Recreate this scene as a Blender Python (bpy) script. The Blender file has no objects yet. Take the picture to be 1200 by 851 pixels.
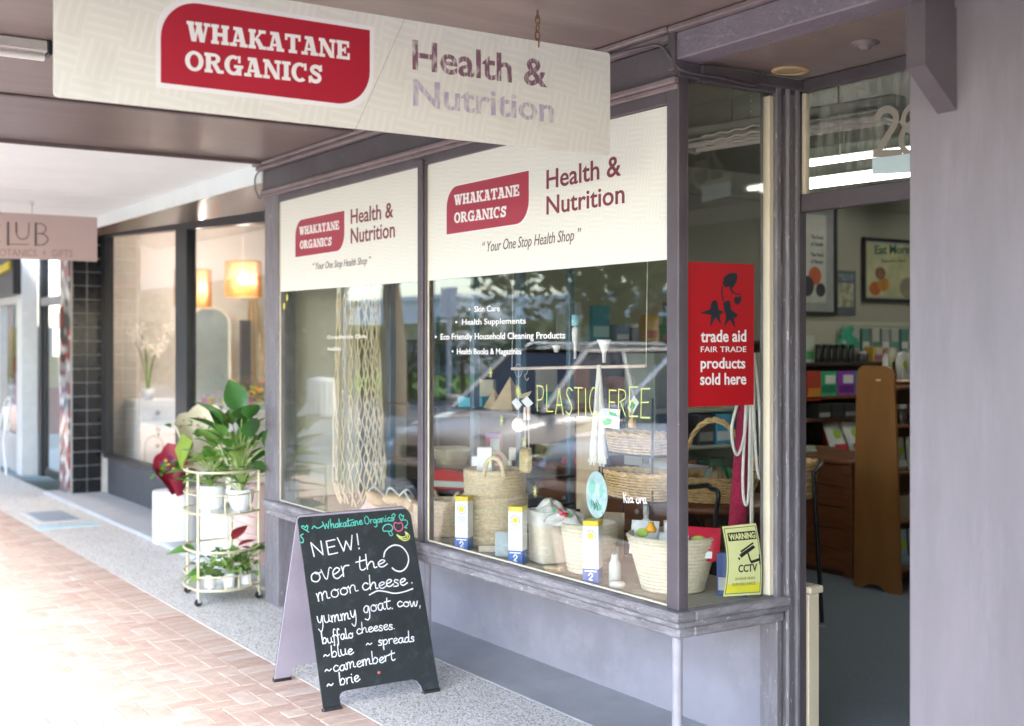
import bpy, bmesh, math, random
from mathutils import Vector, Matrix
R = math.radians
PI = math.pi
random.seed(7)
scene = bpy.context.scene

# ------------------------------------------------------------------ camera, sky, sun, exposure
cam_d = bpy.data.cameras.new('camera')
cam = bpy.data.objects.new('camera', cam_d)
scene.collection.objects.link(cam)
scene.camera = cam
view = Vector((-0.8368, 0.5475, 0))
cam.location = (0, 0, 1.65)
cam.rotation_euler = view.to_track_quat('-Z', 'Y').to_euler()
cam_d.sensor_width = 36
cam_d.lens = 43.14
cam_d.shift_y = -0.0171
cam_d.clip_end = 600
cam_d.clip_start = 0.05
cam_d.dof.use_dof = True
cam_d.dof.focus_distance = 4.9
cam_d.dof.aperture_fstop = 2.2

SUN_EL, SUN_AZ = 46, 144          # azimuth: compass-like, from +Y clockwise, so the hazy sun stands over the street
world = bpy.data.worlds.new('World')
scene.world = world
world.use_nodes = True
wn = world.node_tree
sky = wn.nodes.new('ShaderNodeTexSky')
sky.sky_type = 'NISHITA'
sky.sun_disc = False
sky.sun_elevation = R(SUN_EL)
sky.sun_rotation = R(SUN_AZ)
sky.air_density = 1.0
sky.dust_density = 1.2
sky.ozone_density = 1.0
bgn = wn.nodes['Background']
bgn.inputs['Strength'].default_value = 0.15
wn.links.new(sky.outputs[0], bgn.inputs[0])
sun_d = bpy.data.lights.new('sun', 'SUN')
sun_d.energy = 1.1
sun_d.angle = R(22)
sun_d.color = (1.0, 0.965, 0.92)
sun = bpy.data.objects.new('sun', sun_d)
scene.collection.objects.link(sun)
sdir = Vector((math.sin(R(SUN_AZ)) * math.cos(R(SUN_EL)), math.cos(R(SUN_AZ)) * math.cos(R(SUN_EL)), math.sin(R(SUN_EL))))
sun.rotation_euler = (-sdir).to_track_quat('-Z', 'Y').to_euler()
scene.view_settings.view_transform = 'Standard'
scene.view_settings.look = 'None'
scene.view_settings.exposure = 3.2
scene.view_settings.gamma = 1
scene.cycles.max_bounces = 10
scene.cycles.diffuse_bounces = 5
scene.cycles.transparent_max_bounces = 24
scene.cycles.glossy_bounces = 4
scene.cycles.sample_clamp_indirect = 6
scene.cycles.use_denoising = True

# ------------------------------------------------------------------ helpers
COL = scene.collection
def tag(o, label=None, cat=None, group=None, kind=None):
    if label: o['label'] = label
    if cat: o['category'] = cat
    if group: o['group'] = group
    if kind: o['kind'] = kind
    return o
def empty(name, loc=(0, 0, 0), rz=0.0, **k):
    o = bpy.data.objects.new(name, None)
    o.location = loc
    o.rotation_euler = (0, 0, rz)
    COL.objects.link(o)
    return tag(o, **k)
def V(*a): return Vector(a)
ORD = ('first', 'second', 'third', 'fourth', 'fifth', 'sixth', 'seventh', 'eighth', 'ninth')
PLACE = ('first', 'second', 'third', 'fourth', 'fifth', 'sixth', 'seventh', 'eighth', 'ninth', 'tenth', 'eleventh', 'twelfth')
class MB:
    def __init__(s):
        s.v = []; s.f = []; s.sm = []
    def add(s, vs, fs, smooth=False):
        n = len(s.v)
        s.v += [tuple(p) for p in vs]
        s.f += [tuple(n + i for i in f) for f in fs]
        s.sm += [smooth] * len(fs)
        return s
    def box(s, x0, x1, y0, y1, z0, z1, b=0.003, fr=None):
        if x0 > x1: x0, x1 = x1, x0
        if y0 > y1: y0, y1 = y1, y0
        if z0 > z1: z0, z1 = z1, z0
        b = min(b, (x1-x0)*.45, (y1-y0)*.45, (z1-z0)*.45)
        X, Y, Z = (x0, x1), (y0, y1), (z0, z1)
        if b <= 0:
            vs = [(X[i], Y[j], Z[k]) for i in (0, 1) for j in (0, 1) for k in (0, 1)]
            fs = [(0,1,3,2),(4,6,7,5),(0,4,5,1),(2,3,7,6),(0,2,6,4),(1,5,7,3)]
        else:
            vs = []; ix = {}
            for i in (0, 1):
                for j in (0, 1):
                    for k in (0, 1):
                        cx, cy, cz = X[i], Y[j], Z[k]
                        dx, dy, dz = (b, -b)[i], (b, -b)[j], (b, -b)[k]
                        ix[i, j, k] = len(vs)
                        vs += [(cx, cy+dy, cz+dz), (cx+dx, cy, cz+dz), (cx+dx, cy+dy, cz)]
            g = lambda i, j, k, a: ix[i, j, k] + a
            fs = []
            for i in (0, 1):
                q = [g(i,0,0,0), g(i,1,0,0), g(i,1,1,0), g(i,0,1,0)]; fs.append(q[::-1] if i == 0 else q)
                q = [g(0,i,0,1), g(1,i,0,1), g(1,i,1,1), g(0,i,1,1)]; fs.append(q if i == 0 else q[::-1])
                q = [g(0,0,i,2), g(1,0,i,2), g(1,1,i,2), g(0,1,i,2)]; fs.append(q[::-1] if i == 0 else q)
            for a in (0, 1):
                for c in (0, 1):
                    q = [g(0,a,c,1), g(1,a,c,1), g(1,a,c,2), g(0,a,c,2)]; fs.append(q if a == c else q[::-1])
                    q = [g(a,0,c,0), g(a,1,c,0), g(a,1,c,2), g(a,0,c,2)]; fs.append(q[::-1] if a == c else q)
                    q = [g(a,c,0,0), g(a,c,1,0), g(a,c,1,1), g(a,c,0,1)]; fs.append(q if a == c else q[::-1])
            for i in (0, 1):
                for j in (0, 1):
                    for k in (0, 1):
                        q = [g(i,j,k,0), g(i,j,k,1), g(i,j,k,2)]
                        fs.append(q if (i+j+k) % 2 == 1 else q[::-1])
        if fr: vs = [fr(*p) for p in vs]
        return s.add(vs, fs)
    def bar(s, p, q, w, h, up=(0, 0, 1), b=0.0):
        p, q = V(*p), V(*q); d = q - p; L = d.length; d.normalize()
        up = V(*up)
        if abs(d.dot(up)) > .99: up = V(1, 0, 0)
        a = d.cross(up).normalized(); c = a.cross(d)
        return s.box(-w/2, w/2, 0, L, -h/2, h/2, b, fr=lambda x, y, z: p + a*x + d*y + c*z)
    def tube(s, pts, r, seg=8, cap=True, closed=False):
        pts = [V(*p) for p in pts]
        if not hasattr(r, '__len__'): r = [r]*len(pts)
        n = len(pts); vs = []; prev = None
        for i, p in enumerate(pts):
            if closed: t = pts[(i+1) % n] - pts[i-1]
            else: t = pts[min(i+1, n-1)] - pts[max(i-1, 0)]
            t.normalize()
            if prev is None:
                a = t.orthogonal().normalized()
            else:
                a = (prev - t*prev.dot(t))
                a = a.normalized() if a.length > 1e-6 else t.orthogonal().normalized()
            prev = a; b = t.cross(a)
            for k in range(seg):
                an = 2*PI*k/seg
                vs.append(p + (a*math.cos(an) + b*math.sin(an))*r[i])
        fs = []
        m = n if closed else n-1
        for i in range(m):
            j = (i+1) % n
            for k in range(seg):
                l = (k+1) % seg
                fs.append((i*seg+k, i*seg+l, j*seg+l, j*seg+k))
        s.add(vs, fs, True)
        if cap and not closed:
            s.add(vs[:seg], [tuple(range(seg))[::-1]]); s.add(vs[-seg:], [tuple(range(seg))])
        return s
    def lathe(s, prof, c=(0, 0, 0), seg=24, sx=1, sy=1, smooth=True, close=True, a0=0, a1=2*PI, power=2):
        vs = []; full = abs(a1-a0-2*PI) < 1e-6
        m = seg if full else seg+1
        for r, z in prof:
            for k in range(m):
                an = a0 + (a1-a0)*k/seg
                cx, cy = math.cos(an), math.sin(an)
                if power != 2:
                    q = (abs(cx)**power + abs(cy)**power)**(-1/power); cx *= q; cy *= q
                vs.append((c[0]+r*cx*sx, c[1]+r*cy*sy, c[2]+z))
        fs = []
        for i in range(len(prof)-1):
            for k in range(m if full else m-1):
                l = (k+1) % m
                fs.append((i*m+k, i*m+l, (i+1)*m+l, (i+1)*m+k))
        s.add(vs, fs, smooth)
        return s
    def prism(s, poly, fr, d0, d1):
        """poly 2D list, fr(u, v, w) -> world, from depth d0 to d1"""
        n = len(poly)
        vs = [fr(u, v, d0) for u, v in poly] + [fr(u, v, d1) for u, v in poly]
        fs = [tuple(range(n))[::-1], tuple(range(n, 2*n))]
        fs += [(i, (i+1) % n, n+(i+1) % n, n+i) for i in range(n)]
        return s.add(vs, fs)
    def ribbon(s, pts, w, fr, d=0.0):
        pts = [Vector(p) for p in pts]
        pts = [p for i, p in enumerate(pts) if i == 0 or (p-pts[i-1]).length > 1e-6]
        n = len(pts); vs = []
        if n < 2:
            p = pts[0]; pts = [p, p + Vector((w*.6, w*.2))]; n = 2
        for i, p in enumerate(pts):
            t = (pts[min(i+1, n-1)] - pts[max(i-1, 0)]).normalized()
            if i == 0: p = p - t*w*.3
            if i == n-1: p = p + t*w*.3
            a = Vector((-t.y, t.x))*w*.5
            vs += [fr(*(p+a), d), fr(*(p-a), d)]
        return s.add(vs, [(2*i, 2*i+1, 2*i+3, 2*i+2) for i in range(n-1)])
    def build(s, name, mat, parent=None, recalc=True, local=False, label=None):
        me = bpy.data.meshes.new(name)
        me.from_pydata(s.v, [], s.f)
        me.polygons.foreach_set('use_smooth', s.sm)
        if recalc:
            bm = bmesh.new(); bm.from_mesh(me)
            bmesh.ops.recalc_face_normals(bm, faces=bm.faces)
            bm.to_mesh(me); bm.free()
        if mat: me.materials.append(mat)
        o = bpy.data.objects.new(name, me)
        COL.objects.link(o)
        if label: o['label'] = label
        if parent:
            o.parent = parent
            if not local: o.location = -wloc(parent)
        return o
def wloc(p):
    t = Vector((0, 0, 0))
    while p: t = t + p.location; p = p.parent
    return t
def inst(name, me, parent=None, loc=(0, 0, 0), rot=(0, 0, 0), sc=(1, 1, 1), mat=None):
    o = bpy.data.objects.new(name, me)
    o.location = loc; o.rotation_euler = rot; o.scale = sc
    COL.objects.link(o)
    if parent: o.parent = parent
    if mat:
        o.material_slots[0].link = 'OBJECT'; o.material_slots[0].material = mat
    return o
def copy_tree(o, parent=None):
    c = o.copy(); COL.objects.link(c)
    if parent: c.parent = parent
    for ch in o.children: copy_tree(ch, c)
    return c
def frame(o, u, w):
    """plane frame: origin o, right u, up w; third coordinate along u x w (towards the viewer)"""
    o, u, w = V(*o), V(*u).normalized(), V(*w).normalized(); n = u.cross(w)
    return lambda a, b, d=0: o + u*a + w*b + n*d
def spline(pts, k=5, closed=False):
    n = len(pts)
    if n < 3: return list(pts)
    out = []
    P = [Vector(p) for p in pts]
    m = n if closed else n-1
    for i in range(m):
        if closed: a, b, c, d = P[i-1], P[i], P[(i+1) % n], P[(i+2) % n]
        else: a, b, c, d = P[max(i-1, 0)], P[i], P[i+1], P[min(i+2, n-1)]
        for j in range(k):
            t = j/k
            out.append(0.5*((2*b) + (c-a)*t + (2*a-5*b+4*c-d)*t*t + (3*b-a-3*c+d)*t*t*t))
    if not closed: out.append(P[-1])
    return out

# ------------------------------------------------------------------ materials
MATS = {}
def mat(name, col, rough=.6, var=.12, scale=6.0, bump=0.0, bscale=40.0, metal=0.0, spec=.5, stretch=None, chips=None, chipcol=(.6, .58, .56), em=None, ems=0, dirt=None, coat=0, alpha=None, trans=0):
    if name in MATS: return MATS[name]
    m = bpy.data.materials.new(name); m.use_nodes = True
    nt = m.node_tree; N = nt.nodes; L = nt.links
    bs = N['Principled BSDF']
    bs.inputs['Roughness'].default_value = rough
    bs.inputs['Metallic'].default_value = metal
    bs.inputs['Specular IOR Level'].default_value = spec
    bs.inputs['Coat Weight'].default_value = coat
    if trans: bs.inputs['Transmission Weight'].default_value = trans
    tc = N.new('ShaderNodeTexCoord'); mp = N.new('ShaderNodeMapping')
    L.new(tc.outputs['Object'], mp.inputs[0])
    if stretch: mp.inputs['Scale'].default_value = stretch
    base = (*col, 1)
    last = None
    if var > 0:
        nz = N.new('ShaderNodeTexNoise'); nz.inputs['Scale'].default_value = scale; nz.inputs['Detail'].default_value = 8
        nz.inputs['Roughness'].default_value = .62
        L.new(mp.outputs[0], nz.inputs[0])
        rp = N.new('ShaderNodeValToRGB')
        rp.color_ramp.elements[0].position = .3; rp.color_ramp.elements[1].position = .72
        rp.color_ramp.elements[0].color = (*[c*(1-var) for c in col], 1)
        rp.color_ramp.elements[1].color = (*[min(1, c*(1+var)) for c in col], 1)
        L.new(nz.outputs[0], rp.inputs[0]); last = rp.outputs[0]
    def mixin(fac, c2):
        nonlocal last
        mx = N.new('ShaderNodeMix'); mx.data_type = 'RGBA'
        L.new(fac, mx.inputs[0])
        if last: L.new(last, mx.inputs[6])
        else: mx.inputs[6].default_value = base
        mx.inputs[7].default_value = (*c2, 1)
        last = mx.outputs[2]
    def thresh(sc, lo, hi, det=10, vec=None):
        n2 = N.new('ShaderNodeTexNoise'); n2.inputs['Scale'].default_value = sc; n2.inputs['Detail'].default_value = det
        n2.inputs['Roughness'].default_value = .7
        L.new(vec or mp.outputs[0], n2.inputs[0])
        mr = N.new('ShaderNodeMapRange'); mr.inputs[1].default_value = lo; mr.inputs[2].default_value = hi
        L.new(n2.outputs[0], mr.inputs[0]); return mr.outputs[0]
    if dirt:
        mixin(thresh(dirt[0], dirt[1], dirt[2]), dirt[3])
    if chips:
        mixin(thresh(chips[0], chips[1], chips[1]+.015, 6), chipcol)
    if last: L.new(last, bs.inputs['Base Color'])
    else: bs.inputs['Base Color'].default_value = base
    if bump > 0:
        n3 = N.new('ShaderNodeTexNoise'); n3.inputs['Scale'].default_value = bscale; n3.inputs['Detail'].default_value = 6
        L.new(mp.outputs[0], n3.inputs[0])
        bp = N.new('ShaderNodeBump'); bp.inputs['Strength'].default_value = min(1, bump); bp.inputs['Distance'].default_value = .01
        L.new(n3.outputs[0], bp.inputs['Height']); L.new(bp.outputs[0], bs.inputs['Normal'])
    if em:
        bs.inputs['Emission Color'].default_value = (*em, 1); bs.inputs['Emission Strength'].default_value = ems
    MATS[name] = m
    return m
def plain(col, rough=.55, **k):
    nm = 'paint_%02d_%02d_%02d_%02d' % (int(col[0]*99), int(col[1]*99), int(col[2]*99), int(rough*99))
    return mat(nm, col, rough, var=.07, scale=9, **k)
def glass(name, dirt=0.0, tint=(.975, .985, .975), ior=1.5):
    m = bpy.data.materials.new(name); m.use_nodes = True
    nt = m.node_tree; N = nt.nodes; L = nt.links; N.clear()
    out = N.new('ShaderNodeOutputMaterial')
    tr = N.new('ShaderNodeBsdfTransparent'); tr.inputs[0].default_value = (*tint, 1)
    gl = N.new('ShaderNodeBsdfGlossy'); gl.inputs['Roughness'].default_value = 0.0
    # Schlick reflectance of each face, the same from outside and inside
    ge = N.new('ShaderNodeNewGeometry'); dp = N.new('ShaderNodeVectorMath'); dp.operation = 'DOT_PRODUCT'
    L.new(ge.outputs['Incoming'], dp.inputs[0]); L.new(ge.outputs['Normal'], dp.inputs[1])
    def mth(op, a, b=None):
        n = N.new('ShaderNodeMath'); n.operation = op; n.use_clamp = op == 'SUBTRACT'
        if isinstance(a, (int, float)): n.inputs[0].default_value = a
        else: L.new(a, n.inputs[0])
        if b is not None:
            if isinstance(b, (int, float)): n.inputs[1].default_value = b
            else: L.new(b, n.inputs[1])
        return n.outputs[0]
    f5 = mth('POWER', mth('SUBTRACT', 1.0, mth('ABSOLUTE', dp.outputs['Value'])), 5.0)
    fac = mth('ADD', mth('MULTIPLY', f5, .9), .08)
    mx = N.new('ShaderNodeMixShader')
    L.new(fac, mx.inputs[0]); L.new(tr.outputs[0], mx.inputs[1]); L.new(gl.outputs[0], mx.inputs[2])
    res = mx.outputs[0]
    if dirt > 0:
        tc = N.new('ShaderNodeTexCoord'); mp = N.new('ShaderNodeMapping'); mp.inputs['Scale'].default_value = (9, 9, 1.4)
        L.new(tc.outputs['Object'], mp.inputs[0])
        nz = N.new('ShaderNodeTexNoise'); nz.inputs['Scale'].default_value = 3; nz.inputs['Detail'].default_value = 10; nz.inputs['Roughness'].default_value = .7
        L.new(mp.outputs[0], nz.inputs[0])
        mr = N.new('ShaderNodeMapRange'); mr.inputs[1].default_value = .45; mr.inputs[2].default_value = .85; mr.inputs[4].default_value = dirt
        L.new(nz.outputs[0], mr.inputs[0])
        df = N.new('ShaderNodeBsdfDiffuse'); df.inputs[0].default_value = (.6, .62, .56, 1)
        m2 = N.new('ShaderNodeMixShader')
        L.new(mr.outputs[0], m2.inputs[0]); L.new(res, m2.inputs[1]); L.new(df.outputs[0], m2.inputs[2]); res = m2.outputs[0]
    L.new(res, out.inputs[0])
    return m

def banner_mat(name, c1, c2, sc, dirty=False):
    """cream vinyl with printed blocks of wavy lines turned at right angles to one another"""
    m = bpy.data.materials.new(name); m.use_nodes = True
    nt = m.node_tree; N = nt.nodes; L = nt.links; bs = N['Principled BSDF']
    bs.inputs['Roughness'].default_value = .42
    tc = N.new('ShaderNodeTexCoord')
    mp = N.new('ShaderNodeMapping'); mp.inputs['Rotation'].default_value = (R(7), R(-6), 0)
    L.new(tc.outputs['Object'], mp.inputs[0])
    sp = N.new('ShaderNodeSeparateXYZ'); L.new(mp.outputs[0], sp.inputs[0])
    ad = N.new('ShaderNodeMath'); ad.operation = 'ADD'; L.new(sp.outputs[0], ad.inputs[0]); L.new(sp.outputs[1], ad.inputs[1])
    cb = N.new('ShaderNodeCombineXYZ'); L.new(ad.outputs[0], cb.inputs[0]); L.new(sp.outputs[2], cb.inputs[1])
    ck = N.new('ShaderNodeTexChecker'); ck.inputs['Scale'].default_value = sc
    ck.inputs[1].default_value = (0, 0, 0, 1); ck.inputs[2].default_value = (1, 1, 1, 1)
    off = N.new('ShaderNodeVectorMath'); off.operation = 'ADD'; off.inputs[1].default_value = (0, 0, .013)
    L.new(cb.outputs[0], off.inputs[0]); L.new(off.outputs[0], ck.inputs[0])
    ws = []
    for ax in ('X', 'Y'):
        w = N.new('ShaderNodeTexWave'); w.bands_direction = ax; w.inputs['Scale'].default_value = sc*1.35
        w.inputs['Distortion'].default_value = 2.2; w.inputs['Detail'].default_value = 0; w.inputs['Detail Scale'].default_value = .6
        L.new(cb.outputs[0], w.inputs[0]); ws.append(w)
    mx = N.new('ShaderNodeMix'); mx.data_type = 'FLOAT'
    L.new(ck.outputs[1], mx.inputs[0]); L.new(ws[0].outputs[1], mx.inputs[2]); L.new(ws[1].outputs[1], mx.inputs[3])
    rp = N.new('ShaderNodeValToRGB'); rp.color_ramp.elements[0].position = .55; rp.color_ramp.elements[1].position = .8
    rp.color_ramp.elements[0].color = (*c1, 1); rp.color_ramp.elements[1].color = (*c2, 1)
    L.new(mx.outputs[0], rp.inputs[0]); last = rp.outputs[0]
    if dirty:
        nz = N.new('ShaderNodeTexNoise'); nz.inputs['Scale'].default_value = 9; nz.inputs['Detail'].default_value = 12
        L.new(tc.outputs['Object'], nz.inputs[0])
        mr = N.new('ShaderNodeMapRange'); mr.inputs[1].default_value = .5; mr.inputs[2].default_value = .85; mr.inputs[4].default_value = .3
        L.new(nz.outputs[0], mr.inputs[0])
        m2 = N.new('ShaderNodeMix'); m2.data_type = 'RGBA'; L.new(mr.outputs[0], m2.inputs[0]); L.new(last, m2.inputs[6]); m2.inputs[7].default_value = (.42, .42, .36, 1)
        last = m2.outputs[2]
    L.new(last, bs.inputs['Base Color'])
    return m
def faded_mat(name, col, under, lo, hi, sc=60):
    """letters that have flaked away in places, showing the board"""
    m = bpy.data.materials.new(name); m.use_nodes = True
    nt = m.node_tree; N = nt.nodes; L = nt.links; bs = N['Principled BSDF']; bs.inputs['Roughness'].default_value = .5
    tc = N.new('ShaderNodeTexCoord'); mp = N.new('ShaderNodeMapping'); mp.inputs['Scale'].default_value = (1, 2.2, .7)
    L.new(tc.outputs['Object'], mp.inputs[0])
    nz = N.new('ShaderNodeTexNoise'); nz.inputs['Scale'].default_value = sc; nz.inputs['Detail'].default_value = 4
    L.new(mp.outputs[0], nz.inputs[0])
    mr = N.new('ShaderNodeMapRange'); mr.inputs[1].default_value = lo; mr.inputs[2].default_value = hi
    L.new(nz.outputs[0], mr.inputs[0])
    mx = N.new('ShaderNodeMix'); mx.data_type = 'RGBA'; L.new(mr.outputs[0], mx.inputs[0])
    mx.inputs[6].default_value = (*col, 1); mx.inputs[7].default_value = (*under, 1)
    L.new(mx.outputs[2], bs.inputs['Base Color'])
    return m

PUR = mat('purple_grey_paint', (.092, .078, .091), .5, .16, 5, .12, 30, chips=(38, .69), chipcol=(.5, .48, .48), dirt=(3, .5, .85, (.118, .104, .118)))
PURW = mat('weathered_purple_paint', (.175, .163, .182), .6, .14, 8, .3, 50, stretch=(2.5, 2.5, .35), chips=(40, .625), chipcol=(.5, .48, .46), dirt=(16, .5, .8, (.27, .26, .295)))
SILLW = mat('weathered_sill_paint', (.18, .168, .185), .65, .2, 10, .25, 60, stretch=(.8, .8, 3), chips=(34, .635), chipcol=(.58, .55, .5), dirt=(9, .45, .7, (.33, .32, .345)))
WALLP = mat('lit_purple_paint', (.27, .26, .3), .6, .15, 2.2, .25, 16, chips=(50, .715), chipcol=(.12, .11, .12), dirt=(3, .5, .75, (.335, .325, .36)))  # same purple paint as the frames, lightened for light reaching the low wall
PIERM = mat('pier_paint', (.2, .182, .205), .42, .13, 1.8, .14, 22, stretch=(3, 3, .5), chips=(70, .735), chipcol=(.3, .29, .3), dirt=(3, .5, .8, (.25, .228, .262)))
SOFF = mat('brown_soffit_paint', (.21, .163, .15), .33, .13, 2.4, .08, 12, stretch=(4, .5, 1), dirt=(4, .52, .75, (.27, .215, .195)), chips=(30, .7), chipcol=(.3, .25, .22))
SOFFD = mat('dark_brown_soffit_paint', (.13, .1, .098), .38, .18, 4, .08, 12, stretch=(.6, 4, 1))
MOULD = mat('brown_moulding', (.2, .155, .165), .45, .22, 9, .2, 40, chips=(60, .72), chipcol=(.55, .5, .48))
WHITES = mat('white_soffit', (.82, .87, .88), .6, .04, 2, .04, 10)
BLACKF = mat('black_frame', (.022, .024, .028), .35, .2, 8)
CHARC = mat('charcoal_plinth', (.06, .066, .078), .5, .2, 7, chips=(45, .72), chipcol=(.3, .3, .32))
CREAM = mat('cream_paint', (.66, .6, .46), .5, .08, 4)
GLASS = glass('window_glass')
GLASSD = glass('dusty_glass', .38)
GLASST = glass('streaky_glass', .14)
RED = mat('sign_red', (.4, .008, .028), .4, .06, 3)
REDW = mat('window_sign_red', (.36, .03, .06), .4, .05, 3)
WHITE = mat('white_vinyl', (.8, .8, .8), .45, .03, 5)
MAROON = mat('maroon_vinyl', (.2, .035, .06), .5, .08, 9)
BAN = banner_mat('cream_banner_pattern', (.72, .73, .67), (.76, .77, .715), 11)
BANH = banner_mat('hanging_sign_pattern', (.7, .7, .635), (.74, .74, .68), 9, True)
BLACK = plain((.02, .02, .022), .5)
BLACKM = mat('black_metal', (.02, .021, .024), .3, .1, 8, metal=.3)
CHALK = mat('chalkboard', (.017, .023, .025), .55, .35, 5, .04, 60, dirt=(16, .52, .86, (.06, .075, .075)))
CHW = mat('white_chalk', (.82, .82, .84), .9, .12, 220)
CHT = mat('teal_chalk', (.12, .62, .5), .9, .1, 200)
CHR = mat('pink_chalk', (.75, .12, .25), .9, .1, 200)
CHY = mat('lime_chalk', (.7, .75, .2), .9, .1, 200)
LAV = mat('lavender_board_back', (.36, .33, .4), .6, .08, 5)
SEAG = mat('seagrass', (.76, .62, .42), .8, .25, 60, .8, 170, stretch=(1, 1, 2))
COIL = mat('cream_coil', (.84, .75, .58), .8, .12, 60, .8, 200)
BEIGE = mat('beige_canvas', (.8, .7, .57), .85, .08, 80, .4, 300)
WICK = mat('wicker', (.7, .47, .22), .6, .35, 30, .4, 120)
COTTON = mat('cotton', (.74, .72, .66), .9, .06, 50, .4, 150)
NETC = mat('net_cord', (.88, .74, .5), .8, .1, 60, .5, 200)
ROPEW = mat('white_rope', (.78, .78, .76), .85, .05, 80, .6, 200)
LINEN = mat('burlap', (.47, .43, .34), .95, .25, 140, .7, 260)
WOODD = mat('dark_wood', (.1, .035, .016), .4, .35, 3, .1, 20, stretch=(1, 1, 9))
WOODM = mat('mahogany', (.19, .065, .025), .38, .3, 3, .08, 20, stretch=(1, 6, 9))
WOODO = mat('oak_panel', (.24, .105, .03), .42, .18, 2.2, .05, 16, stretch=(3, 3, .6))
PALEW = mat('pale_wood', (.6, .44, .25), .6, .15, 12, stretch=(1, 1, 5))
TEALC = mat('teal_carpet', (.19, .23, .27), .95, .3, 140, .8, 240)
GOLD = mat('pale_gold_metal', (.72, .66, .46), .35, .05, 6, metal=.35)
POTW = mat('white_ceramic', (.82, .82, .81), .3, .02, 3)
LEAF = mat('leaf_green', (.08, .22, .03), .38, .3, 9, coat=.2)
LEAFD = mat('dark_leaf', (.045, .15, .03), .35, .3, 9, coat=.2)
LEAFL = mat('light_leaf', (.22, .38, .08), .45, .25, 12)
STEM = mat('stem_green', (.3, .42, .12), .5, .1, 10)
WALLI = mat('interior_wall_paint', (.33, .32, .26), .7, .05, 2)
CEILI = mat('interior_ceiling_paint', (.2, .2, .16), .7, .06, 2)
BLUEM = mat('blue_grey_metal', (.1, .16, .22), .35, .1, 6, metal=.2)
SOIL = plain((.05, .035, .025), .9)

# ------------------------------------------------------------------ lettering
def text(body, size, fr, m, parent, align='LEFT', xs=1.0, bold=0.0, shear=0.0, sp=1.0, depth=.0004, name='lettering', lift=.0008):
    c = bpy.data.curves.new(name, 'FONT'); c.body = body; c.size = size; c.align_x = align
    c.offset = bold; c.shear = shear; c.extrude = depth; c.space_character = sp; c.resolution_u = 3
    t = bpy.data.objects.new(name, c); COL.objects.link(t)
    bpy.context.view_layer.update()
    me = bpy.data.meshes.new_from_object(t.evaluated_get(bpy.context.evaluated_depsgraph_get()))
    bpy.data.objects.remove(t); bpy.data.curves.remove(c)
    for v in me.vertices: v.co = fr(v.co.x*xs, v.co.y, v.co.z + depth + lift)
    me.materials.clear(); me.materials.append(m)
    o = bpy.data.objects.new(name, me); COL.objects.link(o)
    if parent: o.parent = parent; o.location = -wloc(parent)
    return o

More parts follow.
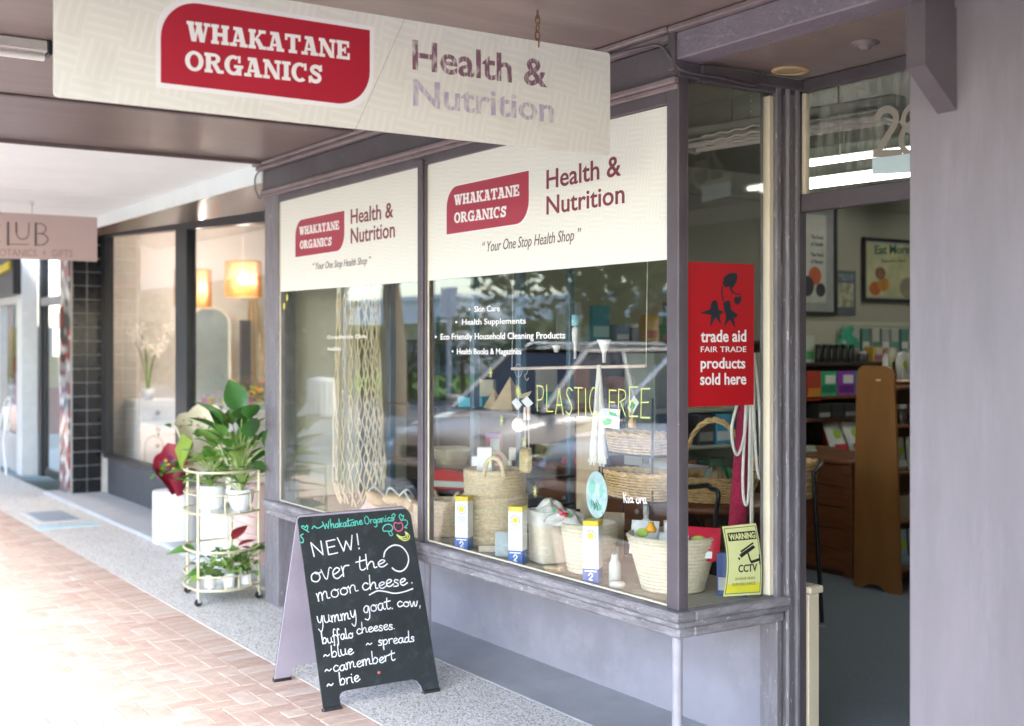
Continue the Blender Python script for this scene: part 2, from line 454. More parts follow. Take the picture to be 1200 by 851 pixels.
def slab(body, h, width, fr, m, parent, lift=.001, name='lettering'):
    """fat slab-serif capitals drawn from bars and rings, fitted to a width"""
    T, S = .27, .17       # stem and serif thickness, cap height 1
    G = {
     'H': (1.0, [('b', .08, .08+T, 0, 1), ('b', .92-T, .92, 0, 1), ('b', .2, .8, .41, .59), ('b', 0, .43, 0, S), ('b', 0, .43, 1-S, 1), ('b', .57, 1, 0, S), ('b', .57, 1, 1-S, 1)]),
     'A': (1.02, [('l', .2, 0, .46, 1, .15), ('l', .8, 0, .54, 1, .3), ('b', .25, .75, .24, .38), ('b', 0, .4, 0, S), ('b', .56, 1.02, 0, S), ('b', .2, .62, 1-S, 1)]),
     'W': (1.3, [('l', .18, 1, .4, 0, .28), ('l', .66, 1, .44, 0, .14), ('l', .62, 1, .86, 0, .28), ('l', 1.12, 1, .9, 0, .14), ('b', 0, .4, 1-S, 1), ('b', .46, .84, 1-S, 1), ('b', .94, 1.3, 1-S, 1)]),
     'K': (1.02, [('b', .08, .08+T, 0, 1), ('l', .34, .42, .78, .95, .15), ('l', .46, .55, .82, 0, .3), ('b', 0, .42, 0, S), ('b', 0, .42, 1-S, 1), ('b', .58, 1.0, 1-S, 1), ('b', .6, 1.04, 0, S)]),
     'T': (.94, [('b', .34, .34+T, 0, 1), ('b', 0, .94, 1-S, 1), ('b', 0, .14, .66, 1), ('b', .8, .94, .66, 1), ('b', .22, .73, 0, S)]),
     'N': (1.04, [('b', .1, .24, 0, 1), ('b', .8, .94, 0, 1), ('l', .18, 1, .84, 0, .3), ('b', 0, .38, 0, S), ('b', 0, .3, 1-S, 1), ('b', .66, 1.04, 1-S, 1)]),
     'E': (.86, [('b', .08, .08+T, 0, 1), ('b', 0, .84, 0, S), ('b', 0, .8, 1-S, 1), ('b', .2, .58, .42, .58), ('b', .7, .84, 0, .36), ('b', .66, .8, .66, 1), ('b', .5, .6, .33, .67)]),
     'O': (1.0, [('r', .5, .5, .5, .52, .24, .34, 0, 360)]),
     'R': (1.04, [('b', .08, .08+T, 0, 1), ('b', 0, .44, 0, S), ('b', 0, .5, 1-S, 1), ('r', .48, .73, .38, .27, .14, .12, -90, 90), ('b', .2, .5, .46, .6), ('l', .5, .52, .84, 0, .28), ('b', .7, 1.05, 0, S)]),
     'G': (1.06, [('r', .5, .5, .5, .52, .22, .34, 55, 330), ('b', .7, .95, 0, .46), ('b', .54, 1.05, .36, .52), ('b', .76, .9, .64, 1)]),
     'I': (.5, [('b', .115, .115+T, 0, 1), ('b', 0, .5, 0, S), ('b', 0, .5, 1-S, 1)]),
     'C': (.96, [('r', .5, .5, .5, .52, .22, .34, 50, 312), ('b', .76, .9, .62, 1)]),
     'S': (.86, [('s',), ('b', .7, .82, .66, 1), ('b', .02, .15, 0, .36)]),
    }
    tot = sum(G[c][0] for c in body) + .05*(len(body)-1)
    k = width/tot
    mb = MB(); x = 0; n = 0
    for c in body:
        w, prims = G[c]
        for p in prims:
            n += 1; d = lift + .00006*(n % 7)
            f2 = lambda u, v, q, x=x: fr((x+u)*k, v*h, q)
            if p[0] == 'b': mb.prism([(p[1], p[3]), (p[2], p[3]), (p[2], p[4]), (p[1], p[4])], f2, 0, d)
            elif p[0] == 'l':
                a, b_, c_, e, t = p[1:]; mb.prism([(a-t/2, b_), (a+t/2, b_), (c_+t/2, e), (c_-t/2, e)] if b_ < e else [(a+t/2, b_), (a-t/2, b_), (c_-t/2, e), (c_+t/2, e)], f2, 0, d)
            elif p[0] == 'r':
                cx, cy, ro, rz, ri, rj, a0, a1 = p[1:]; ns = 20; vs = []
                for q in range(ns+1):
                    an = R(a0+(a1-a0)*q/ns); ca, sa = math.cos(an), math.sin(an)
                    vs += [f2(cx+ro*ca, cy+rz*sa, d), f2(cx+ri*ca, cy+rj*sa, d)]
                mb.add(vs, [(2*q, 2*q+2, 2*q+3, 2*q+1) for q in range(ns)])
            else:
                pts = spline([(.72, .74), (.56, .88), (.3, .86), (.2, .7), (.34, .56), (.6, .44), (.68, .26), (.52, .11), (.26, .13), (.12, .3)], 4)
                mb.ribbon(pts, .22, lambda u, v, q, f=f2: f(u, v, q), d)
        x += w + .05
    return mb.build(name, m, parent, recalc=False)

HAND = {
 'a': (1.0, [[(.78,.85),(.45,1),(.1,.6),(.2,.08),(.55,.1),(.78,.85)], [(.8,1),(.76,.3),(.95,.02),(1.05,.15)]]),
 'b': (.95, [[(.2,2.1),(.12,1),(.1,0)], [(.12,.5),(.5,1),(.82,.6),(.55,.02),(.12,.1)]]),
 'c': (.85, [[(.75,.8),(.45,1),(.1,.55),(.25,.02),(.6,.05),(.9,.3)]]),
 'd': (1.0, [[(.75,.8),(.42,.95),(.1,.5),(.25,.02),(.6,.2),(.8,.9)], [(.88,2.1),(.76,.8),(.78,.1),(1.0,.05)]]),
 'e': (.85, [[(.1,.42),(.5,.55),(.75,.8),(.5,1),(.15,.7),(.15,.2),(.45,0),(.92,.3)]]),
 'f': (.7, [[(.75,1.9),(.55,2.1),(.35,1.6),(.25,.4),(.12,-.7),(.0,-.6)], [(.05,.9),(.65,1.05)]]),
 'g': (.95, [[(.78,.85),(.45,1),(.1,.6),(.2,.1),(.55,.15),(.78,.9),(.75,-.4),(.45,-1),(.05,-.8)]]),
 'h': (1.0, [[(.2,2.1),(.12,1),(.08,0)], [(.1,.4),(.45,.95),(.7,.85),(.7,.1),(.95,.1)]]),
 'i': (.45, [[(.15,1),(.12,.2),(.3,.02)], [(.2,1.4),(.25,1.5)]]),
 'k': (.85, [[(.15,2.1),(.1,0)], [(.7,1),(.12,.45),(.75,0)]]),
 'l': (.45, [[(.2,2.1),(.12,.9),(.15,.1),(.4,.05)]]),
 'm': (1.4, [[(.05,1),(.12,.5),(.1,0)], [(.12,.5),(.35,1),(.55,.85),(.5,0)], [(.54,.5),(.85,1),(1.05,.85),(1.02,.15),(1.3,.1)]]),
 'n': (1.0, [[(.05,1),(.12,.5),(.1,0)], [(.12,.5),(.4,1),(.68,.85),(.66,.15),(.95,.1)]]),
 'o': (.95, [[(.5,1),(.15,.75),(.12,.2),(.5,0),(.8,.35),(.7,.85),(.45,1),(.6,.8),(.95,.9)]]),
 'p': (.95, [[(.12,1),(.1,-1)], [(.12,.5),(.5,1),(.82,.6),(.55,.05),(.12,.1)]]),
 'r': (.75, [[(.08,1),(.14,.5),(.1,0)], [(.13,.5),(.35,.95),(.75,.95)]]),
 's': (.75, [[(.65,.85),(.35,1),(.2,.7),(.55,.4),(.5,.05),(.05,.05)]]),
 't': (.8, [[(.45,1.9),(.3,1),(.28,.2),(.5,0),(.75,.2)], [(0,1.25),(.85,1.35)]]),
 'u': (1.0, [[(.08,1),(.1,.2),(.4,0),(.68,.3),(.75,1)], [(.75,1),(.72,.2),(.98,.05)]]),
 'v': (.85, [[(.05,1),(.35,0),(.75,1),(.95,.95)]]),
 'w': (1.25, [[(.05,1),(.2,.05),(.35,.05),(.6,.9),(.7,.1),(.9,.1),(1.1,1)]]),
 'y': (.95, [[(.1,1),(.15,.3),(.45,.15),(.75,1)], [(.78,1),(.7,-.3),(.35,-1.1),(.02,-.7)]]),
 '~': (1.2, [[(.1,.35),(.35,.65),(.65,.35),(1.0,.6)]]),
 '.': (.6, [[(.1,0),(.16,.06)]]), ',': (.6, [[(.2,.1),(.1,-.35)]]), ' ': (.75, []),
 '!': (.7, [[(.3,2.1),(.22,.6)], [(.2,.05),(.22,.15)]]),
 'N': (1.4, [[(.15,0),(.1,1.9)], [(.1,1.9),(1.0,.05)], [(1.0,.05),(1.05,1.9)]]),
 'E': (1.2, [[(.15,1.9),(.12,0)], [(.12,1.9),(1,1.95)], [(.13,1),(.85,1.05)], [(.12,0),(1,.05)]]),
 'W': (1.7, [[(.05,1.9),(.4,.05)], [(.4,.05),(.8,1.3)], [(.8,1.3),(1.1,.05)], [(1.1,.05),(1.5,1.9)]]),
 'O': (1.3, [[(.6,1.9),(.15,1.3),(.2,.3),(.65,0),(1.1,.6),(1.0,1.6),(.6,1.9)]]),
 'P': (1.1, [[(.12,1.9),(.12,0)], [(.12,1.9),(.75,1.8),(.85,1.3),(.6,.9),(.12,.85)]]),
 'L': (1.0, [[(.12,1.9),(.12,0)], [(.12,0),(.8,.03)]]),
 'A': (1.1, [[(.08,0),(.5,1.9)], [(.5,1.9),(.92,0)], [(.22,.7),(.8,.7)]]),
 'S': (1.0, [[(.8,1.7),(.45,1.9),(.2,1.5),(.5,1.0),(.75,.5),(.5,.05),(.1,.2)]]),
 'T': (1.0, [[(.45,1.9),(.45,0)], [(.02,1.9),(.9,1.9)]]),
 'I': (.5, [[(.2,1.9),(.2,0)]]),
 'C': (1.1, [[(.85,1.6),(.5,1.9),(.15,1.3),(.15,.5),(.5,0),(.9,.3)]]),
 'F': (1.0, [[(.12,1.9),(.12,0)], [(.12,1.9),(.85,1.9)], [(.12,1.0),(.7,1.0)]]),
 'R': (1.1, [[(.12,1.9),(.12,0)], [(.12,1.9),(.75,1.8),(.8,1.3),(.12,.95)], [(.35,.95),(.85,0)]]),
 'K': (1.1, [[(.12,1.9),(.12,0)], [(.8,1.9),(.12,.9)], [(.3,1.1),(.85,0)]]),
}
def hand(body, p0, p1, xh, w, fr, m, parent, lift=.0008, name='lettering', macron=None):
    w *= .86
    """one line of handwriting from baseline point p0 to p1, x-height xh, stroke width w"""
    p0, p1 = Vector(p0), Vector(p1); d = p1-p0; L = d.length; d.normalize(); n = Vector((-d.y, d.x))
    tot = sum(HAND[c][0] for c in body); k = L/tot; x = 0; mb = MB(); q = 0
    rr = random.Random(body)
    for i, c in enumerate(body):
        a, strokes = HAND[c]; jy = rr.uniform(-.08, .08); js = rr.uniform(.92, 1.1)
        for st in strokes:
            q += 1
            pts = [p0 + d*(x+u*1.0)*k + n*(v*js+jy)*xh for u, v in st]
            mb.ribbon(spline(pts, 4), w*rr.uniform(.85, 1.12), fr, lift + .00005*(q % 6))
        if macron == i:
            mb.ribbon([p0 + d*(x+.1)*k + n*1.45*xh, p0 + d*(x+.85)*k + n*1.5*xh], w, fr, lift)
        x += a
    return mb.build(name, m, parent, recalc=False)

def logo(fr, w, h, r, m):
    """outline with two rounded corners (upper left, lower right)"""
    pts = [(0, 0)]
    pts += [(w-r + r*math.sin(a), r - r*math.cos(a)) for a in [R(t) for t in range(0, 91, 9)]]
    pts += [(w, h)]
    pts += [(r - r*math.sin(a), h-r + r*math.cos(a)) for a in [R(t) for t in range(0, 91, 9)]]
    return pts

# ------------------------------------------------------------------ ground
foot = empty('footpath', (0, 0, 0), kind='structure')
MB().box(-40, 12, -.3, 2.45, -.3, -.02, 0).build('paving_bed', mat('sand_joint', (.68, .64, .58), .95, .12, 20), foot)
PAVT = [mat('paver_tone_a', (.51, .375, .305), .85, .16, 16, .3, 90), mat('paver_tone_b', (.545, .41, .335), .85, .16, 18, .3, 90),
        mat('paver_tone_c', (.475, .34, .275), .85, .18, 14, .3, 90), mat('paver_tone_d', (.56, .45, .375), .85, .16, 14, .3, 90)]
paver_me = []
for m in PAVT:
    o = MB().box(-.0975, .0975, -.0475, .0475, -.05, 0, .0035).build('paver', m)
    paver_me.append(o.data); bpy.data.objects.remove(o)
spots = []
U = .1
for j in range(-3, 22):
    y = .05 + j*U
    for i in range(-400, 60):
        x = i*U
        c = (i-j) % 4
        if c == 0: spots.append((x+U, y+U/2, 0))
        elif c == 3 and j < 21: spots.append((x+U/2, y+U, 1))
        elif c == 3 or (c == 2 and j == -3): spots.append((x+U/2, y+U/2, 2))
for i in range(-400, 60): spots.append((i*U+U/2, 2.35, 1))
def inview(x, y):
    d = -.8368*x + .5475*y; 
    if d < 1: return None
    u = 600 + 1438*(.5475*x + .8368*y)/d; w = 405 + 1438*1.65/d
    return d if (-40 < u < 1200 and w < 890) else None
near, far = [], []
for s_ in spots:
    d = inview(s_[0], s_[1])
    (near if d else far).append((d or 0, s_))
near.sort(); far = [s_ for d, s_ in near[296:]] + [s_ for d, s_ in far if s_[0] > -36]
rp_ = random.Random(3)
for d, (x, y, r) in near[:296]:
    inst('paver', rp_.choices(paver_me, (5, 5, 3, 2))[0], foot, (x, y, rp_.uniform(-.0025, .001)), (rp_.uniform(-.006, .006), rp_.uniform(-.006, .006), PI/2*(r == 1) + rp_.uniform(-.008, .008)), (.49 if r == 2 else 1, 1, 1))
mbs = [MB() for _ in PAVT]
for x, y, r in far:
    a, b = ((.0975, .0475), (.0475, .0975), (.0475, .0475))[r]
    rp_.choices(mbs, (5, 5, 3, 2))[0].box(x-a, x+a, y-b, y+b, -.02, rp_.uniform(-.0025, .001), 0)
for mb, m in zip(mbs, PAVT): tag(mb.build('paving', m, foot, recalc=False), kind='stuff')

def agg_mat():
    m = bpy.data.materials.new('exposed_aggregate'); m.use_nodes = True
    nt = m.node_tree; N = nt.nodes; L = nt.links; bs = N['Principled BSDF']; bs.inputs['Roughness'].default_value = .8
    tc = N.new('ShaderNodeTexCoord')
    vo = N.new('ShaderNodeTexVoronoi'); vo.inputs['Scale'].default_value = 125; L.new(tc.outputs['Object'], vo.inputs[0])
    rp = N.new('ShaderNodeValToRGB'); e = rp.color_ramp.elements
    e[0].position = 0; e[0].color = (.3, .28, .26, 1); e[1].position = 1; e[1].color = (.86, .83, .77, 1)
    for p, c in ((.14, .34), (.24, .54), (.5, .62), (.75, .68)):
        q = rp.color_ramp.elements.new(p); c *= 1.18; q.color = (c, c*.97, c*.91, 1)
    sp = N.new('ShaderNodeSeparateColor'); L.new(vo.outputs['Color'], sp.inputs[0]); L.new(sp.outputs[0], rp.inputs[0])
    nz = N.new('ShaderNodeTexNoise'); nz.inputs['Scale'].default_value = 2.5; nz.inputs['Detail'].default_value = 8; L.new(tc.outputs['Object'], nz.inputs[0])
    mx = N.new('ShaderNodeMix'); mx.data_type = 'RGBA'; mx.blend_type = 'MULTIPLY'; mx.inputs[0].default_value = .5
    L.new(rp.outputs[0], mx.inputs[6]); L.new(nz.outputs[0], mx.inputs[7])
    mg = N.new('ShaderNodeMix'); mg.data_type = 'RGBA'; mg.inputs[0].default_value = .72
    L.new(mx.outputs[2], mg.inputs[6]); L.new(rp.outputs[0], mg.inputs[7])
    L.new(mg.outputs[2], bs.inputs['Base Color'])
    bp = N.new('ShaderNodeBump'); bp.inputs['Strength'].default_value = .7; bp.inputs['Distance'].default_value = .004; bp.invert = True
    L.new(vo.outputs['Distance'], bp.inputs['Height']); L.new(bp.outputs[0], bs.inputs['Normal'])
    return m
AGG = agg_mat()
g = MB().box(-40, 12, 2.456, 3.2, -.3, 0, .002).build('pebble_strip', AGG, foot)
MB().box(-40, 12, 2.447, 2.459, -.3, .002, 0).build('paving_edge', mat('edge_mortar', (.6, .58, .54), .9, .1, 20), foot)
CONC = mat('smooth_concrete', (.36, .37, .39), .7, .16, 3, .1, 40, dirt=(9, .5, .75, (.36, .37, .38)), chips=(70, .74), chipcol=(.6, .6, .6))
tag(MB().box(-7.45, 12, 3.2, 3.7, -.3, .004, .004).build('window_apron', CONC, None), kind='structure')
tag(MB().box(-14.3, -7.52, 3.12, 3.72, -.3, .03, .006).build('shop_step', mat('pale_step', (.5, .52, .55), .6, .1, 4), None), kind='structure')
tag(MB().box(-60, 30, -60, -.45, -.4, -.14, 0).build('road', mat('asphalt', (.17, .17, .17), .9, .25, 30, .5, 200), None), kind='structure')
tag(MB().box(-60, 30, -.45, -.304, -.4, -.005, .015).build('kerb', mat('kerb_concrete', (.4, .39, .37), .85, .15, 8, .3, 60), None), kind='structure')
tag(MB().box(-140, 120, -240, 80, -1, -.42, 0).build('ground', mat('earth', (.2, .2, .16), .95, .2, 1), None), kind='structure')
GRASS = mat('lawn', (.16, .28, .05), .95, .3, 3, .5, 60)
tag(MB().box(-110, 30, -30, -14, -.4, -.06, .01).build('grass_verge', GRASS, None), kind='structure')
tag(MB().box(-110, 30, -100, -38, -.4, -.02, .01).build('far_lawn', GRASS, None), kind='structure')
tag(MB().box(-110, 30, -38, -30.02, -.4, -.13, 0).build('far_road', MATS['asphalt'], None), kind='structure')
# white bay lines
bl = MB()
for x in range(-24, 8, 3): bl.bar((x-1.65, -.6, -.138), (x-1.9, -5.6, -.138), .1, .006)
tag(bl.build('parking_lines', mat('road_paint', (.75, .75, .73), .7, .15, 9), None), kind='structure')
# utility cover and its pale rim in the pebble strip
uc = empty('utility_cover', (-12.3, 2.8, 0), label='grey metal utility cover let into the pebble strip', cat='cover')
MB().box(-12.75, -11.9, 2.56, 2.98, -.02, .006, .003).build('frame', mat('cover_frame', (.6, .62, .62), .6), uc)
MB().box(-12.69, -11.96, 2.6, 2.94, -.01, .009, .003).build('lid', mat('cover_lid', (.3, .34, .4), .45, .1, 9, .2, 80), uc)
tag(MB().box(-11.72, -11.48, 2.46, 3.02, -.01, .007, .002).build('marker_tile', mat('pale_blue_tile', (.5, .68, .74), .5), None), 'pale blue strip tile lying in the pebble paving beside the cover', 'tile')

# ------------------------------------------------------------------ health shop front
shop = empty('health_shop', (-5.4, 3.2, 0), label='purple grey timber shopfront with raised corner display window and open doorway', cat='shop front')
XL, XR = -7.5, -3.48
B = lambda *a, b=.004: MB().box(*a, b)
B(-7.5, -7.28, 3.0, 3.12, 0, 2.74).build('left_post', PURW, shop)
B(-7.5, -7.44, 3.12, 3.62, 0, .585).build('side_panel', WALLP, shop)
# corner post with rebates
cp = MB(); cp.box(-3.53, -3.462, 3.0, 3.03, .665, 2.66, .004); cp.box(-3.523, -3.468, 3.03, 3.055, .665, 2.66, .002)
cp.build('corner_post', PUR, shop)
mu = MB(); mu.box(-5.455, -5.375, 3.0, 3.018, .665, 2.58, .004); mu.box(-5.44, -5.39, 2.988, 3.0, .665, 2.585, .004); mu.box(-5.435, -5.395, 3.03, 3.06, .665, 2.56, .002)
mu.build('mullion', PUR, shop)
# head: strip above glass, moulding, frieze, cornice
B(-7.3, -3.53, 3.004, 3.1, 2.555, 2.63).build('head_strip', PUR, shop)
hm = MB(); hm.box(-7.5, -3.455, 2.972, 3.0, 2.62, 2.645, .006); hm.box(-7.5, -3.455, 2.985, 3.0, 2.6, 2.62, .004)
hm.build('head_moulding', MOULD, shop)
B(-7.52, -3.455, 2.996, 3.1, 2.645, 2.775).build('frieze', PUR, shop)
cm = MB(); cm.box(-7.55, -3.455, 2.955, 3.0, 2.775, 2.8, .006); cm.box(-7.55, -3.455, 2.93, 3.0, 2.8, 2.822, .006)
cm.build('cornice', MOULD, shop)
# glass panes
for a, b in ((-7.285, -5.45), (-5.38, -3.528)):
    MB().box(a, b, 3.022, 3.028, .67, 2.57, 0).build('window_pane', GLASS, shop)
MB().box(-3.494, -3.488, 3.05, 3.5, .67, 2.64, 0).build('window_pane', GLASS, shop)
# cream putty lines
pt = MB()
for a, b in ((-7.285, -5.45), (-5.38, -3.528)):
    pt.box(a, b, 3.012, 3.021, .67, .678, .002)
    pt.box(a, a+.008, 3.012, 3.021, .678, 2.55, .002)
pt.build('putty', CREAM, shop)
B(-3.505, -3.47, 3.474, 3.5, .67, 2.63, b=.003).build('side_stop', CREAM, shop)
# sill: stacked mouldings round the corner
sl = MB()
sl.box(-7.46, -3.43, 2.965, 3.06, .628, .665, .008)
sl.box(-7.46, -3.44, 2.978, 3.07, .607, .628, .004)
sl.box(-3.50, -3.43, 3.06, 3.56, .628, .665, .008)
sl.box(-3.50, -3.44, 3.06, 3.55, .607, .628, .004)
sl.build('sill', SILLW, shop)
sa = MB()
sa.box(-7.46, -3.45, 2.99, 3.07, .565, .607, .008)
sa.box(-3.50, -3.45, 3.07, 3.54, .565, .607, .008)
sa.build('apron_board', SILLW, shop)
B(-7.44, -3.5, 3.06, 3.64, .6, .655, b=0).build('platform', LINEN, shop)
B(-7.44, -3.5, 3.07, 3.64, .575, .599, b=0).build('platform_underside', WALLP, shop)
B(-7.44, -3.475, 3.62, 3.69, .004, .58, b=0).build('stall_riser', WALLP, shop)
B(-3.54, -3.47, 3.56, 3.618, .004, .6, b=.004).build('riser_end', WALLP, shop)
for x in (-5.42, -3.508):
    MB().tube([(x, 3.035, 0), (x, 3.035, .57)], .02, 14).build('sill_prop', mat('prop_paint', (.34, .33, .38), .5, .14, 12, chips=(30, .68)), shop)
# door jamb mouldings on the return, x = -3.48
dj = MB()
dj.box(-3.55, -3.455, 3.5, 3.528, .004, 2.7, .004)
dj.box(-3.55, -3.472, 3.528, 3.552, .004, 2.7, .003)
dj.box(-3.55, -3.448, 3.552, 3.575, .004, 2.7, .008)
dj.box(-3.55, -3.462, 3.575, 3.605, .004, 2.7, .003)
dj.box(-3.55, -3.45, 3.605, 3.63, .004, 2.7, .006)
dj.build('door_jamb', PURW, shop)
B(-3.55, -3.46, 3.63, 3.672, .004, 2.7, b=.004).build('door_jamb', PUR, shop)
B(-3.459, -2.3, 3.635, 3.67, 2.18, 2.25, b=.004).build('transom', PUR, shop)
B(-3.459, -2.3, 3.635, 3.67, 2.655, 2.706, b=.004).build('transom_head', PUR, shop)
B(-3.459, -3.438, 3.64, 3.668, 2.252, 2.653, b=.003).build('transom_stop', CREAM, shop)
TG = MB().box(-3.44, -2.3, 3.652, 3.658, 2.25, 2.66, 0).build('transom_pane', GLASSD, shop)
# recess ceiling, beam over doorway and wall pier
B(-3.46, -2.3, 3.1, 3.7, 2.71, 2.76, b=0).build('recess_ceiling', SOFF, shop)
rb = MB(); rb.box(-3.5, -3.46, 3.1, 3.66, 2.64, 2.705, .004); rb.box(-3.46, -3.44, 3.1, 3.65, 2.66, 2.7, .004); rb.build('return_head', PUR, shop)
bm_ = MB(); bm_.box(-3.455, -2.3, 2.97, 3.1, 2.70, 2.8, .005); bm_.build('door_beam', mat('frosted_purple_paint', (.2, .17, .21), .5, .12, 6, .4, 80, chips=(46, .6), chipcol=(.27, .25, .28)), shop)
bm2 = MB(); bm2.box(-3.455, -2.3, 2.94, 3.0, 2.8, 2.822, .005); bm2.build('cornice', MOULD, shop)
B(-3.47, -3.435, 2.955, 3.02, 2.66, 2.82, b=.004).build('beam_end_block', PUR, shop)
B(-2.42, 3.5, 3.0, 3.6, 0, 3.2, b=.006).build('wall_pier', PIERM, shop)
# bracket on the pier
bk = MB()
bk.prism([(2.86, 2.44), (2.998, 2.325), (2.998, 2.62), (2.86, 2.62)], lambda u, v, w: V(w, u, v), -2.315, -2.25)
bk.prism([(2.868, 2.622), (2.998, 2.622), (2.998, 2.81), (2.868, 2.81)], lambda u, v, w: V(w, u, v), -2.308, -2.257)
bk.build('bracket', PUR, shop)
# wall above the veranda
B(-7.5, 3.5, 3.11, 3.6, 3.2, 4.6, b=0).build('upper_wall', WALLP, shop)
B(-7.5, -2.43, 3.11, 3.2, 2.76, 3.2, b=0).build('upper_wall', WALLP, shop)
# loose cable round the head of the corner
MB().tube(spline([V(-3.9, 2.95, 2.79), V(-3.62, 2.95, 2.775), V(-3.50, 2.945, 2.76), V(-3.45, 2.96, 2.70), V(-3.43, 3.0, 2.66), V(-3.43, 3.2, 2.655), V(-3.43, 3.36, 2.65), V(-3.43, 3.40, 2.70)], 5), .006, 6).build('cable', PUR, shop)
MB().tube(spline([V(-7.5, 2.97, 2.78), V(-7.56, 2.96, 2.74), V(-7.58, 2.97, 2.66), V(-7.54, 2.985, 2.6), V(-7.51, 2.99, 2.66)], 5), .006, 6).build('cable', PURW, shop)

# ------------------------------------------------------------------ veranda ceiling
ver = empty('veranda_ceiling', (0, 0, 0), kind='structure')
for i, (a, b) in enumerate(((-4.93, -2.9), (-2.88, -.4), (-.38, 2), (2.02, 5))):
    MB().box(a, b, -.4, 2.99, 2.824, 2.85, .003).build('soffit_panel', SOFF, ver)
MB().box(-6.07, -4.95, -.4, 2.99, 2.824, 2.85, .003).build('soffit_panel', SOFF, ver)
MB().box(-7.4, -6.09, -.4, 2.99, 2.822, 2.85, .003).build('soffit_panel', mat('brown_soffit_satin', (.185, .14, .128), .3, .12, 2.4, .08, 12, stretch=(4, .5, 1)), ver)
cb_ = MB()
cb_.box(-6.1, -6.055, -.4, 2.96, 2.812, 2.823, .003)
cb_.box(-4.965, -4.915, 1.12, 2.96, 2.814, 2.823, .003)
cb_.box(-2.91, -2.87, -.4, 2.96, 2.814, 2.823, .003)
cb_.box(-7.42, -7.39, -.4, 2.99, 2.80, 2.85, .003)
cb_.build('cover_strip', SOFFD, ver)
for i in range(6):
    x1 = -7.425 - i*1.13
    MB().box(x1-1.115, x1, -.4, 2.985, 2.83, 2.86, .004).build('soffit_panel', WHITES, ver)
MB().box(-30, -14.2, -.4, 3.2, 2.83, 2.86, .003).build('soffit_panel', WHITES, ver)
jb = MB()
jb.box(-14.2, -7.425, -.4, 2.985, 2.845, 2.862, 0)
jb.build('joint_backing', mat('joint_grey', (.3, .33, .33), .8), ver)
MB().box(-30, 5, -.42, 3.1, 2.87, 2.95, 0).build('roof_deck', mat('galvanised_roof', (.45, .46, .47), .5, .1, 3), ver)
MB().box(-30, 5, -.46, -.4, 2.7, 3.02, .01).build('fascia', PUR, ver)
vp = [empty('veranda_post', (x, -.35, 0), label=l, cat='post', group='veranda posts along the kerb') for x, l in ((-1.5, 'steel veranda post at the kerb, nearest one behind the viewer'), (-13.5, 'steel veranda post at the kerb out by the neighbouring gift shop'))]
for p in vp:
    MB().tube([(0, 0, 0), (0, 0, 2.8)], .045, 16).build('shaft', BLUEM, p, local=True)
    MB().box(-.09, .09, -.09, .09, 0, .02, .003).build('base_plate', BLUEM, p, local=True)
# nail specks on soffit
nl = MB()
for i in range(26):
    x, y = random.uniform(-7.3, -3.6), random.uniform(.6, 2.9)
    nl.lathe([(0, 0), (.004, -.0015), (.006, -.0002)], (x, y, 2.823), 6)
tag(nl.build('nail_heads', mat('nail', (.4, .36, .32), .5), ver), kind='stuff')

# fluorescent fitting on the soffit (unlit)
ft = empty('batten_light', (-4.94, 1.0, 2.82), label='slim white tube light fixed under the brown veranda ceiling at left edge', cat='light')
MB().box(-4.975, -4.915, -.2, 1.09, 2.775, 2.822, .006).build('housing', mat('dull_white_metal', (.5, .47, .44), .4), ft)
MB().box(-4.98, -4.91, 1.09, 1.105, 2.765, 2.822, .004).build('end_cap', BLACKM, ft)
MB().tube([(-4.945, -.15, 2.758), (-4.945, 1.08, 2.758)], .013, 10).build('tube', mat('unlit_tube', (.75, .73, .7), .3), ft)
# round ceiling speaker and sensor in the recess ceiling
sp_ = empty('ceiling_speaker', (-3.28, 3.36, 2.7), label='round beige speaker grille in the ceiling over the doorway', cat='speaker')
c0 = (-3.363, 3.479, 2.710)
MB().lathe([(.075, 0), (.078, -.004), (.072, -.008), (.058, -.01), (.054, -.005)], c0, 28, sx=.9).build('rim', mat('aged_beige_plastic', (.55, .38, .2), .5, .15, 20), sp_)
MB().lathe([(.054, -.005), (.03, -.008), (.0001, -.009)], c0, 28, sx=.9).build('grille', mat('grille_mesh', (.36, .29, .17), .6, .3, 200), sp_)
sn = empty('ceiling_sensor', c0, label='small grey dome sensor on the doorway ceiling beside the bracket', cat='sensor')
c1 = (-2.916, 3.385, 2.710)
MB().lathe([(.04, 0), (.042, -.006), (.03, -.01), (.024, -.012), (.022, -.02), (.012, -.026), (.0001, -.027)], c1, 20).build('dome', mat('sensor_grey', (.2, .16, .17), .5), sn)
MB().lathe([(.05, 0), (.05, -.003), (.04, -.006)], c1, 20).build('base', mat('sensor_grey', (.2, .16, .17), .5), sn)

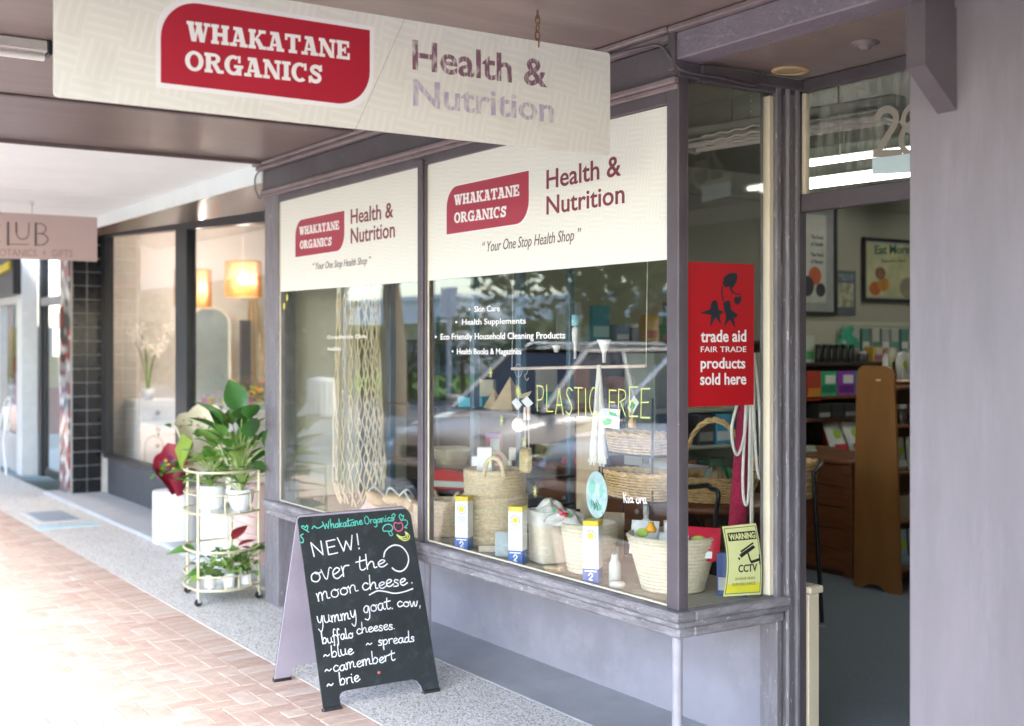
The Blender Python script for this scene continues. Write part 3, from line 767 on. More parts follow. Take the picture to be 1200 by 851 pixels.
# ------------------------------------------------------------------ signs
_t = bpy.data.curves.new('measure', 'FONT'); _t.body = 'H'; _o = bpy.data.objects.new('measure', _t); COL.objects.link(_o)
bpy.context.view_layer.update(); CAPH = _o.dimensions.y; bpy.data.objects.remove(_o); bpy.data.curves.remove(_t)
def fit(body, fr, a, b, cap, m, parent, bold=0.0, shear=0.0, sp=1.0, lift=.0008, name='lettering'):
    """text whose baseline runs from a to b (plane coordinates), capitals of height cap"""
    size = cap/CAPH
    c = bpy.data.curves.new('m', 'FONT'); c.body = body; c.size = size; c.offset = bold*size; c.shear = shear; c.space_character = sp; c.resolution_u = 3
    o = bpy.data.objects.new('m', c); COL.objects.link(o); bpy.context.view_layer.update()
    bb = [v[0] for v in o.bound_box]; x0, x1 = min(bb), max(bb)
    bpy.data.objects.remove(o); bpy.data.curves.remove(c)
    a, b = Vector(a), Vector(b); w = (b-a).length; k = w/(x1-x0); sl = (b.y-a.y)/(b.x-a.x)
    f2 = lambda u, v, d=0: fr(a.x + (u-x0*k)*(b.x-a.x)/w, a.y + v + (u-x0*k)*(b.y-a.y)/w, d)
    return text(body, size, f2, m, parent, xs=k, bold=bold*size, shear=shear, sp=sp, name=name, lift=lift)
def slabfit(body, fr, a, b, h, m, parent, lift=.002):
    a, b = Vector(a), Vector(b); w = (b-a).length; d = (b-a)/w
    return slab(body, h, w, lambda u, v, q=0: fr(a.x + d.x*u, a.y + d.y*u + v, q), m, parent, lift=lift)

# --- big hanging sign, at right angles to the shopfront
SX = -3.53
hs = empty('hanging_sign', (SX, 1.8, 2.34), label='large cream hanging sign with a red logo and flaking purple letters under the veranda', cat='sign')
fx = frame((SX, 0, 0), (0, 1, 0), (0, 0, 1))
bl, br, tr = [(0.7980,2.3280),(2.7480,2.3390),(2.7350,2.7110)]
H = tr[1] - br[1]
mb = MB()
r_ = .012
def rrect(x0, x1, y0, y1, r, k=4):
    out = []
    for cx, cy, a0 in ((x1-r, y1-r, 0), (x0+r, y1-r, 90), (x0+r, y0+r, 180), (x1-r, y0+r, 270)):
        out += [(cx + r*math.cos(R(a0+90*i/k)), cy + r*math.sin(R(a0+90*i/k))) for i in range(k+1)]
    return out
mb.prism(rrect(bl[0], tr[0], br[1], tr[1], .012), fx, -.012, 0)
mb.build('board', BANH, hs)
jn = MB(); jn.ribbon([(1.8920,2.7110),(1.7160,2.3360)], .0012, fx, .0004); jn.build('board_joint', mat('joint_line', (.25, .24, .2), .8), hs)
l0, l1 = [(1.0940,2.4110),(1.7660,2.6570)]
lw, lh = l1[0]-l0[0], l1[1]-l0[1]
lg = frame((SX, l0[0], l0[1]), (0, 1, 0), (0, 0, 1))
e = .014
MB().prism([(x + (e if x > lw/2 else -e), y + (e if y > lh/2 else -e)) for x, y in logo(None, lw, lh, .115, None)], lg, 0, .0008).build('logo_outline', WHITE, hs)
MB().prism(logo(None, lw, lh, .115, None), lg, 0, .0016).build('logo_panel', RED, hs)
a, b, c, d = [(1.1800,2.5430),(1.6960,2.5530),(1.1850,2.4560),(1.6020,2.4660)]
t0, t1 = [(1.1600,2.5970),(1.6960,2.6030)]
slabfit('WHAKATANE', fx, (a[0]-.01, a[1]), b, t1[1]-b[1]+.008, WHITE, hs, .0022)
t2 = [(1.6020,2.5200)][0]
slabfit('ORGANICS', fx, (c[0]-.02, c[1]), d, t2[1]-d[1]+.004, WHITE, hs, .0022)
a, b, h0, h1 = [(1.9210,2.5540),(2.4550,2.5560),(1.9210,2.6460),(1.9210,2.5540)]
fit('Health &', fx, a, b, h0[1]-h1[1], faded_mat('faded_purple_letters', (.2, .1, .14), (.66, .64, .58), .5, .72, 45), hs, bold=.018)
a, b, h0, h1 = [(1.9230,2.4350),(2.4850,2.4350),(1.9230,2.5180),(1.9230,2.4350)]
fit('Nutrition', fx, a, b, h0[1]-h1[1], faded_mat('nearly_gone_lilac_letters', (.42, .36, .47), (.68, .67, .61), .42, .72, 40), hs, bold=.018)
def chain(name, x, y, z0, z1, parent, m):
    n = max(2, round((z0-z1)/.028)); st = (z0-z1)/n
    mb = MB()
    for i in range(n):
        zc = z0 - st*(i+.5); a = st*.62
        pts = [V(x, y, zc) + (V(1, 0, 0) if i % 2 else V(0, 1, 0))*math.cos(t)*.009 + V(0, 0, 1)*math.sin(t)*a for t in [2*PI*k/12 for k in range(12)]]
        mb.tube(pts, .0028, 6, closed=True)
    return mb.build(name, m, parent)
RUST = mat('rusty_steel', (.22, .11, .06), .7, .4, 60, .3, 200)
GALV = mat('galvanised_steel', (.5, .52, .52), .4, .15, 40, metal=.6)
for y in (2.42, 1.15):
    chain('chain', SX-.006, y, 2.80, tr[1]-.02, hs, RUST)
    MB().tube([(SX-.006, y, 2.822), (SX-.006, y, 2.79)], .004, 6).build('eye_screw', RUST, hs)

# --- window banners
def window_banner(label, x0, x1, z0a, z0b, z1a, z1b, P):
    t = empty('window_banner', ((x0+x1)/2, 3.014, z0a), label=label, cat='sign', group='cream shop banners stuck across the display windows')
    f = frame((0, 3.0185, 0), (1, 0, 0), (0, 0, 1))
    MB().prism([(x0, z0a), (x1, z0b), (x1, z1b), (x0, z1a)], f, 0, .0015).build('vinyl_sheet', BAN, t)
    L0, L1 = P['logo']; w, h = L1[0]-L0[0], L1[1]-L0[1]
    lf = frame((L0[0], 3.0185, L0[1]), (1, 0, 0), (0, 0, 1)); e = .006
    MB().prism([(x + (e if x > w/2 else -e), y + (e if y > h/2 else -e)) for x, y in logo(None, w, h, .1, None)], lf, .0015, .0022).build('logo_outline', WHITE, t)
    MB().prism(logo(None, w, h, .1, None), lf, .0022, .0028).build('logo_panel', REDW, t)
    slabfit('WHAKATANE', f, P['w'][0], P['w'][1], P['w'][2][1]-P['w'][1][1], WHITE, t, .0034)
    slabfit('ORGANICS', f, P['o'][0], P['o'][1], P['o'][2][1]-P['o'][1][1], WHITE, t, .0034)
    fit('Health &', f, P['h'][0], P['h'][1], P['h'][2][1]-P['h'][0][1], MAROON, t, bold=.012, lift=.002)
    fit('Nutrition', f, P['n'][0], P['n'][1], P['n'][2][1]-P['n'][0][1], MAROON, t, bold=.012, lift=.002)
    fit('“ Your One Stop Health Shop ”', f, P['s'][0], P['s'][1], P['s'][2][1]-P['s'][0][1], mat('slogan_brown', (.14, .08, .09), .6), t, shear=.25, lift=.002)
window_banner('cream banner stretched over the left display pane, smaller red logo, beside the shop post', -7.275, -5.452, 1.988, 1.975, 2.568, 2.562,
    dict(logo=[(-7.0430,2.1920),(-6.3470,2.4150)], w=[(-6.9790,2.3230),(-6.4150,2.3150),(-6.4150,2.3650)], o=[(-6.9710,2.2380),(-6.5150,2.2290),(-6.5150,2.2790)],
         h=[(-6.2640,2.3340),(-5.7530,2.3270),(-6.2640,2.4130)], n=[(-6.2640,2.2240),(-5.7350,2.2210),(-6.2640,2.3060)], s=[(-6.7810,2.1020),(-6.0140,2.0960),(-6.7810,2.1420)]))
window_banner('cream banner across the right display pane, larger red logo, partly behind the hanging sign', -5.378, -3.53, 1.975, 1.973, 2.558, 2.552,
    dict(logo=[(-5.1930,2.1920),(-4.4750,2.4190)], w=[(-5.1190,2.3270),(-4.5490,2.3160),(-4.5490,2.3670)], o=[(-5.1190,2.2410),(-4.6540,2.2320),(-4.6540,2.2820)],
         h=[(-4.3390,2.3240),(-3.8230,2.3240),(-4.3390,2.4030)], n=[(-4.3390,2.2140),(-3.8010,2.2120),(-4.3390,2.2900)], s=[(-4.8620,2.0840),(-4.0900,2.0880),(-4.8620,2.1320)]))

# --- list of goods in white letters on the lower glass
gl = empty('window_lettering', (-4.6, 3.018, 1.6), label='white list of goods lettered on the right display pane below the banner', cat='lettering')
f = frame((0, 3.0205, 0), (1, 0, 0), (0, 0, 1))
for body, pts in (('•  Skin Care', [(-4.9910,1.8090),(-4.7160,1.8070),(-4.9910,1.8350)]), ('•  Health Supplements', [(-5.1150,1.7500),(-4.5040,1.7470),(-5.1150,1.7760)]),
                  ('•  Eco Friendly Household Cleaning Products', [(-5.3140,1.6790),(-4.2050,1.6800),(-5.3140,1.7070)]), ('•  Health Books & Magazines', [(-5.1490,1.6080),(-4.5390,1.6110),(-5.1490,1.6340)])):
    fit(body, f, pts[0], pts[1], pts[2][1]-pts[0][1], WHITE, gl, bold=.012)
gl2 = empty('window_lettering', (-6.6, 3.018, 1.66), label='pale small lettering on the left display pane over the string bag', cat='lettering')
fit('Consultation Clinic', f, *[(-6.5860,1.6890),(-6.0660,1.6920)], 0.0199, COTTON, gl2, bold=.01)
fit('Available', f, *[(-6.5860,1.6200),(-6.3960,1.6230)], 0.0199, COTTON, gl2, bold=.01)

# --- hand lettering in yellow green pen
PEN = mat('lime_window_pen', (.55, .6, .2), .5, .08, 30)
pf = empty('window_lettering', (-4.0, 3.018, 1.36), label='tall thin lime green handwritten PLASTIC FREE on the right display pane', cat='lettering')
a, b, c, d = [(-4.4220,1.3640),(-3.9880,1.3590),(-4.4220,1.4720),(-3.9270,1.4850)]
hand('PLASTIC', *[(-4.4220,1.3600),(-3.9670,1.3660)], (a[1]-c[1])*-.52, .0065, f, PEN, pf)
hand('FREE', *[(-3.9110,1.3740),(-3.6380,1.3710)], (a[1]-c[1])*-.52, .0065, f, PEN, pf)
ast = MB()
for (x, y) in [(-4.7960,1.5240),(-4.7010,1.3080),(-4.5190,1.2190),(-4.8030,1.1130),(-4.4320,1.0120),(-4.5600,1.4370),(-4.5740,1.4480)]:
    for k in range(4):
        an = R(45*k+90)
        ast.ribbon([(x - .017*math.cos(an), y - .026*math.sin(an)), (x + .017*math.cos(an), y + .026*math.sin(an))], .003, f, .0006+.00006*k)
ast.build('drawn_stars', PEN, pf)
kf = empty('window_lettering', (-3.9, 3.018, 1.0), label='loose white handwritten greeting low on the right display pane', cat='lettering')
hand('Kia ora', *[(-3.8110,1.0320),(-3.6680,1.0410)], .02, .006, f, WHITE, kf)
ys = empty('window_sticker', (-7.24, 3.018, 1.9), label='two small yellow flower stickers at the upper left corner of the left pane', cat='sticker')
for (x, z) in [(-7.1830,1.9490),(-7.2280,1.8980)]:
    MB().prism([(x + .016*math.cos(R(a))*(1 if a % 60 else .55), z + .03*math.sin(R(a))*(1 if a % 60 else .55)) for a in range(0, 360, 30)], f, 0, .0006).build('flower', mat('sticker_yellow', (.75, .7, .1), .5), ys)

# --- red poster on the return glass
PX = -3.4865
fp = frame((PX, 0, 0), (0, 1, 0), (0, 0, 1))
ps = empty('poster', (PX, 3.24, 1.42), label='red fair trade poster with black figures and white words on the side window', cat='poster')
q = [(3.0690,1.9640),(3.4090,1.9660),(3.4070,1.4190),(3.0690,1.4190)]
n_ = 12; mb = MB(); vs = []
for i in range(n_+1):
    t = i/n_; bul = .004*math.sin(PI*t*1.1)
    top = (q[0][0]*(1-t)+q[1][0]*t, q[0][1]*(1-t)+q[1][1]*t); bot = (q[3][0]*(1-t)+q[2][0]*t, q[3][1]*(1-t)+q[2][1]*t)
    vs += [fp(top[0], top[1], 0), fp(bot[0], bot[1], 0), fp(top[0], top[1], -.001), fp(bot[0], bot[1], -.001)]
fs = []
for i in range(n_):
    a = 4*i; fs += [(a, a+1, a+5, a+4), (a+2, a+6, a+7, a+3), (a, a+4, a+6, a+2), (a+1, a+3, a+7, a+5)]
fs += [(0, 2, 3, 1), (4*n_, 4*n_+1, 4*n_+3, 4*n_+2)]
mb.add(vs, fs); mb.build('sheet', mat('poster_red', (.42, .006, .012), .45, .04, 2), ps)
pw = MB()
for i, poly in enumerate(([(3.2440,1.8870),(3.2520,1.9130),(3.2760,1.9260),(3.3010,1.9300),(3.3190,1.9270),(3.3210,1.9070),(3.3110,1.8890),(3.2930,1.8690),(3.2730,1.8770),(3.2570,1.8710)],
             [(3.3030,1.8300),(3.3130,1.8390),(3.3230,1.8360),(3.3390,1.8440),(3.3410,1.8250),(3.3330,1.8140),(3.3160,1.8060),(3.3050,1.8150)],
             [(3.1790,1.7870),(3.1880,1.8160),(3.2000,1.8230),(3.2130,1.8210),(3.2190,1.8060),(3.2220,1.7880),(3.2520,1.7780),(3.2270,1.7660),(3.2370,1.7280),(3.2080,1.7580),(3.1790,1.7190),(3.1850,1.7660),(3.1350,1.7710),(3.1330,1.7740)],
             [(3.2520,1.7850),(3.2480,1.8140),(3.2580,1.8210),(3.2790,1.8230),(3.2850,1.8070),(3.2870,1.7870),(3.3230,1.7700),(3.3130,1.7550),(3.3030,1.7590),(3.3090,1.7170),(3.2810,1.7500),(3.2520,1.7220),(3.2620,1.7630)],
             [(3.2400,1.8790),(3.2360,1.8500),(3.2440,1.8200),(3.2500,1.8200),(3.2430,1.8500),(3.2450,1.8760)],
             [(3.2790,1.8700),(3.2930,1.8530),(3.3110,1.8480),(3.3410,1.8450),(3.3390,1.8500),(3.3130,1.8520),(3.2990,1.8580),(3.2870,1.8730)])):
    pw.prism(poly, fp, 0, .0006+.00005*i)
pw.build('printed_figures', mat('poster_ink', (.012, .02, .03), .5), ps)
for body, pts, bo in (('trade aid', [(3.1320,1.6630),(3.3660,1.6660),(3.1320,1.7070)], .02), ('FAIR TRADE', [(3.1320,1.6250),(3.3660,1.6250),(3.1320,1.6460)], .004),
                  ('products', [(3.1310,1.5640),(3.3610,1.5620),(3.1310,1.6040)], .02), ('sold here', [(3.1290,1.5020),(3.3660,1.5000),(3.1290,1.5450)], .02)):
    fit(body, fp, pts[0], pts[1], pts[2][1]-pts[0][1], WHITE, ps, bold=bo)

# --- yellow camera warning sign at the foot of the side window
cs = empty('warning_sign', (-3.47, 3.33, .67), label='curled yellow CCTV warning sign standing at the foot of the side window', cat='sign')
q = [(3.2380,0.9580),(3.4140,0.9570),(3.4420,0.6770),(3.2440,0.6900)]
def csf(u, v, d=0):   # u 0..1 across, v 0..1 up, curled sheet
    y = (q[3][0]*(1-u)+q[2][0]*u)*(1-v) + (q[0][0]*(1-u)+q[1][0]*u)*v
    z = (q[3][1]*(1-u)+q[2][1]*u)*(1-v) + (q[0][1]*(1-u)+q[1][1]*u)*v
    y += .022*math.sin(PI*v)*(1 - .3*u)
    return V(PX + .004 + d, y, z)
mb = MB(); vs = []
nu, nv = 4, 12
for k in (0, -.0015):
    for j in range(nv+1):
        for i in range(nu+1): vs.append(csf(i/nu, j/nv, k))
m_ = (nu+1)*(nv+1); fs = []
for j in range(nv):
    for i in range(nu):
        a = j*(nu+1)+i; fs += [(a, a+1, a+nu+2, a+nu+1), (m_+a, m_+a+nu+1, m_+a+nu+2, m_+a+1)]
mb.add(vs, fs); mb.build('sheet', mat('pale_yellow_plastic', (.68, .72, .34), .4, .06, 4), cs)
def cgrid(poly, d): return [csf(u, v, d) for u, v in poly]
def cquad(mb, u0, u1, v0, v1, d, k=6):
    vs = []; 
    for j in range(k+1):
        v = v0+(v1-v0)*j/k; vs += [csf(u0, v, d), csf(u1, v, d)]
    mb.add(vs, [(2*j, 2*j+1, 2*j+3, 2*j+2) for j in range(k)])
mb = MB(); cquad(mb, .1, .93, .78, .9, .0006); mb.build('heading_bar', BLACK, cs)
mb = MB()
for u0, u1, v0, v1 in ((.03, .045, .03, .97), (.955, .97, .03, .97), (.03, .97, .03, .038), (.03, .97, .962, .97)): cquad(mb, u0, u1, v0, v1, .0007)
mb.build('border', BLACK, cs)
mb = MB(); cquad(mb, .045, .955, .04, .17, .0004); mb.build('footer_band', mat('stronger_yellow', (.72, .7, .06), .4), cs)
YP = mat('pale_yellow_plastic', (.68, .72, .34))
S_ = .155; HH = q[0][1]-q[3][1]
cf = lambda u, v, d=0: csf(u, v, d)
fit('WARNING', cf, (.13, .8), (.9, .8), .08, YP, cs, bold=.03, lift=.0012)
fit('CCTV', cf, (.32, .33), (.86, .33), .1, BLACK, cs, bold=.02, lift=.0012)
fit('24 HOUR VIDEO', cf, (.25, .22), (.8, .22), .035, mat('olive_print', (.3, .3, .08), .5), cs, lift=.0012)
fit('SURVEILLANCE', cf, (.18, .14), (.82, .14), .04, mat('olive_print', (.3, .3, .08), .5), cs, lift=.0012)
mb = MB()
for k, poly in enumerate(([(.36, .58), (.8, .7), (.85, .66), (.41, .53)], [(.4, .63), (.8, .74), (.82, .72), (.42, .605)], [(.33, .545), (.38, .53), (.36, .5), (.31, .52)])):
    mb.add(cgrid(poly, .0010+.0001*k), [(0, 1, 2, 3)])
for k, pl in enumerate(([(.62, .58), (.66, .5), (.7, .46)], [(.7, .46), (.93, .49)], [(.95, .43), (.95, .55)])):
    mb.ribbon(pl, .04, cf, .0012)
mb.build('camera_symbol', BLACK, cs)

# --- neighbour's hanging sign
NX = -10.4
ns = empty('hanging_sign', (NX, 1.7, 2.35), label='dusty pink CLUB gift shop sign hanging under the white veranda ceiling', cat='sign')
fn = frame((NX, 0, 0), (0, 1, 0), (0, 0, 1))
a, b = [(2.6940,2.3460),(2.6940,2.7120)]
MB().prism(rrect(.45, a[0], a[1], b[1], .004), fn, -.02, 0).build('board', mat('dusty_pink', (.5, .38, .36), .45, .05, 2), ns)
INK = mat('sign_ink', (.09, .08, .07), .5)
mb = MB()
mb.ribbon([(1.9970,2.6310),(1.9970,2.4540)], .018, fn, .001)
mb.ribbon([(1.9970,2.4590),(2.1560,2.4640)], .006, fn, .0012)
mb.ribbon(spline([(2.0580,2.6330),(2.0600,2.5520),(2.0750,2.5150),(2.1070,2.5030),(2.1400,2.5190),(2.1530,2.5570),(2.1550,2.6380)], 4), .008, fn, .0013)
mb.ribbon([(2.0580,2.6330),(2.0600,2.5590)], .014, fn, .0014)
mb.ribbon([(2.2080,2.6370),(2.2070,2.4600)], .018, fn, .001)
mb.ribbon(spline([(2.2080,2.6340),(2.2540,2.6350),(2.2840,2.6090),(2.2810,2.5770),(2.2540,2.5570),(2.2210,2.5540)], 4), .008, fn, .0013)
mb.ribbon(spline([(2.2210,2.5540),(2.2680,2.5520),(2.2990,2.5230),(2.2950,2.4920),(2.2610,2.4660),(2.2080,2.4620)], 4), .008, fn, .0014)
mb.ribbon(spline([(1.9360,2.6070),(1.8980,2.6290),(1.8410,2.6220),(1.7910,2.5660),(1.7880,2.4920),(1.8410,2.4470),(1.9050,2.4500),(1.9360,2.4780)], 4), .009, fn, .0013)
mb.build('lettering', INK, ns)
PINKI = mat('rose_ink', (.3, .2, .19), .5)
fit('BOTANICS  +  GIFTS', fn, *[(1.8980,2.3610),(2.4950,2.3770)], 0.0563, PINKI, ns)
for y in ((-10.400, 2.182, 2.731)[1], .8):
    MB().tube([(NX-.01, y, b[1]), (NX-.01, y, 2.8)], .004, 6).build('hook', GALV, ns)
    MB().tube([V(NX-.01, y, 2.8) + V(0, math.cos(t), math.sin(t))*.014 for t in [2*PI*k/10 for k in range(10)]], .003, 6, closed=True).build('ring', GALV, ns)

# ------------------------------------------------------------------ pavement chalkboard
bd = empty('sandwich_board', (-5.385, 2.62, 0), label='black sandwich board with chalked cheese menu, lavender back, on the footpath', cat='sandwich board')
up = V(-.295, 0, .83).normalized(); nb = V(0, 1, 0).cross(up)
o_ = V(-5.09, 0, 0)
fb = lambda u, v, d=0: o_ + V(0, 1, 0)*u + up*v + nb*d
cor = [(2.3328,0.0058),(2.3078,0.8660),(2.9182,0.8730),(2.9175,0.0045),(2.4134,0.0082),(2.4258,0.0671),(2.4651,0.0899),(2.7851,0.0897),(2.8164,0.0474),(2.8328,-0.0009)]
Y0, Y1 = 2.318, 2.918; Ht = .895
def board_outline(a, b, h):
    leg = .085; top = .075
    r = .045
    pts = [(a, 0), (a+leg, 0), (a+leg, .05)]
    pts += [(a+leg+.035 - .035*math.cos(R(t)), .05+ (top-.05)*math.sin(R(t))) for t in (30, 60, 90)]
    pts += [(b-leg-.05 + .05*math.sin(R(t)), .0 + top*math.cos(R(t))) for t in (0, 30, 60, 90)]
    pts += [(b, 0)]
    pts += [(b-r + r*math.cos(R(t)), h-r + r*math.sin(R(t))) for t in range(0, 91, 15)]
    pts += [(a+r*.5 - r*.5*math.sin(R(t)), h-r*.5 + r*.5*math.cos(R(t))) for t in range(0, 91, 15)]
    return pts
def panel_mesh(fr, a, b, h, d0, d1):
    # built as strips so that the arch between the feet stays open
    mb = MB(); pts = board_outline(a, b, h); mb.prism(pts, fr, d0, d1); return mb
panel_mesh(fb, Y0, Y1, Ht, -.008, 0).build('chalk_panel', CHALK, bd)
panel_mesh(fb, Y0+.002, Y1-.002, Ht-.003, -.014, -.0082).build('panel_back', LAV, bd)
up2 = V(.280, 0, .83).normalized(); nb2 = V(0, 1, 0).cross(up2)
fb2 = lambda u, v, d=0: V(-5.672, 0, 0) + V(0, 1, 0)*u + up2*v + nb2*d
panel_mesh(fb2, Y0, Y1, Ht, -.008, 0).build('rear_panel', LAV, bd)
panel_mesh(fb2, Y0, Y1, Ht-.001, -.014, -.0082).build('rear_chalk_panel', CHALK, bd)
for fr in (fb, fb2):
    for a, b in ((Y0-.004, Y0+.09), (Y1-.09, Y1+.004)):
        MB().box(a, b, -.004, .016, -.02, .006, .004, fr=fr).build('foot_cap', BLACK, bd)
for y in (Y0+.06, Y1-.12):
    MB().tube([fb(y, Ht-.01, -.012), fb(y+.05, Ht-.01, -.012)], .009, 8).build('hinge', GALV, bd)
MB().lathe([(.007, 0), (.007, .003), (.0001, .005)], (0, 0, 0), 12).build('screw', mat('red_screw', (.6, .15, .1), .5), bd, local=True)
sc_ = bpy.data.objects['screw']; uv = (2.6169, 0.1309)
sc_.parent = None; sc_.location = fb(uv[0], uv[1], 0); sc_.rotation_euler = nb.to_track_quat('Z', 'Y').to_euler(); sc_.parent = bd; sc_.location = sc_.location - bd.location
def ln(body, pts, xh, w, m, **k): hand(body, pts[0], pts[1], xh, w, fb, m, bd, **k)
ln('NEW!', [(2.3665,0.6981),(2.6367,0.7154)], .036, .0062, CHW)
ln('over', [(2.3422,0.5787),(2.5481,0.5940)], .048, .006, CHW)
ln('the', [(2.5849,0.6102),(2.7433,0.6208)], .036, .0062, CHW)
ln('moon', [(2.3608,0.4930),(2.5764,0.5166)], .036, .0058, CHW)
ln('cheese', [(2.5936,0.5172),(2.8353,0.5180)], .032, .006, CHW)
ln('.', [(2.8579,0.5238),(2.8798,0.5253)], .03, .007, CHW)
ln('yummy', [(2.3455,0.3887),(2.5485,0.3944)], .032, .0056, CHW)
ln('goat.', [(2.5836,0.4119),(2.7542,0.4158)], .03, .0056, CHW)
ln('cow,', [(2.7626,0.4202),(2.9026,0.4080)], .026, .0056, CHW)
ln('buffalo', [(2.3559,0.2957),(2.5155,0.3071)], .024, .0055, CHW)
ln('cheeses.', [(2.5320,0.3199),(2.7448,0.3193)], .024, .0052, CHW)
ln('~blue', [(2.3496,0.2311),(2.5020,0.2332)], .026, .0054, CHW)
ln('~ spreads', [(2.5695,0.2565),(2.8292,0.2486)], .024, .0052, CHW)
ln('~camembert', [(2.3463,0.1640),(2.7121,0.1766)], .026, .0055, CHW)
ln('~ brie', [(2.3468,0.0994),(2.5143,0.1061)], .027, .0054, CHW)
mb = MB()
mb.ribbon(spline([(2.7330,0.6638),(2.7446,0.6896),(2.7729,0.7094),(2.8062,0.7160),(2.8399,0.7033),(2.8626,0.6689),(2.8634,0.6334),(2.8430,0.6001),(2.8118,0.5860),(2.7845,0.5932),(2.7693,0.6074)], 4), .006, fb, .001)
mb.ribbon(spline([(2.6271,0.4918),(2.6711,0.5062),(2.7117,0.4992),(2.7584,0.4853),(2.8082,0.4861),(2.8615,0.4961)], 4), .0055, fb, .001)
mb.build('chalk_moon', CHW, bd)
hand('Whakatane', *[(2.4410,0.8254),(2.6489,0.8312)], .019, .0045, fb, CHT, bd, macron=6)
hand('Organics', *[(2.6595,0.8316),(2.8203,0.8368)], .019, .0045, fb, CHT, bd)
mb = MB()
mb.ribbon(spline([(2.3831,0.8321),(2.3948,0.8437),(2.4086,0.8331),(2.4249,0.8349),(2.4418,0.8442)], 4), .0045, fb, .001)
mb.ribbon(spline([(2.3644,0.8180),(2.3330,0.8425),(2.3394,0.8501),(2.3513,0.8410),(2.3580,0.8511),(2.3635,0.8431),(2.3554,0.8238)], 4), .004, fb, .001)
mb.ribbon(spline([(2.3350,0.8112),(2.3207,0.8031),(2.3315,0.7867),(2.3279,0.7715),(2.3163,0.7725)], 4), .0045, fb, .001)
mb.ribbon(spline([(2.8116,0.8617),(2.8226,0.8707),(2.8307,0.8635),(2.8197,0.8500),(2.8211,0.8414)], 4), .004, fb, .001)
mb.ribbon(spline([(2.8592,0.8318),(2.8510,0.8554),(2.8617,0.8664),(2.8670,0.8554),(2.8764,0.8587),(2.8728,0.8471),(2.8592,0.8318)], 4), .004, fb, .001)
mb.ribbon(spline([(2.8672,0.8357),(2.8885,0.8327),(2.8900,0.8129),(2.8713,0.7981),(2.8853,0.7950)], 4), .004, fb, .001)
mb.ribbon(spline([(2.7545,0.7883),(2.7511,0.8015),(2.7630,0.8167),(2.7852,0.8214),(2.8030,0.8122),(2.8043,0.7952),(2.7862,0.7856),(2.7689,0.7890),(2.7545,0.7883)], 4), .0045, fb, .001)
mb.ribbon(spline([(2.7791,0.7862),(2.7860,0.7643),(2.7996,0.7683),(2.7935,0.7870)], 3), .004, fb, .001)
mb.build('chalk_drawings', CHT, bd)
mb = MB()
mb.ribbon(spline([(2.8404,0.8202),(2.8220,0.8263),(2.8143,0.8112),(2.8197,0.7926),(2.8359,0.7821),(2.8553,0.7896),(2.8628,0.8073),(2.8570,0.8235),(2.8404,0.8202)], 4), .0048, fb, .0011)
mb.build('chalk_apple', CHR, bd)
mb = MB()
mb.ribbon(spline([(2.8223,0.7664),(2.8336,0.7492),(2.8562,0.7342),(2.8824,0.7384),(2.8894,0.7574),(2.8711,0.7765)], 4), .0045, fb, .0011)
mb.ribbon(spline([(2.8223,0.7664),(2.8451,0.7527),(2.8710,0.7557),(2.8711,0.7765)], 4), .0042, fb, .0012)
mb.ribbon(spline([(2.8296,0.7592),(2.8542,0.7428),(2.8782,0.7472),(2.8771,0.7695)], 4), .0042, fb, .0013)
mb.build('chalk_bananas', CHY, bd)

# ------------------------------------------------------------------ shop interior
MB().box(-7.6, 3.4, 3.695, 10.4, -.1, .02, 0).build('interior_floor', TEALC, None)['kind'] = 'structure'
tag(MB().box(-7.62, -7.45, 3.12, 10.5, .02, 3.1, 0).build('interior_wall', WALLI, None), kind='structure')
tag(MB().box(-7.45, 3.4, 10.3, 10.5, .02, 3.1, 0).build('interior_wall', WALLI, None), kind='structure')
tag(MB().box(3.3, 3.5, 3.6, 10.5, .02, 3.1, 0).build('interior_wall', WALLI, None), kind='structure')
tag(MB().box(-7.62, 3.5, 3.105, 10.5, 3.08, 3.2, 0).build('interior_ceiling', CEILI, None), kind='structure')
tag(MB().box(-7.45, -7.42, 3.9, 10.3, 2.86, 2.9, .004).build('picture_rail', WALLI, None), kind='structure')
tag(MB().box(-7.435, -7.42, 3.1, 3.64, .665, 2.7, .003).build('display_end_board', mat('cream_lining', (.88, .85, .72), .5, .05, 5), None), kind='structure')
pb = empty('door_plinth', (-3.45, 3.7, 0), label='cream painted low panel with a capping board just inside the open doorway', cat='panel')
MB().box(-3.56, -3.452, 3.675, 3.735, .02, .655, .003).build('board', mat('plinth_cream', (.62, .54, .4), .5, .06, 6), pb)
MB().box(-3.57, -3.442, 3.675, 3.75, .657, .685, .004).build('capping', mat('plinth_cream', (.62, .54, .4), .5, .06, 6), pb)

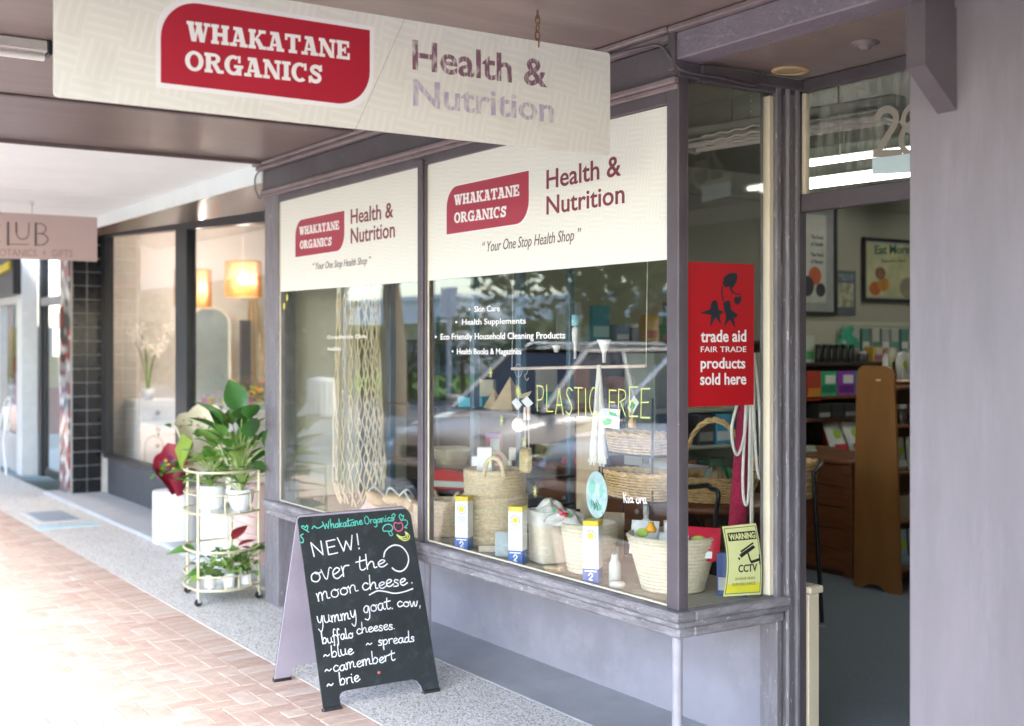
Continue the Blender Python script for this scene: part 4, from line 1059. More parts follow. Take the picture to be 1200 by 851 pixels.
# fluorescent strip fittings, lit
TUBE = mat('lit_tube', (.9, .9, .88), .4, 0, em=(1, .98, .9), ems=2.4)
FITM = mat('fitting_white', (.5, .54, .48), .4, .05, 5)
def strip_light(p, q, label, lit=True, hang=True):
    p, q = V(*p), V(*q); L_ = (q-p).length; d = (q-p).normalized(); n = V(-d.y, d.x, 0)
    t = empty('strip_light', (p+q)/2, label=label, cat='light', group='twin tube fittings hanging from the shop ceiling')
    fr = lambda x, y, z: p + d*x + n*y + V(0, 0, z)
    MB().box(0, L_, -.06, .06, 0, .07, .01, fr=fr).build('housing', FITM, t)
    MB().box(0, L_, -.1, .1, -.012, .0, .004, fr=fr).build('reflector', FITM, t)
    for s_ in (-.07, .07):
        MB().tube([fr(.05, s_, -.035), fr(L_-.05, s_, -.035)], .017, 10).build('tube', TUBE if lit else MATS['unlit_tube'], t)
    for x in (.03, L_-.03): MB().box(x-.02, x+.02, -.1, .1, -.055, -.012, .004, fr=fr).build('end_holder', FITM, t)
    for x in (.35, L_-.35): MB().tube([fr(x, 0, .07), fr(x, 0, 3.08-p.z)], .004, 6).build('hanger', GALV, t)
strip_light((-5.308, 4.632, 2.800), (-3.959, 4.853, 2.800), 'unlit twin tube fitting across the side window and the glass over the door', lit=False)
strip_light((-5.740, 6.009, 2.860), (-4.746, 6.156, 2.860), 'lit upper twin tube fitting seen through the glass over the doorway')
strip_light((-5.564, 5.786, 2.700), (-4.540, 5.888, 2.700), 'lit lower twin tube fitting seen through the glass over the doorway')
strip_light((-6.9, 8.8, 2.9), (-4.7, 8.8, 2.9), 'lit twin tube fitting deepest in the shop by the back wall')
strip_light((-2.2, 6.6, 2.86), (-.2, 6.6, 2.86), 'lit twin tube fitting behind the wall pier, right side of the shop')
# pleated paper streamer on its bead chain, seen through the side window
st_ = empty('wall_streamer', (-3.9, 3.6, 2.45), label='white crinkled paper streamer with a bead chain hanging inside the side window', cat='streamer')
mb = MB()
for k in range(3):
    mb.tube([V(-4.02 + .5*i/24, 3.62+.012*k, 2.56 - .022*k + .004*math.sin(i*1.4+k)) for i in range(25)], .006, 6)
mb.build('folds', COTTON, st_)
mb = MB()
for i in range(14): mb.lathe([(.0001, -.005), (.0045, 0), (.0001, .005)], (-3.72, 3.62, 2.60 + .022*i), 6)
mb.build('bead_chain', GALV, st_)

def card(name, x, y0, y1, z0, z1, m, parent, t=.006, side=1):
    return MB().box(x, x+t*side, y0, y1, z0, z1, .001).build(name, m, parent)
# posters on the left party wall
WX = -7.44
fw = frame((WX+.032, 0, 0), (0, 1, 0), (0, 0, 1))
def framed(label, y0, y1, z0, z1, fm, mount, art):
    t = empty('framed_poster', (WX, (y0+y1)/2, z0), label=label, cat='poster')
    w = .028
    fr = MB()
    fr.box(WX, WX+.03, y0, y1, z1-w, z1, .003); fr.box(WX, WX+.03, y0, y1, z0, z0+w, .003)
    fr.box(WX, WX+.03, y0, y0+w, z0+w, z1-w, .003); fr.box(WX, WX+.03, y1-w, y1, z0+w, z1-w, .003)
    fr.build('frame', fm, t)
    MB().box(WX, WX+.012, y0+w, y1-w, z0+w, z1-w, 0).build('mount', mount, t)
    f_ = frame((WX+.0135, 0, 0), (0, 1, 0), (0, 0, 1)); art(t, f_)
GREYM = mat('grey_mount', (.3, .31, .3), .7)
def art1(t, f_):
    MB().prism([(7.6, 2.02), (8.12, 2.02), (8.12, 2.78), (7.6, 2.78)], f_, 0, .001).build('print', mat('print_pale', (.5, .5, .44), .5, .2, 3), t)
    for i, (y, z, r, m) in enumerate(((7.78, 2.22, .07, 'apple_red'), (7.98, 2.25, .08, 'tomato'), (7.88, 2.16, .09, 'grape'), (8.05, 2.13, .06, 'grape'), (7.72, 2.12, .07, 'plum'))):
        c = {'apple_red': (.4, .06, .03), 'tomato': (.5, .1, .03), 'grape': (.03, .03, .04), 'plum': (.05, .03, .05)}[m]
        MB().prism([(y + r*math.cos(a), z + r*math.sin(a)) for a in [2*PI*k/14 for k in range(14)]], f_, 0, .0015+.0004*i).build('fruit', mat(m, c, .5), t)
    for k, (b_, z) in enumerate((('The Food', 2.57), ('of Health', 2.51), ('The Food', 2.42), ('of Beauty', 2.36))):
        fit(b_, f_, (7.93, z), (8.08, z), .03, BLACK, t, bold=.02, lift=.002)
framed('tall fruit poster in a black frame with grey mount, leftmost on the far wall', 7.4, (-7.400, 8.250, 1.911)[1], 1.915, 2.92, BLACK, GREYM, art1)
def art3(t, f_):
    a, b = 8.63, 9.5
    MB().prism([(a, 2.09), (b, 2.09), (b, 2.565), (a, 2.565)], f_, 0, .001).build('print', mat('print_straw', (.42, .42, .25), .5, .25, 5), t)
    fit('Eat More Fruit', f_, *[(8.7460,2.4710),(9.5070,2.5120)], .075, mat('poster_green', (.03, .12, .08), .5), t, bold=.02, lift=.002)
    fit('Nature’s Own', f_, *[(8.8350,2.3970),(9.1680,2.4150)], .028, BLACK, t, lift=.002)
    for i, (y, z, r, c) in enumerate(((8.75, 2.16, .08, (.4, .1, .03)), (8.86, 2.2, .08, (.45, .2, .04)), (8.82, 2.3, .07, (.2, .1, .08)), (9.2, 2.18, .12, (.25, .22, .16)))):
        MB().prism([(y + r*math.cos(q), z + .8*r*math.sin(q)) for q in [2*PI*k/14 for k in range(14)]], f_, 0, .0015+.0004*i).build('fruit', mat('art3_%d' % i, c, .5, .3, 12), t)
framed('wide straw coloured fruit poster in a black frame, rightmost on the far wall', 8.59, 9.6, 2.045, 2.615, BLACK, GREYM, art3)
p2 = empty('small_poster', (WX, 8.38, 1.92), label='small unframed photo poster between the two framed fruit posters', cat='poster')
card('sheet', WX, 8.25, 8.51, 1.915, 2.31, mat('poster_slate', (.09, .11, .13), .5), p2, .003)
card('photo', WX+.003, 8.28, 8.48, 1.99, 2.2, mat('poster_photo', (.32, .32, .22), .5, .7, 18), p2, .001)
card('photo', WX+.003, 8.28, 8.48, 2.22, 2.28, mat('poster_photo_dark', (.15, .2, .22), .5, .5, 18), p2, .001)

# shelving along the party wall
WSH = mat('shelf_unit_dark', (.045, .03, .022), .5, .2, 5)
CRM = mat('cream_bracket', (.42, .42, .34), .5, .05)
def shelf_unit(name, label, x0, x1, y0, y1, zs, top, back=None, m=WSH, face='x'):
    t = empty(name, ((x0+x1)/2, (y0+y1)/2, .02), label=label, cat='shelves')
    for z in zs: MB().box(x0, x1, y0+.02, y1-.02, z-.025, z, .003).build('shelf', WOODM if z < 1.3 and m is WSH else m, t)
    for y in (y0, y1-.02): MB().box(x0, x1, y, y+.02, .02, top, .003).build('side', m, t)
    MB().box(x0, x0+.01, y0+.02, y1-.02, .02, top, 0).build('back', back or m, t)
    return t
su = shelf_unit('wall_shelves', 'dark wall shelves of packaged goods under the posters, seen through the doorway', -7.44, -7.04, 7.3, 10.2, (.3, .74, 1.05, 1.235, 1.51), 1.52)
su2 = shelf_unit('wall_shelves', 'brown wall shelves of books and boxes behind the display window', -7.44, -7.05, 4.0, 7.1, (.4, .8, 1.2, 1.68), 1.69)
MB().box(-7.44, -7.42, 7.4, 10.2, 1.56, 1.86, .002).build('pegboard', CRM, su)

# goods: generic builders -----------------------------------------------------
def colm(c, r=.5): return plain(c, r)
def goods_box(label, x, y, z, w, d, h, c, rz=0, band=None, name='box', cat='box', group=None, word=None, lab=None):
    """carton: face towards +x after rotation rz; w along y, d along x"""
    t = empty(name, (x, y, z), rz, label=label, cat=cat, group=group)
    MB().box(-d/2, d/2, -w/2, w/2, 0, h, .002).build('carton', colm(c), t, local=True)
    if band: MB().box(d/2, d/2+.0015, -w*.44, w*.44, h*.12, h*.42, 0).build('label', colm(band), t, local=True)
    if lab: MB().box(d/2, d/2+.002, -w*.2, w*.4, h*.5, h*.85, 0).build('panel', colm(lab), t, local=True)
    if word:
        f_ = lambda u, v, q=0: V(d/2+.002+q, u, v)
        o = fit(word, f_, (-w*.42, h*.62), (w*.42, h*.62), min(h*.2, .03), WHITE, None, bold=.01)
        o.parent = t
    return t
def bottle(label, x, y, z, r, h, c, cap, group=None, lab=None, name='bottle'):
    t = empty(name, (x, y, z), label=label, cat='bottle', group=group)
    MB().lathe([(.0001, 0), (r*.95, 0), (r, .004), (r, h*.62), (r*.8, h*.72), (r*.36, h*.78), (r*.36, h*.86), (.0001, h*.86)], seg=14).build('body', colm(c, .3), t, local=True)
    MB().lathe([(.0001, h*.84), (r*.45, h*.84), (r*.45, h), (.0001, h)], seg=12).build('cap', colm(cap, .4), t, local=True)
    if lab: MB().lathe([(r*1.01, h*.15), (r*1.01, h*.5)], seg=14).build('label', colm(lab), t, local=True)
    return t
def jar(label, x, y, z, r, h, c, cap, group=None):
    t = empty('jar', (x, y, z), label=label, cat='jar', group=group)
    MB().lathe([(.0001, 0), (r*.95, 0), (r, .004), (r, h*.75), (r*.85, h*.8), (.0001, h*.8)], seg=14).build('body', colm(c, .3), t, local=True)
    MB().lathe([(.0001, h*.78), (r*.9, h*.78), (r*.9, h), (.0001, h)], seg=14).build('lid', colm(cap, .4), t, local=True)
    return t

# goods through the doorway (left wall shelves)
WXF = -7.2
for i, y in enumerate((8.02, 8.1, 8.18, 8.26, 8.34, 8.42)):
    jar('black jar, %s from the left in the row on the top wall shelf' % ORD[i], -7.12, y*.96, 1.51, .034, .15, (.015, .015, .018), (.02, .02, .02), 'black jars in a row on the top wall shelf')
goods_box('green and white bag standing left of the black jars on the top shelf', -7.2, 7.6, 1.51, .16, .1, .22, (.5, .55, .46), band=(.1, .4, .15), name='bag', cat='bag')
gb = empty('crumpled_bag', (-7.15, 8.08, 1.66), label='crumpled green plastic bag hooked above the black jars', cat='bag')
mb = MB(); rr = random.Random(5)
for k in range(5):
    vs = [(rr.uniform(-.05, .05), rr.uniform(-.12, .12), rr.uniform(0, .17)) for _ in range(3)]
for k in range(16):
    a = V(rr.uniform(-.05, .05), rr.uniform(-.12, .1), rr.uniform(.02, .16))
    mb.add([a, a+V(.03, .06, rr.uniform(-.05, .05)), a+V(.01, .02, -.07)], [(0, 1, 2)])
mb.build('film', colm((.06, .4, .26), .3), gb, local=True, recalc=False)
for i in range(9):
    y = 8.3 + i*.13
    t = goods_box('%s blister pack, %s along the peg rail above the silver bags' % (('grey green', 'pale grey', 'dark teal', 'light grey')[i % 4], ORD[i]), -7.38, y, 1.60, .1, .03, .2, ((.3, .36, .34), (.38, .4, .38), (.1, .22, .2), (.45, .46, .42))[i % 4], band=((.6, .62, .6), (.1, .3, .2))[i % 2], group='packs hanging on the peg rail', name='hanging_pack', cat='packet')
    MB().tube([(-.06, 0, .22), (.05, 0, .22)], .003, 6).build('hook', GALV, t, local=True)
goods_box('green tea carton on the wall shelf beside the purple one', -7.12, 7.75, 1.235, .19, .12, .2, (.03, .42, .2), lab=(.7, .72, .66), band=(.02, .2, .1))
goods_box('purple tea carton on the wall shelf beside the green one', -7.12, 7.965, 1.235, .2, .12, .2, (.28, .05, .42), lab=(.72, .7, .72), band=(.12, .02, .2))
goods_box('pale blue carton on the wall shelf against the oak panel', -7.12, 8.14, 1.235, .12, .12, .2, (.1, .3, .5), lab=(.7, .72, .72))
goods_box('red and orange carton at the left end of the tea shelf', -7.1, 7.56, 1.2, .16, .12, .24, (.45, .05, .02), band=(.6, .25, .03))
for i, y in enumerate((8.0, 8.16, 8.32)):
    goods_box('%s low dark display tray from the left under the tea cartons' % ORD[i], -7.1, y*.955, 1.05, .14, .2, .12, (.02, .02, .022), group='dark display trays on the shelf under the tea', name='display_tray', cat='tray', band=((.3, .3, .28), (.03, .03, .03), (.2, .2, .2))[i])
def packet(label, x, y, z, w, h, tilt, c, c2, rz=0, group=None, name='packet'):
    t = empty(name, (x, y, z), rz, label=label, cat='packet', group=group)
    fr = lambda a, b, d=0: V(d*math.cos(tilt) - b*math.sin(tilt), a, b*math.cos(tilt) + d*math.sin(tilt))
    mb = MB(); vs = []; n = 6
    for s_ in (1, -1):
        for j in range(n+1):
            for i in range(n+1):
                u, v = i/n, j/n; vs.append(fr((u-.5)*w, v*h, s_*.03*(math.sin(PI*u)*math.sin(PI*v))**.6 if 0 < u < 1 and 0 < v < 1 else 0))
    m_ = (n+1)**2; fs = []
    for j in range(n):
        for i in range(n):
            a = j*(n+1)+i; fs += [(a, a+1, a+n+2, a+n+1), (m_+a, m_+a+n+1, m_+a+n+2, m_+a+1)]
    mb.add(vs, fs, True); mb.build('film', colm(c, .3), t, local=True)
    mb = MB(); mb.prism([(-w*.35, h*.1), (w*.35, h*.1), (w*.35, h*.3), (-w*.35, h*.3)], fr, .026, .03); mb.build('label', colm(c2), t, local=True)
    mb = MB(); mb.prism([(w*.22*math.cos(a), h*.6 + h*.14*math.sin(a)) for a in [2*PI*k/12 for k in range(12)]], fr, .028, .033); mb.build('picture', colm((.35, .5, .05)), t, local=True)
    return t
packet('leaning white packet with a red foot and green picture, left of the oak panel', -7.0, 7.84, .74, .2, .3, .45, (.62, .64, .6), (.5, .03, .04))
packet('second leaning white packet with a red foot, half hidden behind the oak panel', -7.0, 8.06, .74, .2, .3, .45, (.6, .62, .6), (.5, .03, .04))
goods_box('red carton behind the leaning packets on the wall shelf', -7.25, 8.03, .74, .18, .1, .3, (.5, .03, .03), lab=(.7, .65, .6))
goods_box('shallow brown cardboard tray on the lower wall shelf', -7.1, 7.55, .74, .34, .3, .08, (.24, .13, .06), name='tray', cat='tray')

rr = random.Random(77)
SC = [((.5, .06, .05), 'red'), ((.06, .3, .18), 'green'), ((.5, .45, .35), 'cream'), ((.06, .16, .35), 'blue'), ((.45, .3, .05), 'ochre'), ((.05, .05, .06), 'black'), ((.3, .1, .3), 'plum'), ((.55, .56, .54), 'white')]
for z, nm, hm, ya in ((1.511, 'top', .15, 8.18), (1.051, 'tray', .14, 8.14), (.741, 'middle', .2, 8.2), (.301, 'low', .26, 7.5)):
    y = ya; k = 0
    while y < 9.5 and k < 12:
        w = rr.uniform(.06, .13); c, cn = SC[rr.randrange(8)]; h = hm*rr.uniform(.65, 1.1); l = '%s %s, %s along the %s wall shelf through the doorway'
        if rr.random() < .4: jar(l % (cn, 'jar', PLACE[k], nm), -7.13, y+w/2, z, w*.42, h*.8, c, (.5, .5, .48))
        elif rr.random() < .5: packet(l % (cn, 'packet', PLACE[k], nm), -7.12, y+w/2, z, w, h, .08, c, SC[(k+3) % 8][0])
        else: goods_box(l % (cn, 'carton', PLACE[k], nm), -7.12, y+w/2, z, w, .1, h, c, band=SC[(k+5) % 8][0], lab=(.5, .5, .5) if k % 2 else None)
        y += w+.012; k += 1
# dark counter with plank front, far side of the doorway view
ct = empty('counter', (-6.5, 6.9, .02), label='dark stained wooden counter with horizontal planks, seen left in the doorway', cat='counter')
for i in range(5): MB().box(-7.0, -5.9, 6.68, 6.70, .06+.15*i, .06+.15*i+.142, .004).build('plank', WOODM, ct)
MB().box(-7.0, -5.88, 6.70, 7.25, .02, .82, 0).build('carcass', WOODD, ct)
MB().box(-5.93, -5.86, 6.66, 6.72, .02, .82, .004).build('corner_stile', WOODM, ct)
MB().box(-7.04, -5.84, 6.62, 7.3, .82, .85, .006).build('top', WOODM, ct)
bag_ = empty('paper_bag', (-6.6, 6.85, .85), label='folded pale printed bag lying on the dark counter top', cat='bag')
mb = MB(); mb.box(-.16, .16, -.1, .1, 0, .02, .006); mb.box(-.12, .14, -.08, .1, .02, .045, .006); mb.build('folds', colm((.35, .42, .33)), bag_, local=True)

# oak end panel with the shelf bay behind it
ok = empty('oak_shelf_unit', (-5.54, 7.1, .02), label='tall tapered oak end panel of the shelf bay inside the doorway', cat='shelves')
fo = lambda u, v, w: V(u, w, v)
pts = [(-5.70, .02), (-5.62, .02), (-5.58, .05), (-5.48, .055), (-5.42, .02), (-5.31, .02), (-5.335, .8), (-5.365, 1.45), (-5.39, 1.5), (-5.44, 1.515), (-5.62, 1.515), (-5.66, 1.49), (-5.675, 1.44), (-5.69, .8)]
MB().prism(pts, fo, 6.5, 6.522).build('end_panel', WOODO, ok)
for z in (.18, .5, .82, 1.13, 1.38): MB().box(-5.66, -5.345, 6.524, 7.7, z-.02, z, .002).build('shelf', WOODM, ok)
MB().box(-5.67, -5.655, 6.524, 7.7, .02, 1.5, 0).build('back', WOODD, ok)
MB().prism(pts, fo, 7.7, 7.72).build('end_panel', WOODO, ok)
MB().bar((-5.5, 6.49, 1.42), (-5.3, 6.6, 1.42), .012, .012).build('rail', PALEW, ok)
rr = random.Random(11)
for i in range(8):
    y = 6.6+i*.13
    packet('crumpled silver foil bag, %s from the front in the heap on the oak unit' % ORD[i], -5.48+rr.uniform(-.08, .08), y, 1.4, .12, .2, rr.uniform(-.4, .5), (.5, .5, .48), (.6, .6, .6), rz=rr.uniform(-1, 1), group='silver foil bags heaped on the oak shelf unit', name='foil_bag')
for i in range(5):
    jar('small dark jar, %s from the front on the upper shelf of the oak unit' % ORD[i], -5.4, 6.62+i*.14, 1.13, .04, .13, (.05, .04, .035), (.4, .4, .38), 'dark jars on the oak unit')
for i in range(5):
    packet('clear bag of dried food, %s from the front on the oak unit middle shelf' % ORD[i], -5.42, 6.62+i*.16, .82, .14, .22, .1, (.42, .45, .36), (.55, .55, .5), group='bags of dried food on the oak unit')
for i in range(4):
    packet('pale blue bag, %s from the front on the lowest shelf of the oak unit' % ORD[i], -5.42, 6.64+i*.18, .18, .16, .24, .1, (.35, .45, .5), (.2, .3, .35), group='blue bags low on the oak unit')
for i in range(5):
    goods_box('small brown box, %s from the front low on the oak unit' % ORD[i], -5.42, 6.62+i*.15, .5, .12, .12, .16, (.22, .16, .1), group='brown boxes on the oak unit')

# black tube stand carrying a wicker basket, inside the doorway
def tube_stand(label, base, top, lean):
    t = empty('tube_stand', base, label=label, cat='stand')
    b = V(*base); 
    pts = spline([V(0, 0, .03), V(-.02, -.01, .4), V(-.045, -.02, .84), V(-.05, .0, .9), V(-.12, .12, .93), V(-.3, .3, .935)], 6)
    MB().tube(pts, .0125, 10).build('tube', BLACKM, t, local=True)
    pts = [p + V(-.35, .25, 0) for p in pts[:12]]
    MB().tube(pts, .0125, 10).build('tube', BLACKM, t, local=True)
    MB().lathe([(.0001, -.012), (.022, -.012), (.026, 0), (.022, .012), (.0001, .012)], seg=16).build('castor', mat('castor_grey', (.3, .3, .3), .4), t, local=True)
    c = t.children[-1]; c.rotation_euler = (PI/2, 0, .4); c.location = (0, 0, .026)
    return t
tube_stand('black tubular stand on a castor just inside the open doorway', (-4.95, 5.38, .02), None, None)

# ------------------------------------------------------------------ baskets
def coil_basket(name, label, x, y, z, r0, r1, h, m, rows=14, sx=1, sy=1, rz=0, handles=None, power=2, cat='basket', group=None, belly=0):
    t = empty(name, (x, y, z), rz, label=label, cat=cat, group=group)
    prof = [(.0001, .004), (r0*.9, .002)]
    ch = h/rows
    for i in range(rows):
        for k, q in enumerate((.06, .3, .7, .94)):
            s_ = (i+q)/rows
            r = r0+(r1-r0)*s_ + belly*math.sin(PI*s_)
            prof.append((r + (.0, .32, .32, .0)[k]*ch, h*s_))
    top = prof[-1]
    prof += [(top[0]-.004, h+.003), (top[0]-.01, h-.002)]
    for i in range(5): s_ = 1-i/5; prof.append((max(.001, (r0+(r1-r0)*s_+belly*math.sin(PI*s_))-.012), h*s_*.98))
    prof.append((.001, .012))
    mb = MB(); mb.lathe(prof, seg=40, sx=sx, sy=sy, power=power)
    mb.build('coils', m, t, local=True)
    if handles:
        for a, w, hh in handles:
            ca, sa = math.cos(a), math.sin(a)
            pts = []
            for k in range(11):
                q = -1+2*k/10
                pts.append(V(r1*sx*ca - sa*q*w, r1*sy*sa + ca*q*w, h*.86 + hh*math.sqrt(max(0, 1-q*q)) ))
            MB().tube(pts, .011, 8).build('handle', m, t, local=True)
    return t
def wicker_basket(label, x, y, z, rx, ry, h, rz=0, rows=9, flare=1.18, handle=False, power=2.6, stakes=26, name='wicker_basket'):
    t = empty(name, (x, y, z), rz, label=label, cat='basket')
    def P(a, s_, off=0):
        ca, sa = math.cos(a), math.sin(a); q = (abs(ca)**power+abs(sa)**power)**(-1/power)
        f = 1+(flare-1)*s_
        n = V(ca, sa, 0)
        return V(rx*f*ca*q, ry*f*sa*q, h*s_) + n*off
    mb = MB()
    N_ = stakes*2
    for r_i in range(rows):
        s_ = (r_i+.5)/rows; ph = r_i % 2
        pts = [P(2*PI*k/N_, s_ + rr.uniform(-.01, .01), (.006 if (k+ph) % 2 else -.003)) for k in range(N_)]
        mb.tube(pts, h/rows*.46, 5, closed=True)
    mb.build('weave', WICK, t, local=True)
    mb = MB()
    for k in range(stakes): mb.tube([P(2*PI*(k+.25)/stakes, 0), P(2*PI*(k+.25)/stakes, 1.02)], .0035, 5)
    mb.build('stakes', WICK, t, local=True)
    mb = MB()
    for ph in (0, 1):
        mb.tube([P(2*PI*k/48, 1.02, .005*math.sin(k*1.3+ph*PI)) + V(0, 0, .006*math.cos(k*1.3+ph*PI)) for k in range(48)], .0065, 6, closed=True)
    mb.build('rim', WICK, t, local=True)
    mb = MB(); mb.lathe([(.0001, .008), (1, .008)], seg=32, sx=rx, sy=ry, power=power); mb.build('base', WICK, t, local=True)
    if handle:
        mb = MB()
        for ph in range(3):
            pts = [V((rx*1.1)*math.cos(PI*k/24), .01*math.sin(k*.9+ph*2.1), h*.9 + .3*math.sin(PI*k/24) + .01*math.cos(k*.9+ph*2.1)) for k in range(25)]
            mb.tube(pts, .008, 6)
        mb.build('handle', WICK, t, local=True)
    return t
PZ = .657
def inside(o, d=.6): pass
# big seagrass basket with a second one stacked in it
coil_basket('seagrass_basket', 'large round seagrass basket standing behind the first two white packets', -5.2, 3.30, PZ, .145, .165, .25, SEAG, 15)
coil_basket('seagrass_basket', 'upper seagrass basket with looped handles, stacked in the large one', -5.2, 3.30, PZ+.215, .150, .155, .16, SEAG, 10, handles=[(-.6, .05, .09), (2.5, .05, .09)])
goods_box('tall white carton standing in the upper seagrass basket', *(-5.26, 3.28, PZ+.31), .075, .06, .17, (.78, .79, .8), rz=-.7, band=(.6, .66, .7))
goods_box('short white carton lying in the upper seagrass basket, left of the tall one', *(-5.36, 3.33, PZ+.30), .1, .08, .125, (.76, .77, .78), rz=-.9, band=(.62, .64, .7))
coil_basket('seagrass_basket', 'small seagrass basket with stick handles beside the left packet', -5.57, 3.22, PZ, .075, .095, .19, SEAG, 12, handles=[(.3, .03, .06), (3.3, .03, .06)])
coil_basket('seagrass_basket', 'small seagrass basket behind the mullion, lower of the pair', -5.85, 3.32, PZ, .10, .115, .13, SEAG, 9)
# beige storage basket and folded cloth
t = empty('canvas_basket', (-4.63, 3.24, PZ), -.2, label='square beige canvas basket behind the middle packet', cat='basket')
mb = MB(); mb.lathe([(.0001, .002), (.078, .002), (.082, .01), (.088, .22), (.09, .235), (.085, .238), (.08, .225), (.074, .02), (.001, .02)], seg=40, power=6); mb.build('body', BEIGE, t, local=True)
mb = MB(); mb.lathe([(.09, .17), (.0925, .175), (.0945, .236), (.087, .24)], seg=40, power=6); mb.build('cuff', COTTON, t, local=True)
def cloth_heap(name, label, x, y, z, rx, ry, h, m, seed, cat='cloth', n=14):
    t = empty(name, (x, y, z), label=label, cat=cat); r2 = random.Random(seed); mb = MB(); vs = []
    ph = [r2.uniform(0, 6) for _ in range(6)]
    for j in range(n+1):
        for i in range(n*2):
            a = 2*PI*i/(n*2); s_ = j/n
            k = 1 + .12*math.sin(3*a+ph[0]) + .08*math.sin(7*a+ph[1]+s_*4)
            zz = h*(math.cos(s_*PI/2)**.6)*(1+.25*math.sin(4*a+ph[2]+s_*5)+.12*math.sin(9*a+ph[3]))
            vs.append((rx*s_*k*math.cos(a), ry*s_*k*math.sin(a), zz))
    fs = [(j*n*2+i, j*n*2+(i+1) % (n*2), (j+1)*n*2+(i+1) % (n*2), (j+1)*n*2+i) for j in range(n) for i in range(n*2)]
    mb.add(vs, fs, True); mb.build('folds', m, t, local=True); return t
cloth_heap('folded_cloth', 'folded white printed cloth in the canvas basket', -4.63, 3.24, PZ+.2, .085, .085, .07, COTTON, 4)
coil_basket('coil_basket', 'wide cream coil basket behind the third packet', -4.33, 3.24, PZ, .09, .122, .215, COIL, 12, sx=1.05)
t = cloth_heap('cherry_cloth', 'white cloth with red cherries and green leaves drooping over the cream coil basket', -4.42, 3.2, PZ+.2, .12, .09, .05, COTTON, 9)
mb = MB()
for (x, y, z) in ((.02, -.06, .055), (.045, -.055, .05), (-.01, -.05, .06)): mb.lathe([(.0001, -.012), (.01, -.007), (.013, 0), (.01, .008), (.0001, .012)], (x, y, z), 10)
mb.build('cherries', colm((.5, .01, .04), .3), t, local=True)
mb = MB()
for (x, y, z) in ((-.03, -.055, .06), (-.045, -.05, .055), (.06, -.05, .05)): mb.add([(x-.02, y, z), (x, y-.006, z+.012), (x+.02, y, z+.004), (x, y-.004, z-.01)], [(0, 1, 2, 3)])
mb.build('leaves', colm((.02, .35, .1), .4), t, local=True, recalc=False)
coil_basket('coil_basket', 'large cream coil basket of packets at the glass corner', -3.83, 3.29, PZ, .125, .19, .225, COIL, 15, sx=.98, sy=.98)
for (x, y, h, rz, w, c, c2, l, tl) in ((-3.95, 3.23, .14, -1.0, .12, (.78, .79, .8), (.6, .62, .66), 'white folded packet at the left of the corner coil basket', .3),
        (-3.76, 3.22, .11, -1.3, .14, (.76, .77, .78), (.25, .28, .35), 'white packet with grey pictures in the corner coil basket', .2),
        (-3.70, 3.32, .135, -1.0, .16, (.55, .02, .05), (.7, .7, .7), 'crimson packet at the right of the corner coil basket', .15),
        (-3.82, 3.30, .15, -1.1, .1, (.8, .8, .8), (.7, .7, .72), 'tall white packet in the middle of the corner coil basket', -.1)):
    packet(l, x, y, PZ+.13, w, h, tl, c, c2, rz=rz)
t = empty('orange_lid', (-3.86, 3.2, PZ+.245), label='small orange squeeze cap among the packets in the corner basket', cat='cap')
MB().lathe([(.0001, -.01), (.02, -.01), (.024, .004), (.014, .018), (.012, .03), (.0001, .032)], seg=14).build('cap', colm((.8, .38, .02), .4), t, local=True)

PS = [(-5.02, 3.50, 'roll', 'rolled white muslin behind the large seagrass basket'), (-4.90, 3.46, 'kraft', 'small kraft paper box behind the middle packet'), (-4.80, 3.52, 'bottle', 'amber bottle with a black cap behind the canvas basket'),
      (-4.74, 3.46, 'tin', 'round silver tin of balm behind the canvas basket'), (-4.50, 3.50, 'kraft2', 'upright brown paper packet behind the canvas basket'), (-4.28, 3.52, 'bottle2', 'white pump bottle behind the cream coil basket'),
      (-4.12, 3.46, 'card', 'pale green price card leaning beside the corner basket'), (-4.86, 3.12, 'slate', 'grey blue tented card on the burlap between two packets'), (-5.02, 3.14, 'soap', 'block of oatmeal soap lying at the glass between two packets'),
      (-4.40, 3.10, 'pegs', 'bundle of wooden pegs lying at the glass before the canvas basket'), (-3.98, 3.12, 'soap2', 'round white soap lying at the glass near the corner basket'), (-3.60, 3.40, 'book', 'dark blue book standing behind the corner basket near the warning sign')]
